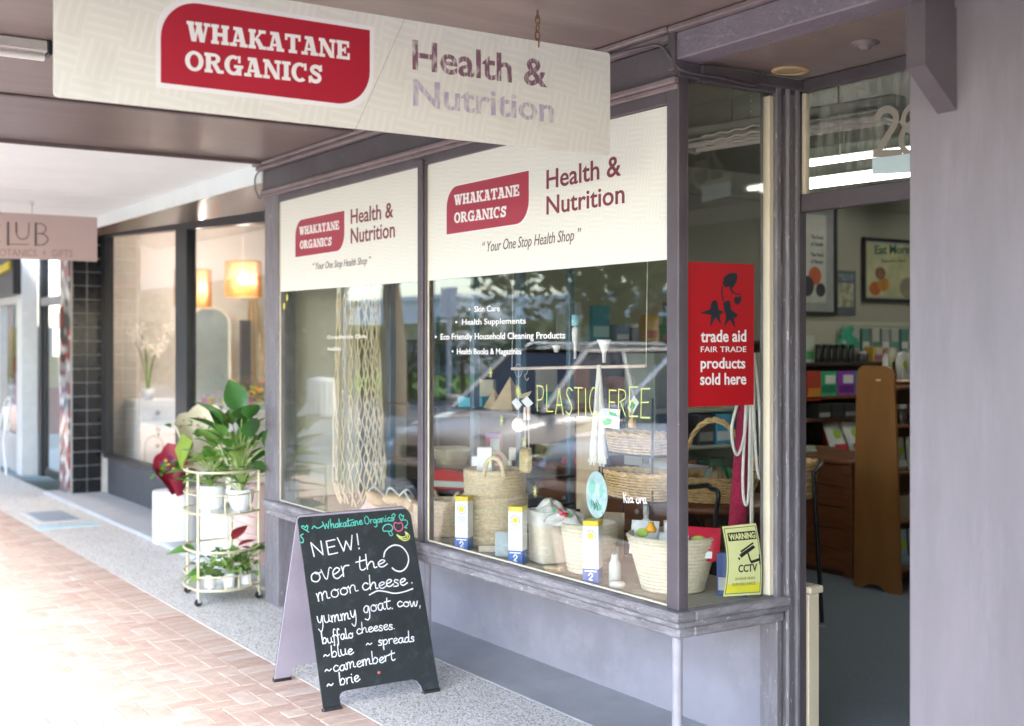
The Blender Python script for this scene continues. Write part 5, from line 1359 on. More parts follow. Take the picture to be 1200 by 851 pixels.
for x, y, k, l in PS:
    if k == 'roll': t = empty('muslin_roll', (x, y, PZ+.035), .3, label=l, cat='cloth'); MB().tube([(-.09, 0, 0), (.09, 0, 0)], .035, 16).build('roll', COTTON, t, local=True)
    elif k == 'kraft': goods_box(l, x, y, PZ, .09, .07, .12, (.42, .3, .17), rz=-.9, lab=(.7, .68, .6))
    elif k == 'kraft2': packet(l, x, y, PZ, .11, .22, .05, (.45, .33, .2), (.7, .68, .6), rz=-1)
    elif k == 'bottle': bottle(l, x, y, PZ, .028, .2, (.2, .08, .02), (.02, .02, .02), lab=(.7, .68, .6))
    elif k == 'bottle2': bottle(l, x, y, PZ, .032, .28, (.7, .7, .68), (.6, .6, .6), lab=(.3, .45, .3))
    elif k == 'tin': jar(l, x, y, PZ, .04, .05, (.5, .5, .5), (.6, .6, .6))
    elif k == 'card': t = empty('price_card', (x, y, PZ), -.6, label=l, cat='card'); MB().box(-.003, 0, -.04, .04, 0, .07, .001).build('card', plain((.5, .66, .5)), t, local=True); t.children[0].rotation_euler = (0, -.25, 0)
    elif k == 'slate': t = empty('tented_card', (x, y, PZ), -.6, label=l, cat='card'); MB().add([(0, -.03, 0), (0, .03, 0), (-.03, .03, .11), (-.03, -.03, .11), (-.06, -.03, 0), (-.06, .03, 0)], [(0, 1, 2, 3), (3, 2, 5, 4)]).build('card', plain((.45, .52, .56)), t, local=True, recalc=False)
    elif k == 'soap': goods_box(l, x, y, PZ, .08, .05, .03, (.66, .56, .42), rz=-.5, name='soap_bar', cat='soap')
    elif k == 'soap2': t = empty('soap_bar', (x, y, PZ), label=l, cat='soap'); MB().lathe([(.0001, 0), (.03, 0), (.034, .01), (.03, .022), (.0001, .026)], seg=20).build('bar', COTTON, t, local=True)
    elif k == 'pegs':
        t = empty('peg_bundle', (x, y, PZ), .4, label=l, cat='pegs')
        for q in range(5): MB().box(-.04, .04, -.006, .006, 0, .012, .002).build('peg', PALEW, t, local=True); t.children[-1].location = (0, .016*(q % 3)-.016, .013*(q//3)); t.children[-1].rotation_euler = (0, 0, .1*q-.2)
    elif k == 'book': goods_box(l, x, y, PZ, .12, .02, .17, (.04, .08, .25), rz=-.9, name='book', cat='book', band=(.5, .5, .5))
# three sunscreen style packets along the glass
SUNW = mat('packet_white', (.82, .82, .83), .35, .02)
SUNB = mat('packet_blue', (.05, .14, .45), .4, .05)
SUNY = mat('packet_yellow', (.8, .62, .05), .4, .05)
for i, (x, y, lab) in enumerate(((-5.126, 3.075, 'white packet with yellow top and blue foot, leftmost of three at the glass'),
                                 (-4.667, 3.085, 'white packet with yellow top and blue foot, middle one of three at the glass'),
                                 (-4.119, 3.10, 'white packet with yellow top and blue foot, nearest the shop corner'))):
    t = empty('carton_packet', (x, y, PZ), -.93, label=lab, cat='packet', group='white packets standing along the display glass')
    w = .034; H_ = .262
    rot = -.0
    MB().box(-w, w, -w, w, .062, H_-.022, .001).build('carton', SUNW, t, local=True)
    MB().box(-w, w, -w, w, 0, .0615, .001).build('blue_foot', SUNB, t, local=True)
    MB().box(-w, w, -w, w, H_-.0215, H_, .001).build('yellow_top', SUNY, t, local=True)
    for fc in range(2):
        an = -PI/2*fc   # faces +x and -y
        ff = (lambda u, v, q=0: V(w+q, u, v)) if fc == 0 else (lambda u, v, q=0: V(u, -w-q, v))
        mb = MB()
        ring = []
        for k in range(16):
            a = 2*PI*k/16
            mb.prism([(.0215*math.cos(a)-.002, .2+.0215*math.sin(a)-.003), (.0215*math.cos(a)+.002, .2+.0215*math.sin(a)-.003), (.0215*math.cos(a)+.002, .2+.0215*math.sin(a)+.003), (.0215*math.cos(a)-.002, .2+.0215*math.sin(a)+.003)], ff, 0, .0006+.00002*k)
        mb.build('dotted_ring', colm((.25, .3, .3)), t, local=True)
        mb = MB(); mb.prism([(.014*math.cos(2*PI*k/14), .2+.014*math.sin(2*PI*k/14)) for k in range(14)], ff, 0, .0008); mb.build('sun_emblem', SUNY, t, local=True)
        mb = MB()
        for k, (a, b) in enumerate(((.165, .158), (.155, .150), (.147, .143), (.139, .136))): mb.prism([(-.02, b), (.022, b), (.022, a), (-.02, a)], ff, 0, .0006)
        tag(mb.build('small_print', colm((.55, .6, .7)), t, local=True), kind='stuff')
        mb = MB(); mb.ribbon(spline([(-.008, .035), (0, .045), (.009, .036), (.002, .026), (-.006, .018), (.008, .016)], 3), .006, ff, .0008); mb.build('numeral', WHITE, t, local=True)
        mb = MB(); mb.prism([(-.026, .05), (.026, .05), (.026, .056), (-.026, .056)], ff, 0, .0007); mb.build('foot_line', WHITE, t, local=True)

# net string bag, hung from the head of the window
nt_ = empty('string_bag', (-6.745, 3.3, 2.2), label='long pale knotted string bag hanging in the left display window', cat='bag')
mb = MB(); nst = 18; zt, zb = 2.5, .70
def netp(a, z):
    s_ = (zt-z)/(zt-zb)
    r = .172 + .02*math.sin(PI*min(1, s_*1.05))**1 + .13*max(0, s_-.45)
    if s_ > .94: r *= 1-(s_-.94)/.06*.25
    return V(1.05*r*math.cos(a) + .01*math.sin(3*z), .55*r*math.sin(a), z)
rows = 30
for k in range(nst):
    for sgn in (1, -1):
        pts = []
        for j in range(rows+1):
            z = zt + (zb-zt)*j/rows + .012*math.sin(k*2.1+j)
            am = .5 + .12*(j/rows)**2
            tri = abs(((j*.5) % 2) - 1)-.5
            pts.append(netp(2*PI*(k + sgn*am*tri)/nst, z) + V(.004*math.sin(j*1.7+k), .004*math.cos(j*1.3+k*2), 0))
        mb.tube(pts, .0042, 4, cap=False)
mb.build('net', NETC, nt_) ; nt_.children[-1].location = V(-6.745, 3.3, 0) - nt_.location
mb = MB(); mb.tube([(-6.745, 3.3, 2.5), (-6.745, 3.28, 2.7)], .004, 5); mb.build('cord', NETC, nt_)

coil_basket('coil_basket', 'low wide cream coil basket under the heap of wooden brushes', -6.13, 3.28, PZ, .13, .15, .085, COIL, 6)
# brushes and sandal shaped wooden things at the foot of the left pane
for i, (x, y, a, l) in enumerate(((-6.22, 3.26, .5, 'round wooden brush with pale bristles left in the heap by the chalkboard'), (-6.11, 3.28, 1.4, 'wooden brush leaning on its neighbour, middle of the heap'), (-6.0, 3.25, -.4, 'wooden brush lying on its side, right in the heap near the mullion'), (-6.33, 3.2, .9, 'small wooden massage brush at the foot of the string bag'))):
    t = empty('wooden_brush', (x, y, PZ+.085), a, label=l, cat='brush', group='wooden brushes heaped in the left window')
    mb = MB(); mb.lathe([(.0001, .0), (.045, .002), (.05, .012), (.045, .022), (.0001, .026)], seg=20, sx=1.3, sy=.8); o = mb.build('back', PALEW, t, local=True); o.rotation_euler = (.9, .2*i, 0); o.location = (0, 0, .03)
    mb = MB(); mb.lathe([(.0001, -.022), (.04, -.02), (.042, 0), (.0001, 0)], seg=20, sx=1.3, sy=.8); o = mb.build('bristles', mat('bristle', (.72, .52, .3), .9, .3, 80), t, local=True); o.rotation_euler = (.9, .2*i, 0); o.location = (0, 0, .03)
    mb = MB(); mb.tube(spline([V(-.05, 0, .05), V(0, -.03, .1), V(.05, 0, .05)], 5), .006, 6); mb.build('strap', COTTON, t, local=True)
cloth_heap('pink_cloth', 'crumpled pale pink cloth at the foot of the string bag', -6.48, 3.3, PZ, .12, .1, .1, plain((.7, .52, .5), .9), 21)

# low racks of black and blue grey metal behind the display
ra = empty('metal_rack', (-6.4, 3.9, .02), label='blue grey metal display rack standing behind the left display window', cat='rack')
for x in (-7.2, -6.15, -5.66):
    MB().box(x-.022, x+.022, 3.74, 3.785, .02, 2.3, .004).build('upright', BLUEM, ra)
for x in (-7.2, -5.66): MB().box(x-.018, x+.018, 4.08, 4.12, .02, 2.3, .004).build('upright', BLUEM, ra)
for z in (1.28, .915, .76): MB().box(-7.22, -5.64, 3.74, 4.12, z-.015, z, .003).build('shelf', BLACKM, ra)
goods_box('turquoise carton on the upper shelf of the metal rack', -6.35, 3.9, 1.281, .16, .22, .06, (.06, .4, .5), rz=-.95)
goods_box('tan printed card box behind the turquoise carton on the rack', -6.38, 3.98, 1.281, .12, .05, .16, (.5, .42, .27), rz=-.9)
for (x, y, s_, l) in ((-5.92, 3.86, .1, 'larger pale wooden pyramid on the rack shelf'), (-6.12, 3.88, .06, 'narrow pale wooden pyramid at the upright of the metal rack')):
    t = empty('wooden_pyramid', (x, y, 1.281), .3, label=l, cat='ornament')
    MB().add([(-s_*.8, -s_*.8, 0), (s_*.8, -s_*.8, 0), (s_*.8, s_*.8, 0), (-s_*.8, s_*.8, 0), (0, 0, s_*1.9)], [(3, 2, 1, 0), (0, 1, 4), (1, 2, 4), (2, 3, 4), (3, 0, 4)]).build('block', PALEW, t, local=True)
t = empty('woven_tray', (-6.62, 3.88, .916), -.2, label='shallow pale woven tray on the middle shelf of the metal rack', cat='tray')
MB().lathe([(.0001, 0), (.1, 0), (.15, .09), (.153, .095), (.146, .095), (.097, .006), (.001, .006)], seg=32, power=5, sy=.8).build('tray', mat('pale_woven', (.6, .55, .42), .8, .2, 50, .5, 150), t, local=True)
goods_box('bright red carton on the low shelf of the metal rack', -6.62, 3.9, .761, .26, .2, .12, (.5, .01, .01), rz=-.95, band=(.55, .6, .5))
goods_box('pink soap box on the rack beside the mullion', -6.02, 3.85, .916, .05, .05, .05, (.7, .35, .32), rz=-.9)
goods_box('little cream gift box with a brown window on the rack', -5.92, 3.84, .916, .075, .05, .075, (.65, .6, .48), rz=-.9, band=(.3, .2, .1))
goods_box('white and tan book propped up on the rack behind the gift box', -5.95, 3.95, .916, .13, .03, .14, (.62, .6, .54), rz=-.7, band=(.4, .33, .2), name='book', cat='book')
goods_box('dark red framed book leaning against the rack upright', -6.28, 3.98, .916, .1, .03, .2, (.3, .01, .03), rz=-.9, lab=(.4, .45, .42), name='book', cat='book')
# reading table with brown drawers behind the middle packets
dr = empty('drawer_chest', (-5.5, 4.5, .02), label='polished brown drawer chest behind the seagrass baskets', cat='chest')
MB().box(-6.3, -4.9, 4.3, 4.95, .02, .9, .003).build('carcass', WOODD, dr)
MB().box(-6.34, -4.86, 4.26, 5.0, .9, .935, .008).build('top', mat('chest_top', (.2, .07, .025), .25, .3, 3, stretch=(1, 6, 6)), dr)
for k in range(3):
    for x0 in (-6.28, -5.59):
        o = MB().box(x0, x0+.67, 4.275, 4.3, .08+.27*k, .08+.27*k+.255, .006).build('drawer', mat('drawer_front', (.22, .075, .025), .3, .25, 3, stretch=(1, 4, 8)), dr)
        MB().lathe([(.0001, -.02), (.014, -.018), (.016, -.008), (.007, 0)], seg=12).build('knob', GALV, o, local=True); kk = o.children[-1]; kk.rotation_euler = (-PI/2, 0, 0); kk.location = (x0+.335, 4.27, .2+.27*k)
for i, (x, c, l) in enumerate(((-5.85, (.1, .3, .6), 'blue plastic bag on the chest behind the white cartons'), (-6.05, (.5, .02, .06), 'red pouch on the chest left of the blue bag'))):
    t = cloth_heap('pouch', l, x, 4.42, .936, .1, .08, .08, colm(c, .3), 30+i, 'pouch')
t = empty('magazine_stack', (-5.3, 4.55, .936), label='stack of grey white magazines on the brown chest', cat='magazines')
for k in range(5): MB().box(-.16+.01*(k % 2), .16, -.12, .12+.012*(k % 3), .008*k, .008*k+.007, .001).build('magazine', plain((.45+.06*(k % 3), .5, .55), .4), t, local=True)
cb = empty('cardboard_sheet', (-4.83, 3.62, PZ), label='tan cardboard sheet standing behind the white cotton gloves', cat='cardboard')
MB().box(-4.92, -4.72, 3.60, 3.606, PZ, 1.30, .001).build('sheet', mat('cardboard', (.5, .38, .25), .8, .08, 20), cb)

# wicker baskets on a narrow black stand, right of the display
bs_ = empty('wire_stand', (-4.3, 3.6, PZ), label='thin black wire stand carrying two wicker baskets behind the corner basket', cat='stand')
for (x, y) in ((-4.52, 3.44), (-4.14, 3.44), (-4.52, 3.58), (-4.14, 3.58)):
    MB().tube([(x, y, PZ), (x, y, 1.42)], .005, 6).build('upright', BLACKM, bs_)
for z in (.965, 1.165): MB().box(-4.53, -4.13, 3.43, 3.59, z-.006, z, .002).build('shelf', BLACKM, bs_)
wicker_basket('upper oval wicker basket on the black wire stand', -4.32, 3.51, 1.167, .16, .08, .085, rows=7)
wicker_basket('lower oval wicker basket on the black wire stand, just over the corner basket', -4.30, 3.50, .967, .17, .085, .11, rows=9)
for (x, l) in ((-4.42, 'left book leaning between the two wicker baskets'), (-4.24, 'right book leaning between the two wicker baskets')):
    t = goods_box(l, x, 3.56, 1.10, .1, .01, .06, (.3, .3, .28), rz=-1.3, name='book', cat='book')
# round wicker tray basket with tall handle on a round table
rt = empty('round_table', (-4.75, 4.35, .02), label='dark round table carrying the handled wicker basket, seen through the side window', cat='table')
MB().lathe([(.0001, .80), (.36, .80), (.37, .81), (.37, .83), (.36, .84), (.0001, .84)], seg=36).build('table_top', WOODM, rt, local=True)
MB().lathe([(.25, 0), (.24, .03), (.05, .08), (.04, .4), (.06, .7), (.12, .8)], seg=20).build('pedestal', WOODD, rt, local=True)
wicker_basket('round wicker basket with a tall hoop handle on the dark round table', -4.68, 4.3, .862, .17, .17, .12, rz=.3, rows=9, flare=1.3, handle=True, power=2)
wicker_basket('wicker basket at the edge of the doorway, half behind the door jamb', -5.42, 5.5, .72, .2, .14, .22, rz=.4, rows=9)
for i, (dx, dy, c) in enumerate(((-.04, .02, (.3, .36, .3)), (.06, -.03, (.5, .35, .2)), (.0, .07, (.05, .3, .12)))):
    cloth_heap('soft_toy', ('grey green felt ball in the hoop handled basket', 'tan felt ball in the hoop handled basket', 'dark green felt ball in the hoop handled basket')[i], -4.68+dx, 4.3+dy, .9, .07, .07, .1, colm(c, .9), 50+i, 'toy')
# black tube hoop behind the corner basket
hp = empty('tube_hoop', (-3.9, 3.75, .02), label='bent black tube rail behind the corner coil basket', cat='rail')
a, b, c, d = (-4.297, 3.750, 0.998), (-4.135, 3.750, 1.021), (-4.057, 3.750, 0.987), (-4.079, 3.750, 0.810)
MB().tube(spline([V(a[0]-.25, 3.75, a[2]), V(*a), V(*b), V(b[0]+.03, 3.75, b[2]-.012), V(*c), V(*d), V(d[0]-.01, 3.75, .02)], 6), .011, 10).build('tube', BLACKM, hp)

# things hanging on a pale dowel inside the right pane
dw = empty('hanging_rail', (-4.4, 3.2, 1.54), label='pale wooden dowel strung level inside the right display pane', cat='rail')
a, b = (-4.891, 3.200, 1.540), (-3.892, 3.200, 1.566)
MB().tube([a, b], .0075, 8).build('dowel', mat('pink_dowel', (.72, .58, .48), .5), dw)
for p in (a, b): MB().tube([p, (p[0]+.01, p[1], 2.0)], .0015, 4).build('thread', COTTON, dw)
def hang(name, label, px, cat): return empty(name, px, label=label, cat=cat)
gv = empty('cotton_gloves', (-4.195, 3.190, 1.412), label='white cotton string gloves with a tag hanging inside the right pane', cat='gloves')
x0, _, z0 = (-4.195, 3.190, 1.467)
for s_ in (-1, 1):
    mb = MB(); pts = spline([V(x0+s_*.004, 3.19, z0+.1), V(x0+s_*.012, 3.19, z0), V(x0+s_*.020, 3.19, z0-.12), V(x0+s_*.027, 3.185, z0-.24), V(x0+s_*.03, 3.19, z0-.30)], 5)
    mb.tube(pts, [.006+.018*(i/(len(pts)-1))**1.2 for i in range(len(pts))], 9); mb.build('glove', COTTON, gv)
    mb = MB()
    for k in range(5): mb.tube([V(x0+s_*.03+(-.02+.01*k), 3.185, z0-.29), V(x0+s_*.034+(-.026+.013*k), 3.18, z0-.32-.012*(k % 2))], .0055, 6)
    mb.build('fingers', COTTON, gv)
mb = MB(); p = [(-4.1620,1.3850),(-4.0220,1.3840),(-4.0280,1.3020),(-4.1560,1.3020)]
mb.prism(p[::-1], frame((0, 3.17, 0), (1, 0, 0), (0, 0, 1)), 0, .002); mb.build('tag', WHITE, gv)
mb = MB(); mb.prism([(-4.1440,1.3280),(-4.1090,1.3440),(-4.0740,1.3390),(-4.0860,1.3200),(-4.1270,1.3110)], frame((0, 3.17, 0), (1, 0, 0), (0, 0, 1)), .002, .003); mb.prism([(-4.0970,1.3730),(-4.0510,1.3680),(-4.0390,1.3550),(-4.0860,1.3560)], frame((0, 3.17, 0), (1, 0, 0), (0, 0, 1)), .002, .003); mb.build('tag_print', colm((.05, .5, .15)), gv)
MB().tube([(x0, 3.19, z0+.1), (x0, 3.195, (-4.195, 3.190, 1.559)[2])], .0015, 4).build('thread', COTTON, gv)
o2 = empty('hanging_tags', (-4.728, 3.150, 1.354), label='white card tags and a tan leaf hanging by threads left on the dowel', cat='tags')
FT = frame((0, 3.15, 0), (1, 0, 0), (0, 0, 1))
mb = MB(); mb.prism([(-4.8160,1.3840),(-4.7770,1.4060),(-4.7270,1.3760),(-4.7660,1.3490)][::-1], FT, 0, .002); mb.build('card', WHITE, o2)
mb = MB(); mb.prism([(-4.7300,1.3930),(-4.6820,1.4170),(-4.6310,1.3860),(-4.6760,1.3630)][::-1], FT, .003, .005); mb.build('card', WHITE, o2)
mb = MB(); mb.prism([(-4.7770,1.4590),(-4.7550,1.4600),(-4.7380,1.4240),(-4.6520,1.4420),(-4.6790,1.4170),(-4.7380,1.4030),(-4.7730,1.4140)][::-1], FT, -.004, -.002); mb.build('leaf', colm((.4, .33, .18)), o2)
for k in (0, 1):
    xa, xb = 0.0039, 0
    p = [(-4.7040,1.3660),(-4.6730,1.3680)][k]
    MB().tube([(p[0], 3.15, p[1]), (p[0], 3.15, p[1]-.06)], .008, 8).build('wooden_bead', plain((.75, .58, .5), .5), o2)
    MB().tube([(p[0], 3.15, p[1]-.05), (p[0], 3.15, p[1]-.19)], .0015, 4).build('thread', COTTON, o2)
p = [(-4.7600,1.2810),(-4.7600,1.5390)]
MB().tube([(p[0][0], 3.15, p[0][1]+.03), (p[1][0], 3.15, p[1][1])], .0015, 4).build('thread', COTTON, o2)
rg = empty('hanging_ring', (p[1][0], 3.15, p[1][1]), label='thin wire ring and hooks hung from the left end of the dowel', cat='ring')
MB().tube([V(.0, 0, -.005) + V(math.cos(t), 0, math.sin(t))*.03 for t in [2*PI*k/20 for k in range(20)]], .0017, 5, closed=True).build('ring', GALV, rg, local=True)
MB().tube(spline([V(.055, 0, .0), V(.075, 0, .005), V(.07, 0, -.018), V(.052, 0, -.028), V(.07, 0, -.05), V(.085, 0, -.038)], 5), .002, 5).build('hook', GALV, rg, local=True)
t = empty('cosmetic_pad', (p[0][0], 3.15, p[0][1]), label='round cream scrubbing pad hanging under the card tags', cat='pad')
mb = MB(); mb.lathe([(.0001, -.012), (.03, -.011), (.034, 0), (.03, .011), (.0001, .012)], seg=24); o = mb.build('pad', mat('pad_cream', (.68, .58, .46), .9, .1, 60), t, local=True); o.rotation_euler = (PI/2, 0, .5)
t = empty('loofah_soap', (-4.699, 3.150, 1.119), label='pale rectangular loofah block hanging on strings by the seagrass basket', cat='soap')
MB().box(-.035, .035, -.02, .02, -.055, .055, .012).build('block', mat('loofah', (.62, .5, .26), .9, .25, 50, 1, 120), t, local=True)
t = empty('wall_hook_tag', (-3.975, 3.200, 1.403), label='small white tag with green print hooked right of the cotton gloves', cat='tag')
MB().box(-.022, .022, -.001, .001, -.035, .035, .0005).build('card', WHITE, t, local=True); t.children[-1].rotation_euler = (0, .7, 0)
MB().box(-.012, .012, -.002, -.0012, -.02, .01, 0).build('tag_print', colm((.05, .5, .15)), t, local=True); t.children[-1].rotation_euler = (0, .7, 0)
MB().tube(spline([V(0, 0, .035), V(-.003, 0, .08), V(.01, 0, .1), V(-.01, 0, .12)], 4), .0015, 4).build('hook', GALV, t, local=True)
t = empty('wooden_brush', (-3.981, 3.200, 1.325), label='round tan brush head hanging over the upper wicker basket', cat='brush')
MB().lathe([(.0001, -.02), (.016, -.016), (.019, 0), (.014, .016), (.005, .03), (.0045, .09), (.0001, .09)], seg=14).build('head', PALEW, t, local=True)
t = empty('bottle_brush', (-4.519, 3.300, 1.689), label='white plastic brush with a pale blue end hanging high in the right pane', cat='brush')
MB().lathe([(.0001, -.1), (.006, -.1), (.007, -.03), (.014, -.02), (.016, .02), (.014, .04), (.0001, .05)], seg=14).build('handle', WHITE, t, local=True)
MB().lathe([(.0001, .05), (.015, .05), (.017, .07), (.015, .1), (.0001, .102)], seg=14).build('cap', colm((.3, .6, .75), .4), t, local=True)
t = empty('white_funnel', (-4.302, 3.300, 1.624), label='white funnel hanging above the dowel in the right pane', cat='funnel')
MB().lathe([(.032, .05), (.03, .05), (.008, -.005), (.006, -.05), (.008, -.05), (.01, -.004), (.034, .052)], seg=20).build('cone', WHITE, t, local=True)
t = empty('hanging_stopper', (-4.666, 3.300, 1.638), label='small white knob hanging left of the bottle brush', cat='knob')
MB().lathe([(.0001, -.02), (.01, -.02), (.016, .0), (.02, .01), (.0001, .016)], seg=14).build('knob', WHITE, t, local=True)
# oval earth disc
t = empty('earth_cutout', (-4.133, 3.130, 1.021), label='oval pale turquoise and white map cutout propped above the third packet', cat='cutout')
fe = frame((t.location.x, 3.13, t.location.z), (1, 0, 0), (0, 0, 1))
rx, rz = 0.0737, 0.0988
MB().prism([(rx*math.cos(a), rz*math.sin(a)) for a in [2*PI*k/36 for k in range(36)]], fe, -.002, 0).build('disc', mat('map_sea', (.5, .68, .72), .6, .15, 20), t)
mb = MB()
for k, (cx, cz, w, h, s_) in enumerate(((-.03, .03, .03, .04, 1), (.035, .02, .022, .035, 2), (.01, -.05, .04, .02, 3), (-.035, -.04, .02, .025, 4))):
    rr2 = random.Random(s_); mb.prism([(cx + w*rr2.uniform(.6, 1)*math.cos(2*PI*i/11), cz + h*rr2.uniform(.6, 1)*math.sin(2*PI*i/11)) for i in range(11)], fe, 0, .0006+.0001*k)
mb.build('land', mat('map_land', (.25, .62, .52), .6, .1), t)
mb = MB()
for k in range(9):
    rr2 = random.Random(k+9); x, z = rr2.uniform(-.045, .045), rr2.uniform(-.07, -.01)
    mb.ribbon([(x, z), (x+rr2.uniform(-.02, .02), z-.02)], .004, fe, .0012+.00005*k)
mb.build('crease_lines', colm((.1, .14, .16)), t)
t = empty('glass_jar', (-4.06, 3.17, PZ), label='small glass jar with swing top between the two cream baskets', cat='jar')
MB().lathe([(.0001, 0), (.024, 0), (.026, .01), (.026, .08), (.016, .1), (.016, .12), (.0001, .12)], seg=16).build('jar_body', plain((.55, .58, .56), .1), t, local=True)
MB().tube([V(0, .0, .11) + V(math.cos(q), 0, math.sin(q))*.018 for q in [2*PI*k/14 for k in range(14)]], .003, 6, closed=True).build('wire', GALV, t, local=True)
# crimson string bag and white rope in the side window
t = empty('crimson_bag', (-3.6, 3.5, 1.1), label='crimson knitted bag hanging at the inner edge of the side window', cat='bag')
mb = MB(); vs = []; n = 14
for j in range(n+1):
    s_ = j/n; z = 1.50 - .62*s_; w = .03+.045*s_
    for k in range(10):
        a = 2*PI*k/10; vs.append((-3.60 + .03*math.sin(a), 3.475 - .05*s_ + w*math.cos(a)*.6, z))
mb.add(vs, [(j*10+k, j*10+(k+1) % 10, (j+1)*10+(k+1) % 10, (j+1)*10+k) for j in range(n) for k in range(10)], True)
mb.build('knit', mat('crimson_knit', (.3, .01, .05), .9, .3, 60, 1, 90), t)
t = empty('white_rope', (-3.56, 3.45, 1.6), label='looped white cotton rope hanging over the crimson bag', cat='rope')
mb = MB()
for k, (dy, zb_) in enumerate(((-.06, 1.22), (-.02, 1.02), (.02, 1.3), (.045, 1.12))):
    mb.tube(spline([V(-3.555, 3.46+dy*.3, 1.62), V(-3.55, 3.45+dy, 1.45), V(-3.55, 3.44+dy*1.5, zb_+.1), V(-3.55, 3.45+dy*1.2, zb_), V(-3.55, 3.455+dy*.6, zb_+.08), V(-3.555, 3.46+dy*.2, 1.5)], 6), .006, 6)
mb.build('loops', ROPEW, t)
MB().box(-3.56, -3.553, 3.455, 3.472, .67, 1.6, .002).build('curtain_edge', COTTON, t)

# goods on the book shelves behind the right pane (left party wall, z about 1.68)
def shelf_goods(z, y0, y1, specs, x=-7.15):
    for (py, w, h, c, b, l, kind) in specs: pass
SG = [(5.14, 'book', .20, .28, (.42, .46, .5), (.5, .55, .58), 'grey blue booklet standing at the left of the top book shelf', None),
      (5.42, 'book', .16, .26, (.02, .2, .32), (.3, .5, .55), 'teal magazine standing on the top book shelf', None),
      (5.60, 'box', .12, .12, (.12, .2, .35), (.5, .5, .55), 'low blue carton on the top book shelf', None),
      (5.74, 'jar', .035, .13, (.1, .15, .25), (.8, .8, .8), 'dark jar with a white lid on the top book shelf', None),
      (5.88, 'box', .12, .20, (.4, .24, .02), (.35, .05, .02), 'ochre carton with red lettering on the top book shelf', None),
      (6.02, 'box', .09, .12, (.02, .2, .1), (.45, .1, .05), 'green and red carton on the top book shelf', None),
      (6.22, 'box', .13, .30, (.01, .05, .035), None, 'dark green book with white Brave Face lettering on the top book shelf', 'Brave'),
      (6.26, 'box', .12, .14, (.04, .33, .3), (.5, .3, .2), 'turquoise carton in front of the dark green book', None),
      (6.44, 'bottle', .03, .18, (.03, .16, .2), (.4, .65, .7), 'blue bottle with a pale cap right on the top book shelf', None),
      (6.40, 'jar', .04, .09, (.2, .25, .25), (.5, .52, .5), 'low grey jar beside the blue bottle on the top book shelf', None),
      (6.62, 'box', .12, .17, (.3, .2, .1), (.35, .28, .15), 'brown carton at the right end of the top book shelf', None)]
for i, (y, k, w, h, c, b, l, wd) in enumerate(SG):
    x = -7.12 - (.12 if 'dark green book' in l else 0)
    if k in ('book', 'box'):
        t = goods_box(l, x, y, 1.681, w, .04 if k == 'book' else .09, h, c, band=b, name=k, cat=k, word=wd)
        if wd:
            o = fit('Face', lambda u, v, q=0: V(.047+q, u, v), (-w*.42, h*.42), (w*.3, h*.42), .03, WHITE, None, bold=.01); o.parent = t
    elif k == 'jar': jar(l, x, y, 1.681, w, h, c, b)
    else: bottle(l, x, y, 1.681, w, h, c, b)
rr = random.Random(8)
CC = [(.25, .04, .3), (.1, .25, .4), (.45, .42, .35), (.3, .1, .05), (.5, .5, .5), (.05, .25, .2), (.35, .3, .1), (.2, .2, .25)]
CN = ['purple', 'blue', 'cream', 'rust brown', 'pale grey', 'green', 'olive yellow', 'slate grey']
for z, lv in ((1.2, 'second'), (.8, 'third')):
    y = 4.9
    for i in range(9):
        w = rr.uniform(.1, .2); h = rr.uniform(.14, .3); k = rr.randrange(8)
        goods_box('%s carton, number %s from the left on the %s shelf behind the window' % (CN[k], ('one', 'two', 'three', 'four', 'five', 'six', 'seven', 'eight', 'nine')[i], lv), -7.14, y+w/2, z+.001, w, .1, h, CC[k], band=CC[(k+3) % 8]); y += w+.02
# side window shelf items (wall shelves seen between basket and poster)
sh = shelf_unit('side_shelves', 'pale shelf unit with books behind the hoop handled basket', -6.3, -6.0, 5.0, 6.1, (.7, 1.0, 1.24), 1.6, m=mat('grey_green_unit', (.3, .32, .27), .6))
for i, (y, z, c, b, l) in enumerate(((5.36, 1.241, (.35, .3, .15), (.2, .18, .1), 'olive carton on the upper board of the pale side unit'), (5.52, 1.241, (.3, .26, .12), (.42, .35, .2), 'second olive carton on the upper board of the pale side unit'),
                                     (5.6, 1.001, (.06, .3, .5), (.6, .65, .7), 'sky blue book standing on the middle board of the pale side unit'), (5.45, 1.001, (.04, .04, .05), (.2, .2, .2), 'black folder beside the sky blue book'),
                                     (5.3, .701, (.35, .12, .04), (.5, .3, .05), 'orange books on the lowest board of the pale side unit'), (5.55, .701, (.1, .2, .15), (.4, .4, .3), 'green books on the lowest board of the pale side unit'))):
    goods_box(l, -6.08, y, z, .13, .14, .2, c, band=b)
# numerals on the transom glass
tn = empty('street_number', (-3.0, 3.68, 2.3), label='cream 28 house number on the glass above the doorway', cat='number')
ftn = frame((0, 3.650, 0), (1, 0, 0), (0, 0, 1))
a, b, c, d = [(-3.1030,2.3720),(-2.9770,2.3550),(-3.1030,2.5390),(-2.9540,2.5290)]
mb = MB(); mb.ribbon(spline([(-3.0870,2.4990),(-3.0730,2.5190),(-3.0360,2.5240),(-3.0040,2.5000),(-3.0080,2.4640),(-3.0450,2.4180),(-3.0870,2.3670)], 4), .028, ftn, .0006)
mb.ribbon([(-3.1010,2.3670),(-2.9790,2.3560)], .026, ftn, .0009)
e8 = [(-2.9230,2.4730),(-2.9230,2.4000)]
mb.ribbon([(e8[0][0] + .045*math.cos(t), e8[0][1] + .045*math.sin(t)) for t in [2*PI*k/20 for k in range(21)]], .022, ftn, .0006)
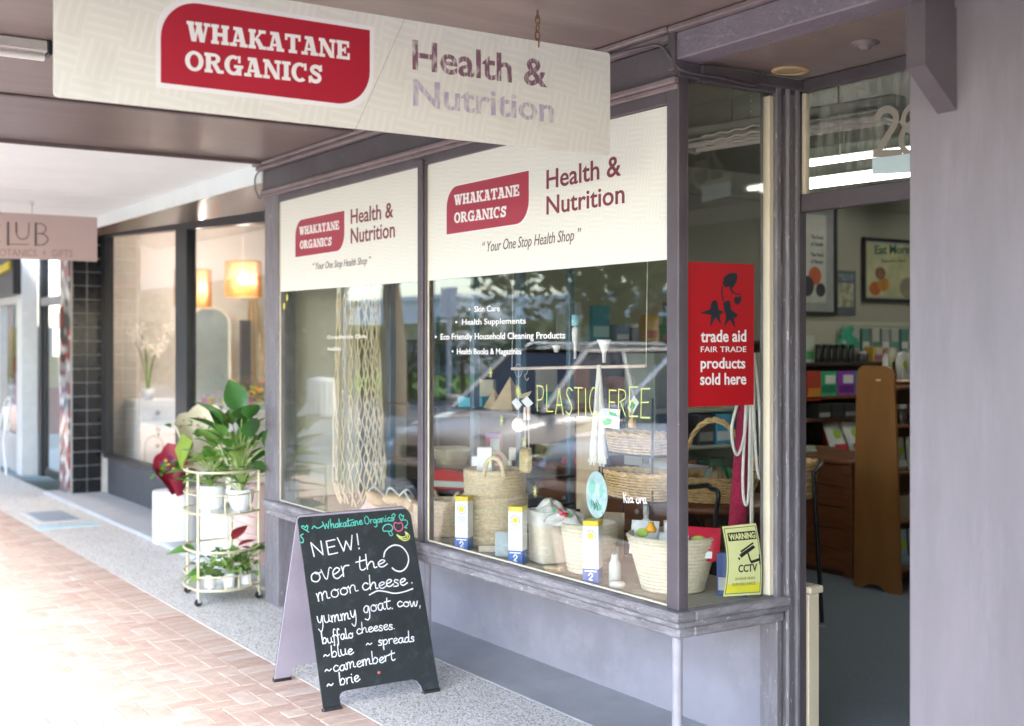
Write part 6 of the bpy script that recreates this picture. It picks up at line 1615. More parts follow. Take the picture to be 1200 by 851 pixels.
mb.ribbon([(e8[1][0] + .055*math.cos(t), e8[1][1] + .055*math.sin(t)) for t in [2*PI*k/20 for k in range(21)]], .025, ftn, .0007)
mb.build('numerals', mat('number_cream', (.3, .28, .24), .5), tn)
pn = MB(); pn.prism([(-3.1090,2.3510),(-2.9270,2.3470),(-2.9270,2.2770),(-3.1090,2.2910)][::-1], ftn, .0012, .002); pn.build('blue_card', plain((.55, .7, .76), .6), tn)

# ------------------------------------------------------------------ neighbouring gift shop
WYN = 3.65
gsh = empty('gift_shop', (-11.3, 3.6, 0), label='gift shop front with black framed windows over a charcoal plinth, next door', cat='shop front')
ZB = .45
def hz(x): return 2.62 + (-9.2-x)*.05      # window head, rising a little with distance
fN = lambda u, v, w: V(u, w, v)
MB().prism([(-13.7, .03), (-7.52, .03), (-7.52, ZB-.03), (-13.7, ZB-.03)], fN, 3.66, 3.80).build('plinth', CHARC, gsh)
MB().box(-13.72, -7.52, 3.615, 3.72, ZB-.03, ZB+.015, .006).build('sill', BLACKF, gsh)
for x0, x1 in ((-13.86, -13.68), (-11.27, -10.95), (-7.7, -7.52)):
    MB().prism([(x0, ZB+.01), (x1, ZB+.01), (x1, hz(x1)), (x0, hz(x0))], fN, 3.63, 3.72).build('frame_upright', BLACKF, gsh)
MB().prism([(-13.86, hz(-13.86)), (-7.52, hz(-7.52)), (-7.52, hz(-7.52)+.12), (-13.86, hz(-13.86)+.12)], fN, 3.62, 3.75).build('frame_head', BLACKF, gsh)
for x0, x1 in ((-13.68, -11.27), (-10.95, -7.7)):
    MB().prism([(x0, ZB+.015), (x1, ZB+.015), (x1, hz(x1)), (x0, hz(x0))], fN, 3.672, 3.678).build('window_pane', GLASS, gsh)
# sloping recess ceiling and white fascia
mb = MB()
mb.add([(-14.2, 3.0, 2.76), (-7.52, 3.0, 2.72), (-7.52, 3.65, hz(-7.52)+.115), (-14.2, 3.65, hz(-14.2)+.115),
        (-14.2, 3.0, 2.80), (-7.52, 3.0, 2.80), (-7.52, 3.65, hz(-7.52)+.2), (-14.2, 3.65, hz(-14.2)+.3)],
       [(0, 1, 2, 3), (7, 6, 5, 4), (0, 4, 5, 1), (2, 6, 7, 3), (1, 5, 6, 2), (0, 3, 7, 4)])
mb.build('recess_ceiling', mat('glossy_brown_soffit', (.16, .115, .085), .25, .15, 3, .08, 12, stretch=(.6, 4, 1)), gsh)
MB().prism([(-14.2, 2.755), (-7.52, 2.705), (-7.52, 2.86), (-14.2, 2.86)], fN, 2.985, 3.0).build('white_fascia', WHITES, gsh)
MB().prism([(-14.2, 2.9), (-7.5, 2.86), (-7.5, 4.6), (-14.2, 4.6)], fN, 3.2, 3.8).build('upper_wall', mat('render_grey', (.4, .4, .4), .8), gsh)
# black tiled pier, tile by tile
tp = empty('tiled_pier', (-14.0, 3.5, 0), label='pier with glossy black tiles and a harlequin mosaic front beside the gift shop window', cat='pier')
MB().box(-14.28, -13.87, 3.30, 3.75, .0, 3.0, 0).build('core', mat('tile_grout', (.5, .5, .5), .8), tp)
TL_ = mat('black_tile', (.012, .013, .016), .12, .2, 4, .05, 6)
for k in range(19):
    z = .03+k*.152
    for j in range(2):
        MB().box(-13.868, -13.855, 3.325+.158*j, 3.325+.158*j+.15, z, z+.145, .004).build('tile', TL_, tp)
def harlequin():
    m = bpy.data.materials.new('harlequin_mosaic'); m.use_nodes = True
    nt = m.node_tree; N = nt.nodes; L = nt.links; bs = N['Principled BSDF']; bs.inputs['Roughness'].default_value = .12
    tc = N.new('ShaderNodeTexCoord'); mp = N.new('ShaderNodeMapping'); mp.inputs['Rotation'].default_value = (0, R(45), 0); mp.inputs['Scale'].default_value = (1, 1, 1)
    L.new(tc.outputs['Object'], mp.inputs[0])
    vo = N.new('ShaderNodeTexVoronoi'); vo.inputs['Scale'].default_value = 11; vo.inputs['Randomness'].default_value = 0
    L.new(mp.outputs[0], vo.inputs[0]); sp = N.new('ShaderNodeSeparateColor'); L.new(vo.outputs['Color'], sp.inputs[0])
    rp = N.new('ShaderNodeValToRGB'); rp.color_ramp.interpolation = 'CONSTANT'; e = rp.color_ramp.elements
    e[0].color = (.05, .05, .055, 1); e[1].position = .8; e[1].color = (.25, .02, .02, 1)
    for p, c in ((.3, .3), (.55, .6)): q = rp.color_ramp.elements.new(p); q.color = (c, c, c, 1)
    L.new(sp.outputs[0], rp.inputs[0]); L.new(rp.outputs[0], bs.inputs['Base Color'])
    return m
MB().box(-14.28, -13.86, 3.285, 3.3, .02, 3.0, .002).build('mosaic_panel', harlequin(), tp)
MB().box(-14.28, -13.85, 3.28, 3.32, .0, .02, .002).build('pier_base', mat('tile_grout', (.5, .5, .5), .8), tp)

# interior of the gift shop
GW = mat('gift_wall', (.74, .72, .68), .7, .04, 2)
tag(MB().box(-14.2, -7.62, 3.73, 8.2, -.05, .04, 0).build('gift_shop_floor', mat('pale_floor', (.5, .46, .4), .5, .1, 3), None), kind='structure')
tag(MB().box(-14.3, -7.62, 8.1, 8.25, .04, 3.2, 0).build('gift_shop_wall', GW, None), kind='structure')
tag(MB().box(-14.35, -14.2, 3.76, 8.1, .04, 3.2, 0).build('gift_shop_wall', GW, None), kind='structure')
tag(MB().box(-14.3, -7.64, 3.81, 8.25, 3.1, 3.2, 0).build('gift_shop_ceiling', GW, None), kind='structure')
tag(MB().box(-7.72, -7.63, 3.73, 8.2, .04, 3.1, 0).build('gift_shop_wall', GW, None), kind='structure')
BAMB = mat('bamboo_shade', (.42, .19, .05), .7, .25, 40, stretch=(1, 1, 6), em=(1, .42, .1), ems=.05)
BULB = mat('lit_bulb', (1, .8, .5), .4, 0, em=(1, .93, .85), ems=85)
def pendant(label, x, y, z, r, h):
    t = empty('pendant_lamp', (x, y, z), label=label, cat='lamp', group='lit bamboo drum pendants in the gift shop window')
    mb = MB()
    for k in range(40):
        a = 2*PI*k/40
        mb.tube([(r*math.cos(a), r*math.sin(a), 0), (r*math.cos(a), r*math.sin(a), h)], .012*r/.2, 4, cap=False)
    mb.build('shade', BAMB, t, local=True)
    mb = MB()
    for q in (0, h*.5, h): mb.tube([V(r*math.cos(a), r*math.sin(a), q) for a in [2*PI*k/32 for k in range(32)]], .008, 5, closed=True)
    mb.build('hoops', BAMB, t, local=True)
    MB().lathe([(.0001, -.05), (.03, -.04), (.042, 0), (.03, .035), (.014, .06), (.0001, .06)], (0, 0, h*.5), 16).build('bulb', BULB, t, local=True)
    MB().tube([(0, 0, h*.5+.06), (0, 0, 3.1-z)], .005, 6).build('flex', WHITE, t, local=True)
x, y, z = (-13.135, 5.000, 2.204); pendant('lit round bamboo pendant lamp, right one in the gift shop window', x, y, z, 0.1909, 0.3819)
pendant('lit bamboo pendant lamp partly behind the black mullion of the gift shop', -13.2, 4.45, 2.08, .19, .4)
# arched mirror, furniture and stock
mr_ = empty('arched_mirror', (-14.1, 4.95, .95), label='tall arched mirror with a pale rim on the gift shop wall', cat='mirror')
ya, yb, za, zb_ = 4.69, 5.2, .95, 2.1
w = yb-ya
arch = [(ya, za), (yb, za)] + [(yb-w/2 + w/2*math.cos(a), zb_-w*.35 + w*.35*math.sin(a)) for a in [PI*k/14 for k in range(15)]]
MB().prism(arch, frame((-14.1, 0, 0), (0, 1, 0), (0, 0, 1)), -.03, 0).build('glass', mat('mirror', (.5, .6, .66), .12, 0, metal=.35), mr_)  # pale base colour stands in for a bright reflection
MB().tube([V(-14.09, u, v) for u, v in arch], .022, 8, closed=True).build('frame', plain((.8, .78, .7), .4), mr_)
dw_ = empty('chest_of_drawers', (-13.9, 4.2, .04), label='white chest of drawers with round knobs in the gift shop window', cat='drawers')
MB().box(-14.15, -13.72, 3.96, 4.46, .04, 1.04, .01).build('carcass', WHITE, dw_)
for k in range(5):
    zz = 1.0-(k+1)*.185
    o = MB().box(-13.72, -13.70, 3.99, 4.43, zz, zz+.17, .006).build('drawer', WHITE, dw_)
    MB().lathe([(.0001, -.0), (.03, .01), (.022, .03), (.0001, .035)], seg=12).build('knob', plain((.35, .33, .3), .4), o, local=True); kk = o.children[-1]; kk.rotation_euler = (0, PI/2, 0); kk.location = (-13.70, 4.21, zz+.085); kk.location -= wloc(o)
# display table with small coloured stock
tb = empty('display_table', (-13.35, 5.0, .04), label='long white display table of small gifts behind the plants', cat='table')
MB().box(-13.65, -13.1, 4.5, 5.9, .87, .92, .006).build('table_top', WHITE, tb)
MB().box(-13.6, -13.15, 4.55, 5.85, .04, .87, .004).build('front', WHITE, tb)
rr = random.Random(12)
GC = [((.6, .12, .3), 'pink'), ((.65, .45, .1), 'mustard'), ((.2, .35, .12), 'green'), ((.75, .7, .65), 'cream'), ((.5, .3, .5), 'lilac'), ((.6, .2, .05), 'orange')]
for i in range(12):
    c, nm = GC[i % 6]; yy = 4.56+.085*i
    if i % 3 == 0: bottle('%s bottle on the gift table, %s in the front row from the left' % (nm, PLACE[i]), -13.17, yy, .921, .03, rr.uniform(.14, .24), c, (.6, .5, .3))
    else: goods_box('%s gift box on the gift table, %s in the front row from the left' % (nm, PLACE[i]), -13.17, yy, .921, rr.uniform(.05, .08), .08, rr.uniform(.06, .2), c, band=GC[(i+2) % 6][0])
t = empty('flower_display', (-13.3, 5.15, .93), label='bank of yellow and green dried flowers on the gift table at right', cat='flowers')
def petals(n, sx, sy, sz, r, seed):
    mb = MB(); q = random.Random(seed)
    for _ in range(n):
        c = V(q.gauss(0, sx), q.gauss(0, sy), abs(q.gauss(0, sz)))
        a = V(q.uniform(-1, 1), q.uniform(-1, 1), q.uniform(-1, 1)).normalized(); b = a.orthogonal().normalized(); s_ = r*q.uniform(.6, 1.3)
        mb.add([c-a*s_, c+b*s_*.5, c+a*s_, c-b*s_*.5], [(0, 1, 2, 3)])
    return mb
for c, sd in (((.7, .55, .05), 1), ((.12, .25, .04), 2), ((.55, .15, .08), 3)): petals(220, .08, .16, .13, .028, sd).build('blooms', plain(c), t, local=True, recalc=False)
sd_ = empty('picture_easel', (-13.9, 5.45, .04), label='gilt picture easel with dark frames standing beside the arched mirror', cat='easel')
for dy in (-.2, 0, .2): MB().tube([(-13.85, 5.45+dy, .04), (-14.0, 5.45+dy*.2, 2.2)], .016, 8).build('leg', plain((.45, .3, .12), .4), sd_)
MB().box(-13.9, -13.87, 5.24, 5.38, 1.0, 1.95, .006).build('framed_picture', plain((.1, .1, .12), .4), sd_)
MB().box(-13.9, -13.87, 5.48, 5.72, 1.2, 1.8, .006).build('framed_picture', plain((.5, .42, .3), .4), sd_)
t = empty('orchid', (-13.75, 4.12, 1.045), label='white moth orchids on thin stems over the white chest of drawers', cat='flowers')
for k, (dy, dz) in enumerate(((-.2, .72), (-.04, .62), (.08, .55), (.22, .8), (-.1, .8), (.14, .66))):
    MB().tube(spline([V(0, 0, 0), V(0, dy*.3, dz*.6), V(.05, dy, dz)], 5), .006, 5).build('stem', STEM, t, local=True)
    mb = MB()
    for j in range(5):
        a = 2*PI*j/5; c = V(.07, dy, dz)
        mb.add([c, c+V(.01, .05*math.cos(a-.5), .05*math.sin(a-.5)), c+V(-.012, .095*math.cos(a), .095*math.sin(a)), c+V(.01, .05*math.cos(a+.5), .05*math.sin(a+.5))], [(0, 1, 2, 3)])
    mb.build('flower', plain((.86, .85, .8), .6), t, local=True, recalc=False)
MB().lathe([(.0001, 0), (.05, 0), (.07, .12), (.0001, .12)], seg=16).build('pot', POTW, t, local=True)
t = empty('wire_basket', (-13.2, 4.02, .04), label='pale wire basket with a hoop handle in front of the white drawers', cat='basket')
MB().tube(spline([V(0, -.1, 0), V(0, -.1, .5), V(0, -.04, .62), V(0, .04, .62), V(0, .1, .5), V(0, .1, 0)], 5), .012, 8).build('hoop', plain((.5, .48, .44), .5), t, local=True)
MB().lathe([(.0001, 0), (.11, 0), (.13, .3), (.12, .3), (.1, .01)], seg=20).build('tub', plain((.75, .7, .64), .6), t, local=True)

# farther shopfronts beyond the tiled pier
fs_ = empty('far_shop', (-15.6, 3.45, 0), label='grey entrance with glazed door and menu panel just beyond the tiled pier', cat='shop front')
a, b = (-15.951, 3.600, -0.193), (-15.295, 3.600, -0.127)
MB().box(-14.95, -14.3, 3.55, 3.62, .0, 3.0, .005).build('grey_panel', plain((.2, .19, .2), .5), fs_)
MB().box(-14.75, -14.42, 3.53, 3.548, .72, 2.3, .004).build('menu_frame', WHITE, fs_)
MB().box(-14.71, -14.46, 3.525, 3.5295, 1.5, 2.26, 0).build('menu_sheet', plain((.72, .74, .74), .4), fs_)
MB().box(-14.71, -14.46, 3.525, 3.5295, .76, 1.48, 0).build('menu_sheet', plain((.24, .18, .18), .3), fs_)
for x0, x1 in ((-15.05, -14.96), (-16.35, -16.2)): MB().box(x0, x1, 3.5, 3.6, 0, 3.0, .006).build('door_frame', BLACKF, fs_)
MB().box(-16.2, -15.05, 3.5, 3.6, 2.15, 2.25, .005).build('door_frame', plain((.3, .3, .32), .4), fs_)
for x0, x1 in ((-15.14, -15.05), (-16.2, -16.11)): MB().box(x0, x1, 3.53, 3.57, .12, 2.15, .005).build('door_stile', BLACKF, fs_)
MB().box(-16.2, -15.05, 3.53, 3.57, .02, .12, .005).build('door_rail', BLACKF, fs_)
MB().box(-16.11, -15.14, 3.547, 3.553, .12, 2.15, 0).build('door_pane', GLASS, fs_)
MB().box(-16.2, -15.05, 3.547, 3.553, 2.25, 3.0, 0).build('fanlight_pane', GLASS, fs_)
MB().box(-15.5, -15.3, 3.54, 3.546, 1.85, 2.05, 0).build('door_notice', WHITE, fs_)
MB().box(-20, -14.4, 5.5, 5.6, 0, 3.0, 0).build('inner_wall', plain((.35, .34, .33), .7), fs_)
MB().box(-20, -14.36, 3.62, 5.5, -.02, .03, 0).build('inner_floor', plain((.3, .28, .26), .5), fs_)
fs2 = empty('far_shop', (-18, 3.3, 0), label='pale framed shopfront with a yellow band, farthest left under the veranda', cat='shop front')
for x0, x1 in ((-16.65, -16.36), (-18.4, -18.25), (-21.2, -21)): MB().box(x0, x1, 3.3, 3.5, 0, 3.0, .006).build('frame_upright', plain((.62, .66, .68), .4), fs2)
MB().box(-21, -16.37, 3.35, 3.45, 0, .5, .006).build('stall_riser', plain((.5, .52, .54), .5), fs2)
MB().box(-21, -16.37, 3.32, 3.5, 2.2, 2.3, .006).build('head_rail', plain((.6, .62, .62), .5), fs2)
MB().box(-21, -16.37, 3.398, 3.404, .5, 2.2, 0).build('window_pane', GLASS, fs2)
MB().box(-21, -16.37, 3.2, 3.5, 2.3, 2.82, .006).build('sign_band', BLACKF, fs2)
MB().prism([(-21, 2.36), (-16.5, 2.62), (-16.5, 2.72), (-21, 2.46)], fN, 3.17, 3.198).build('yellow_stripe', plain((.75, .6, .05), .5), fs2)
rr = random.Random(4)
for i in range(9):
    MB().box(-16.9-i*.36, -16.62-i*.36, 3.6, 3.9, .5+.2*(i % 3), 1.1+.4*(i % 3), .004).build('display_panel', plain([(.6, .1, .08), (.7, .62, .2), (.5, .52, .55), (.12, .12, .14)][i % 4], .5), fs2)
MB().prism([(-60, 0), (-21.2, 0), (-21.2, 4.6), (-60, 4.6)], fN, 3.3, 4.2).build('end_wall', plain((.42, .38, .36), .7), fs2)
MB().prism([(-21.2, 3), (-14.36, 3), (-14.36, 4.6), (-21.2, 4.6)], fN, 3.3, 4.2).build('upper_wall', plain((.42, .4, .38), .7), fs2)
wc = empty('white_chair', (-16.9, 2.95, 0), label='white bentwood chair outside the farthest shopfront, at the left edge', cat='chair')
for (x, y) in ((-.2, -.2), (.2, -.2), (-.2, .2), (.2, .2)): MB().tube([(x*1.15, y*1.15, 0), (x, y, .45)], .016, 8).build('leg', WHITE, wc, local=True)
MB().lathe([(.0001, .44), (.22, .44), (.23, .455), (.22, .47), (.0001, .47)], seg=24).build('seat', WHITE, wc, local=True)
MB().tube(spline([V(-.2, .2, .45), V(-.2, .27, .8), V(-.1, .3, .95), V(.1, .3, .95), V(.2, .27, .8), V(.2, .2, .45)], 6), .015, 8).build('backrest', WHITE, wc, local=True)
MB().box(-.17, .17, .27, .285, .55, .85, .006).build('back_panel', WHITE, wc, local=True)

# ------------------------------------------------------------------ plants on their stands outside
pc = empty('white_plinth', (-10.15, 3.3, 0), label='round white drum plinth under the flower bouquet outside the gift shop', cat='plinth')
rP = .2
pc.location = (-10.2, 3.3, 0)
zP = (-10.371, 3.300, 0.432)[2]
MB().lathe([(rP-.004, .0), (rP, .004), (rP, zP-.006), (rP-.006, zP), (.0001, zP)], seg=40).build('drum', WHITE, pc, local=True)
pk = empty('pink_plinth', (-8.75, 3.42, 0), label='round blush pink drum plinth behind the gold trolley', cat='plinth')
MB().lathe([(.15, 0), (.152, .004), (.152, .60), (.146, .606), (.0001, .606)], seg=36).build('drum', plain((.68, .48, .45), .5), pk, local=True)
pw_ = empty('white_plinth', (-9.05, 3.4, 0), label='square white display box behind the trolley, nearer the gift shop', cat='plinth')
MB().box(-.28, .28, -.2, .2, 0, .52, .008).build('box', WHITE, pw_, local=True)

# leaf shapes
def leaf_mesh(L_, W_, curl=.25, fold=.15, shape='lance', n=7, stemlen=0):
    mb = MB(); vs = []; fs = []
    for i in range(n+1):
        s_ = i/n
        if shape == 'lance': w = W_*math.sin(PI*s_**.75)**.9
        elif shape == 'heart': w = W_*(math.sin(PI*min(1, s_*.93+.07)**.55))**.8
        else: w = W_*math.sin(PI*s_**.6)
        if i == n: w = 0.001
        z = -curl*L_*s_*s_; y = L_*s_
        vs += [(-w, y, z+fold*w), (-w*.5, y, z+fold*w*.35), (0, y, z), (w*.5, y, z+fold*w*.35), (w, y, z+fold*w)]
    for i in range(n):
        for k in range(4): a = i*5+k; fs.append((a, a+1, a+6, a+5))
    mb.add(vs, fs, True); return mb
def leafm(name, m, *a, **k):
    o = leaf_mesh(*a, **k).build('leaf', m, recalc=False); me = o.data; bpy.data.objects.remove(o); return me
LF = {'big': leafm('big', LEAFD, .2, .062, .35, .3), 'mid': leafm('mid', LEAF, .15, .045, .4, .3), 'light': leafm('light', LEAFL, .12, .035, .4, .3), 'heart': leafm('heart', LEAF, .11, .05, .25, .25, 'heart'),
      'mon': leafm('mon', LEAFL, .16, .085, .3, .3, 'heart'), 'red': leafm('red', mat('red_leaf', (.28, .02, .03), .4, .3, 8), .14, .035, .2, .3), 'brown': leafm('brown', mat('bronze_leaf', (.12, .05, .03), .4, .2, 8), .1, .035, .2, .3),
      'tiny': leafm('tiny', LEAF, .055, .022, .3, .3, 'heart', n=4)}
def plant(t, base, leaves, stems=True, seed=0):
    """leaves: (kind, tip direction azimuth, height, reach, scale)"""
    q = random.Random(seed)
    sm = MB()
    for kind, az, hh, reach, sc_ in leaves:
        b = V(*base); e_ = b + V(math.cos(az)*reach, math.sin(az)*reach, hh)
        pts = spline([b, b + V(math.cos(az)*reach*.25, math.sin(az)*reach*.25, hh*.6), e_], 5)
        if stems: sm.tube(pts, .0035*sc_+.001, 5)
        o = inst('leaf', LF[kind], t, e_ , (q.uniform(.75, 1.35) if hh > .28 else q.uniform(.3, .9) if hh > .12 else q.uniform(-.1, .5), q.uniform(-.4, .4), az-PI/2 + q.uniform(-.3, .3)), (sc_, sc_, sc_))
    if stems: sm.build('stems', STEM, t, local=True)
def pot(name, label, x, y, z, r, h, rb=None, belly=0, cat='pot plant', m=None):
    t = empty(name, (x, y, z), label=label, cat=cat)
    rb = rb or r*.8
    prof = [(.0001, 0), (rb, 0)] + [(rb + (r-rb)*s_ + belly*math.sin(PI*s_), h*s_) for s_ in [k/8 for k in range(9)]] + [(r-.006, h+.001), (r-.012, h-.02), (.0001, h-.025)]
    MB().lathe(prof, seg=32).build('pot', m or POTW, t, local=True)
    MB().lathe([(.0001, h-.02), (r-.013, h-.02)], seg=24).build('soil', SOIL, t, local=True)
    return t
# gold demi lune trolley
gt = empty('plant_trolley', (-7.78, 2.82, 0), label='pale gold two tier plant trolley on castors beside the shop post', cat='trolley')
LEGS = [(-7.57, 2.585), (-7.60, 3.00), (-8.03, 2.67), (-8.05, 2.98)]
for (x, y) in LEGS:
    lg_ = MB().tube([(x, y, .05), (x, y, .845)], .0095, 10).build('leg', GOLD, gt)
    cs_ = MB(); cs_.tube([(x-.009, y, .024), (x+.009, y, .024)], .024, 14); cs_.build('castor', BLACK, lg_)
    MB().box(x-.014, x+.014, y-.005, y+.018, .024, .055, .003).build('castor_fork', GALV, lg_)
def dcurve(z, n=18):
    """front edge bulging towards the viewer (+x), back edge straight"""
    A, Bp, Cc, Dd = V(-7.57, 2.585, z), V(-7.60, 3.0, z), V(-8.05, 2.98, z), V(-8.03, 2.67, z)
    out = []
    for k in range(n+1):
        s_ = k/n; p = A.lerp(Bp, s_); out.append(p + V(.11, -.02, 0)*math.sin(PI*s_))
    return out + [Bp, Cc] + [Dd.lerp(A, k/8) + V(-.02, -.05, 0)*math.sin(PI*k/8) for k in range(9)]
for z, nm in ((.845, 'top_rail'), (.70, 'guard_rail'), (.58, 'tray_rim'), (.34, 'middle_rail'), (.185, 'guard_rail'), (.10, 'tray_rim')):
    MB().tube(dcurve(z), .0085 if nm != 'guard_rail' else .0055, 8, closed=True).build(nm, GOLD, gt)
for z in (.58, .10):
    d_ = dcurve(z); MB().prism([(p.x, p.y) for p in d_[::1]], lambda u, v, w: V(u, v, w), z-.004, z+.002).build('tray', plain((.62, .62, .6), .2), gt)
for zt_, zb2 in ((.70, .58), (.185, .10)):
    d_ = dcurve(zb2)
    for k in (3, 7, 11, 15): p = d_[k]; MB().tube([p, (p.x, p.y, zt_)], .005, 6).build('spindle', GOLD, gt)
for z in (.28, .4, .46, .52): MB().tube([(-7.60, 3.0, z), (-8.05, 2.98, z)], .004, 6).build('side_rung', GOLD, gt)

q = pot('potted_plant', 'tall leafy plant in a bulbous white pot, right on the trolley top tier', -7.66, 2.9, .583, .075, .13, .05, .018)
rr = random.Random(2)
lv = []
for k in range(30):
    az = rr.uniform(0, 2*PI); hh = rr.uniform(.1, .5)
    lv.append((rr.choice(['big', 'big', 'mid', 'mid', 'light']), az, hh, rr.uniform(.04, .2), rr.uniform(.8, 1.25)))
lv += [('big', 2.6, .52, .05, 1.3), ('big', 0.9, .40, .2, 1.25), ('mon', 3.8, .42, .16, 1.2), ('mon', 3.6, .3, .2, 1.0), ('big', .6, .3, .18, 1.2), ('big', 1.2, .22, .2, 1.2)]
plant(q, (0, 0, .11), lv, seed=1)
sm = MB()
for (a, b) in (((.0, 0, .1), (-.14, -.1, .42)), ((.01, 0, .1), (-.04, -.06, .5)), ((0, 0, .1), (-.2, -.12, .28))): sm.tube([a, b], .006, 6)
sm.build('pale_stalks', plain((.55, .62, .35), .5), q, local=True)
q = pot('potted_plant', 'small bushy plant in a straight white pot, left on the trolley top tier', -7.82, 2.76, .583, .085, .15, .08)
rr = random.Random(6)
plant(q, (0, 0, .13), [(rr.choice(['mid', 'light', 'heart', 'mon']), rr.uniform(0, 6.3), rr.uniform(.03, .24), rr.uniform(.03, .17), rr.uniform(.6, 1.0)) for _ in range(40)], seed=3)
for i, (x, y, l) in enumerate(((-7.62, 2.68, 'left of three small white pots on the lower trolley tray'), (-7.60, 2.8, 'middle of three small white pots on the lower trolley tray'), (-7.62, 2.92, 'right of three small white pots on the lower trolley tray'))):
    q = pot('potted_plant', 'trailing green plant, ' + l, x, y, .103, .042, .085, .034)
    rr = random.Random(20+i)
    plant(q, (0, 0, .08), [(rr.choice(['tiny', 'tiny', 'heart', 'light']), rr.uniform(0, 6.3), rr.uniform(-.01, .15), rr.uniform(.02, .1), rr.uniform(.55, 1.0)) for _ in range(34)], seed=8+i)
q = pot('potted_plant', 'red leaved plant in a white pot at the back of the lower trolley tray', -7.8, 2.88, .103, .06, .1, .05)
plant(q, (0, 0, .1), [('red', 2.0, .16, .02, 1.2), ('red', 1.2, .12, .05, .9), ('brown', .6, .12, .08, 1), ('heart', .2, .06, .12, 1), ('heart', -.4, .05, .12, 1), ('mid', 4.4, .1, .22, 1.2), ('heart', 1.2, .1, .16, 1.0)], seed=5)
mb = MB(); mb.lathe([(.0001, -.02), (.03, -.01), (.034, .01), (.0001, .02)], (.05, 0, .14), 10); mb.build('flower', mat('red_orange_flower', (.6, .08, .03), .5), q, local=True)

# bouquets on the drum
def bouquet(label, x, y, z, wrap, h, r, tilt, cols, seed, wrap2=None):
    t = empty('bouquet', (x, y, z), label=label, cat='bouquet')
    mb = MB(); vs = []; n, m_ = 22, 6
    for j in range(m_+1):
        s_ = j/m_
        for i in range(n+1):
            a = -PI*.18 + 2*PI*.86*i/n
            rad = r*(.32 + .68*s_)*(1+.05*math.sin(5*a)*s_)
            zz = h*s_*(1 + (.36*math.sin(a-.93)+.05*math.sin(7*a))*s_)
            vs.append(V(rad*math.cos(a), rad*math.sin(a), zz))
    mb.add(vs, [(j*(n+1)+i, j*(n+1)+i+1, (j+1)*(n+1)+i+1, (j+1)*(n+1)+i) for j in range(m_) for i in range(n)], True)
    o = mb.build('wrapping', wrap, t, local=True, recalc=False); o.rotation_euler = tilt
    rr = random.Random(seed)
    for k, c in enumerate(cols):
        mb = MB()
        for _ in range(7):
            c0 = V(rr.gauss(0, r*.45), rr.gauss(0, r*.45), h*rr.uniform(.75, 1.05))
            for j in range(8):
                a = 2*PI*j/8; s_ = .022
                mb.add([c0, c0+V(s_*.5*math.cos(a-.4), s_*.5*math.sin(a-.4), .008), c0+V(s_*math.cos(a), s_*math.sin(a), .004), c0+V(s_*.5*math.cos(a+.4), s_*.5*math.sin(a+.4), .008)], [(0, 1, 2, 3)])
            mb.lathe([(.0001, -.006), (.009, 0), (.0001, .008)], c0, 6)
        o = mb.build('blooms', plain(c, .7), t, local=True, recalc=False); o.rotation_euler = tilt
    for _ in range(26):
        c0 = V(rr.gauss(0, r*.5), rr.gauss(0, r*.5), h*rr.uniform(.65, .95))
        o = inst('leaf', LF['tiny'], t, Matrix.Rotation(tilt[0], 3, 'X') @ c0, (rr.uniform(-1, 1), rr.uniform(-1, 1), rr.uniform(0, 6.3)), (1, 1, 1))
    return t
CRIM = mat('crimson_paper', (.3, .015, .04), .5, .12, 8)
bouquet('crimson wrapped posy of purple and yellow pansies on the white drum plinth', -9.86, 3.2, zP+.004, CRIM, .29, .15, (.25, .15, 0), [(.65, .5, .02), (.08, .02, .3), (.7, .6, .1), (.35, .05, .3)], 3)
bouquet('cream and green wrapped bouquet standing behind the crimson posy', -9.9, 3.36, zP+.2, mat('cream_paper', (.72, .68, .5), .6, .1, 6), .4, .19, (-.1, -.1, 0), [(.6, .12, .04), (.75, .72, .6)], 5)
t = empty('green_paper_wrap', (-9.66, 3.16, zP+.22), label='folded moss green paper cone in front of the cream bouquet', cat='paper')
MB().add([(0, 0, 0), (.13, .05, .24), (.02, .0, .3), (-.1, -.02, .16), (.05, .08, .2)], [(0, 1, 2), (0, 2, 3), (0, 4, 1), (1, 4, 2)]).build('paper', mat('moss_paper', (.2, .3, .03), .6, .15, 6), t, local=True, recalc=False)
t = pot('potted_plant', 'fern like plant in a white pot between bouquets and trolley', -8.95, 3.35, .525, .08, .14, .07)
rr = random.Random(31)
plant(t, (0, 0, .12), [(rr.choice(['heart', 'mid', 'light', 'tiny', 'big']), rr.uniform(0, 6.3), rr.uniform(.02, .3), rr.uniform(.02, .15), rr.uniform(.7, 1.1)) for _ in range(50)], seed=11)

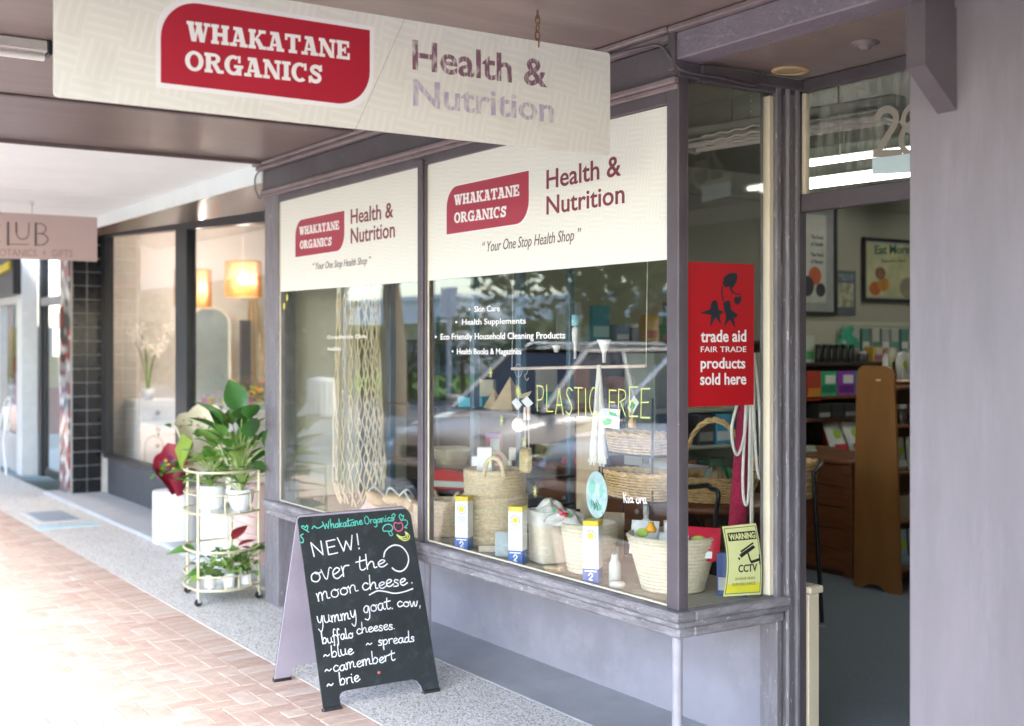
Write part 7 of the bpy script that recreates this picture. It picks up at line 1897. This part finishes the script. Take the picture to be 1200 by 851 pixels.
# ------------------------------------------------------------------ street behind the viewer (shows in the glass)
def car(label, loc, rz, body, suv=True):
    t = empty('parked_car', loc, rz, label=label, cat='car', group='cars parked nose to the kerb at the kerb')
    Lc, Wc = 4.5, .92
    # x forward. stations: x, half width, z bottom, z top of body side (belt / bonnet)
    stn = [(-2.25, .62, .42, .80), (-2.2, .80, .32, .98), (-2.0, .88, .26, 1.04), (-1.5, .92, .24, 1.05), (-.5, .93, .24, 1.02), (.5, .93, .24, .99), (.95, .92, .24, .97), (1.3, .91, .24, .93), (1.8, .87, .26, .85), (2.08, .78, .3, .76), (2.22, .6, .36, .66)]
    mb = MB(); vs = []
    for x, w, zb, zt in stn:
        prof = [(-w*.0, zb), (-w*.85, zb), (-w*.98, zb+.1), (-w, (zb+zt)/2), (-w*.985, zt-.1), (-w*.93, zt-.02), (-w*.78, zt+.02), (0, zt+.045)]
        full = prof + [(-a, b) for a, b in prof[-2::-1]][:-1]
        vs += [(x, a, b) for a, b in full]
    m_ = len(full); fs = []
    for i in range(len(stn)-1):
        for k in range(m_): l = (k+1) % m_; fs.append((i*m_+k, i*m_+l, (i+1)*m_+l, (i+1)*m_+k))
    fs += [tuple(range(m_)), tuple(range((len(stn)-1)*m_, len(stn)*m_))[::-1]]
    mb.add(vs, fs, True); mb.build('body', body, t, local=True)
    # glasshouse
    gh = [(-2.05, .76, 1.0), (-1.75, .70, 1.5), (-1.2, .67, 1.64), (-.2, .66, 1.68), (.35, .66, 1.62), (1.15, .74, 1.0)]
    mb = MB(); vs = []
    for x, w, z in gh: vs += [(x, -w, z), (x, w, z)]
    base = [(-2.05, .8), (-1.6, .86), (-1.1, .87), (-.2, .87), (.5, .87), (1.15, .8)]
    for x, w in base: vs += [(x, -w, 1.0), (x, w, 1.0)]
    fs = [(2*i, 2*i+1, 2*i+3, 2*i+2) for i in (0, 4)]
    for i in range(5):
        fs += [(2*i, 2*i+2, 12+2*i+2, 12+2*i), (2*i+1, 12+2*i+1, 12+2*i+3, 2*i+3)]
    mb.add(vs, fs); mb.build('windows', mat('car_glass', (.015, .02, .025), .04, 0), t, local=True, recalc=False)
    mb = MB(); rf = []
    for x, w, z in gh[1:5]: rf += [(x, -w*1.02, z+.005), (x, -w*.5, z+.045), (x, w*.5, z+.045), (x, w*1.02, z+.005)]
    mb.add(rf, [(4*i+k, 4*i+k+1, 4*i+k+5, 4*i+k+4) for i in range(3) for k in range(3)], True); mb.build('roof', body, t, local=True, recalc=False)
    for s_ in (-1, 1):
        mb = MB()
        for (p, q_) in (((1.17, .81*s_, .99), (.36, .665*s_, 1.64)), ((.36, .67*s_, 1.64), (-1.2, .675*s_, 1.66)), ((-1.2, .675*s_, 1.66), (-1.76, .71*s_, 1.5)), ((-1.76, .71*s_, 1.5), (-2.06, .8*s_, 1.0)), ((-.25, .875*s_, 1.0), (-.25, .67*s_, 1.66)), ((-1.25, .875*s_, 1.0), (-1.22, .68*s_, 1.65))):
            mb.bar(p, q_, .06, .035, b=.006)
        mb.build('pillar_trim', body, t, local=True)
        MB().tube([(.2, .56*s_, 1.69), (.1, .56*s_, 1.735), (-1.1, .57*s_, 1.72), (-1.25, .57*s_, 1.66)], .015, 6).build('roof_rail', GALV, t, local=True)
        MB().box(.92, 1.05, s_*.9, s_*1.08, 1.0, 1.13, .03).build('mirror', body, t, local=True)
        mb = MB(); mb.add([(2.1, .45*s_, .66), (2.2, .48*s_, .58), (2.16, .7*s_, .6), (1.85, .865*s_, .72), (1.8, .85*s_, .80), (2.0, .74*s_, .78)], [(0, 1, 2, 3, 4, 5) if s_ > 0 else (5, 4, 3, 2, 1, 0)]); 
        o = mb.build('headlight', mat('headlight_lens', (.75, .78, .8), .08, .1, 20, metal=.5), t, local=True, recalc=False); o.location = (.035, .012*s_, .02)
        for xw in (1.4, -1.4):
            w_ = MB().tube([(xw, s_*.78, .34), (xw, s_*.955, .34)], .34, 26).build('wheel', plain((.02, .02, .02), .8), t, local=True)
            MB().lathe([(.0001, 0), (.06, .01), (.2, -.005), (.225, .012), (.23, 0)], seg=20).build('rim', GALV, w_, local=True); rm_ = w_.children[-1]; rm_.rotation_euler = (-PI/2*s_, 0, 0); rm_.location = (xw, s_*.958, .34)
        for xa, xb in ((-1.2, -.27), (-.23, .9)):
            MB().box((xa+xb)/2+.25, (xa+xb)/2+.42, s_*.925, s_*.955, .86, .885, .008).build('door_handle', GALV, t, local=True)
    t.scale = (1, 1, 1.05)
    MB().box(2.12, 2.235, -.42, .42, .5, .64, .02).build('grille', BLACK, t, local=True)
    MB().box(2.0, 2.27, -.7, .7, .26, .42, .05).build('bumper', BLACK, t, local=True)
    MB().box(2.235, 2.25, -.26, .26, .43, .52, .004).build('number_plate', WHITE, t, local=True)
    mb = MB()
    for s_ in (-1, 1): mb.box(-2.27, -2.2, s_*.55, s_*.8, .8, 1.0, .02)
    mb.build('tail_lights', plain((.4, .02, .02), .2), t, local=True)
    return t
SILV = mat('silver_blue_paint', (.74, .79, .86), .25, .02, 3, coat=.8)
BRNZ = mat('pale_bronze_paint', (.74, .67, .57), .28, .02, 3, coat=.8)
WCAR = mat('white_car_paint', (.7, .7, .7), .3, .02, 3, coat=.8)
car('silver blue wagon parked nose to the kerb, nearest the corner window', (-9.15, -2.8, -.138), R(84), SILV)
car('pale bronze wagon parked nose to the kerb beyond the silver blue one', (-12.2, -2.75, -.138), R(82), BRNZ)
0 and car('white wagon parked nose to the kerb outside the gift shop, beyond the bronze one', (-24.5, -2.8, -.138), R(86), WCAR)

BARK = mat('tree_bark', (.2, .14, .09), .9, .35, 8, .8, 30, stretch=(1, 1, .3))
def tree(label, x, y, h, r, crown_r, seed, leaf=(.07, .14, .025), fork=.38, n=5200, leaves=True):
    t = empty('street_tree', (x, y, -.1), label=label, cat='tree', group='trees along the far side of the street')
    q = random.Random(seed); mb = MB(); tips = []
    top = V(q.uniform(-.2, .2), q.uniform(-.2, .2), h*fork)
    mb.tube(spline([V(0, 0, 0), V(.04, 0, h*fork*.5), top], 5), [r*(1.35-.45*(i/10)) for i in range(11)], 12)
    for k in range(5):
        a = 2*PI*k/5 + q.uniform(-.3, .3); e_ = top + V(math.cos(a)*crown_r*.55, math.sin(a)*crown_r*.55, h*q.uniform(.3, .5))
        pts = spline([top - V(0, 0, .1), top + V(math.cos(a)*crown_r*.2, math.sin(a)*crown_r*.2, h*.14), e_], 5)
        mb.tube(pts, [r*.6*(1-.75*i/(len(pts)-1)) for i in range(len(pts))], 8); tips.append(e_); tips.append(pts[6])
        for j in range(3):
            b = a + q.uniform(-1, 1); p = pts[6]; e2 = p + V(math.cos(b)*crown_r*.4, math.sin(b)*crown_r*.4, h*q.uniform(.05, .22))
            mb.tube([p, p.lerp(e2, .5)+V(0, 0, .1), e2], [r*.25, r*.16, r*.06], 6); tips.append(e2)
    mb.build('trunk', BARK, t, local=True)
    if leaves:
        mb = MB()
        cl = [(p, q.uniform(.5, 1)*crown_r*.42) for p in tips for _ in (0, 1)]
        cl = [(p + V(q.gauss(0, .3), q.gauss(0, .3), q.gauss(.1, .3))*crown_r*.3, s_) for p, s_ in cl]
        for _ in range(n):
            p, s_ = q.choice(cl); d = V(q.gauss(0, 1), q.gauss(0, 1), q.gauss(0, .8)).normalized()*s_*q.uniform(.4, 1)
            c = p + d; a = V(q.uniform(-1, 1), q.uniform(-1, 1), q.uniform(-.5, .5)).normalized(); b = a.orthogonal().normalized(); z = q.uniform(.06, .13)
            mb.add([c-a*z, c+b*z*.55, c+a*z, c-b*z*.55], [(0, 1, 2, 3)])
        mb.build('crown', mat('foliage_%d' % seed, leaf, .6, .45, .8), t, local=True, recalc=False)
    return t
tree('forked street tree with rough brown bark opposite the string bag window', -27.9, -8.6, 8.5, .26, 3.2, 2)
tree('slim street tree farther left on the grass verge', -33.5, -7.0, 8, .2, 3.0, 3)
tree('broad leafy tree behind the parked silver blue car', -17.5, -11.5, 9, .3, 4.4, 4, (.1, .17, .03), n=9000)
tree('low crowned olive green tree at the back of the parking, behind the silver blue car', -17.2, -7.6, 6.5, .22, 3.6, 12, (.15, .21, .04), fork=.24, n=9000)
tree('leafy tree beyond the bronze car across the road', -28.5, -17.5, 9, .28, 4.2, 5, (.09, .16, .03), n=7000)
tree('round topped tree at the far right of the verge', -9.0, -14.0, 9, .3, 4.4, 6, (.1, .17, .03), n=8000)
tree('thin leaning tree added to darken reflections along the parking beyond the white wagon', -37, -5.0, 8, .2, 3.2, 7, (.08, .14, .03), n=5000)  # trees from here down are added to darken the gift shop glass
tree('dark spreading tree added to darken reflections far down the parking row', -47, -8.0, 9, .26, 4.4, 8, (.05, .1, .025), n=7000)
tree('tall dark tree added to darken reflections at the distant end of the verge', -60, -11.0, 11, .3, 5.5, 9, (.05, .09, .025), n=8000)
tree('rounded tree added to darken reflections before the distant buildings', -72, -7.0, 10, .3, 5.5, 10, (.06, .11, .03), n=8000)
def shrub(label, x, y, rx, rz_, seed):
    t = empty('round_shrub', (x, y, -.1), label=label, cat='shrub', group='clipped shrubs on the grass verge'); q = random.Random(seed)
    mb = MB()
    for _ in range(3500):
        d = V(q.gauss(0, 1), q.gauss(0, 1), q.gauss(0, 1)).normalized(); d = V(d.x*rx, d.y*rx, abs(d.z)*rz_*1.7)*q.uniform(.8, 1.03)
        a = V(q.uniform(-1, 1), q.uniform(-1, 1), q.uniform(-.5, .5)).normalized(); b = a.orthogonal().normalized(); z = q.uniform(.05, .1)
        mb.add([d-a*z, d+b*z*.6, d+a*z, d-b*z*.6], [(0, 1, 2, 3)])
    mb.build('foliage', mat('shrub_green', (.06, .13, .02), .6, .4, 2), t, local=True, recalc=False)
    mb = MB(); mb.tube([(0, 0, 0), (0, 0, rz_)], .08, 8); mb.build('stem', BARK, t, local=True)
shrub('large clipped round shrub behind the forked tree', -33.5, -14.0, 2.0, 1.7, 1)
shrub('smaller round shrub left of the clipped one', -38.0, -13.0, 1.5, 1.4, 2)
def building(label, x0, x1, y0, y1, h, wall, roof, nwin, zw=(1.0, 2.2), extra=None):
    t = empty('shop_building', ((x0+x1)/2, y1, 0), label=label, cat='building')
    MB().box(x0, x1, y0, y1, -.4, h, .02).build('wall', wall, t)
    MB().box(x0-.3, x1+.3, y0-.3, y1+.5, h, h+.3, .03).build('roof', roof, t)
    MB().box(x0, x1, y1+.02, y1+2.6, 3.0, 3.15, .02).build('awning', roof, t)
    w = (x1-x0)/nwin
    for i in range(nwin):
        a = x0+i*w+w*.15; b = x0+(i+1)*w-w*.15
        o = MB().box(a, b, y1+.005, y1+.05, .4, 2.7, .01).build('window', BLACKF, t)
        MB().box(a+.1, b-.1, y1+.051, y1+.06, .5, 2.6, 0).build('pane', mat('far_glass', (.1, .13, .15), .1), o)
        if h > 5:
            o = MB().box(a+.3, b-.3, y1+.005, y1+.05, 4.0, 5.3, .01).build('window', WHITE, t)
            MB().box(a+.4, b-.4, y1+.051, y1+.06, 4.1, 5.2, 0).build('pane', mat('far_glass', (.1, .13, .15), .1), o)
    return t
building('low dark roofed house at the far end of the street', -132, -108, -30, -2, 5.5, mat('weatherboard', (.5, .48, .42), .8), mat('pale_roof', (.66, .68, .7), .6), 4)
t = empty('reflection_block_hedge', (-66, -10, -.1), label='long tall dark hedge added to block bright reflections beyond the parking row, far down the street', cat='hedge')  # added out of view to keep bright sky out of the gift shop reflections
q_ = random.Random(41); mb = MB()
for _ in range(16000):
    c = V(-66 + q_.uniform(-31, 31), -10 + q_.choice([.9, .9, -.9, 0])*q_.uniform(.8, 1.1), q_.uniform(0, 1)**.8*4.6*(1+.06*math.sin(q_.uniform(0, 6)))); a = V(q_.uniform(-1, 1), q_.uniform(-1, 1), q_.uniform(-.6, .6)).normalized(); b = a.orthogonal().normalized(); z = q_.uniform(.12, .26)
    mb.add([c-a*z, c+b*z*.6, c+a*z, c-b*z*.6], [(0, 1, 2, 3)])
mb.build('foliage', mat('hedge_green', (.05, .09, .025), .6, .4, 1), t, recalc=False)
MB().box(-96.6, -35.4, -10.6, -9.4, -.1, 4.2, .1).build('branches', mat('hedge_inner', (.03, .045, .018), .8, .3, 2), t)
WB = mat('white_render', (.75, .74, .72), .8, .05, 1)
building('long white shop building across the street with dark windows', -62, -38, -46, -34, 4.2, WB, mat('pale_roof', (.66, .68, .7), .6), 6)
building('cream two storey building across the street behind the trees', -36, -22, -48, -36, 6.2, mat('cream_render', (.62, .56, .45), .8, .06, 1), mat('pale_roof', (.66, .68, .7), .6), 4)
building('orange brick shop across the street, right of the cream building', -20, -6, -48, -37, 5.4, mat('orange_brick', (.42, .2, .11), .85, .15, 3), mat('pale_roof', (.66, .68, .7), .6), 4)
building('pale grey shop building across the street at far left', -95, -66, -46, -33, 4.6, mat('pale_grey_render', (.58, .6, .62), .8, .05, 1), mat('pale_roof', (.66, .68, .7), .6), 6)
t = empty('street_sign', (-21, -6.2, -.1), label='white pole with a small white sign on the verge across the parking', cat='sign')
MB().tube([(0, 0, 0), (0, 0, 2.9)], .05, 10).build('pole', WHITE, t, local=True)
MB().box(-.3, .3, -.02, .02, 2.3, 2.9, .01).build('plate', WHITE, t, local=True)
t = empty('rubbish_bin', (-27.5, -6.4, -.1), label='pale slatted litter bin on the verge by the forked tree', cat='bin')
MB().lathe([(.0001, 0), (.3, 0), (.33, .9), (.3, .95), (.0001, 1.0)], seg=20).build('drum', plain((.5, .5, .46), .6), t, local=True)
for k in range(16): a = 2*PI*k/16; MB().box(-.01, .01, -.04, .04, .05, .88, .003).build('slat', plain((.62, .6, .55), .6), t, local=True); sl_ = t.children[-1]; sl_.location = (.34*math.cos(a), .34*math.sin(a), 0); sl_.rotation_euler = (0, 0, a)
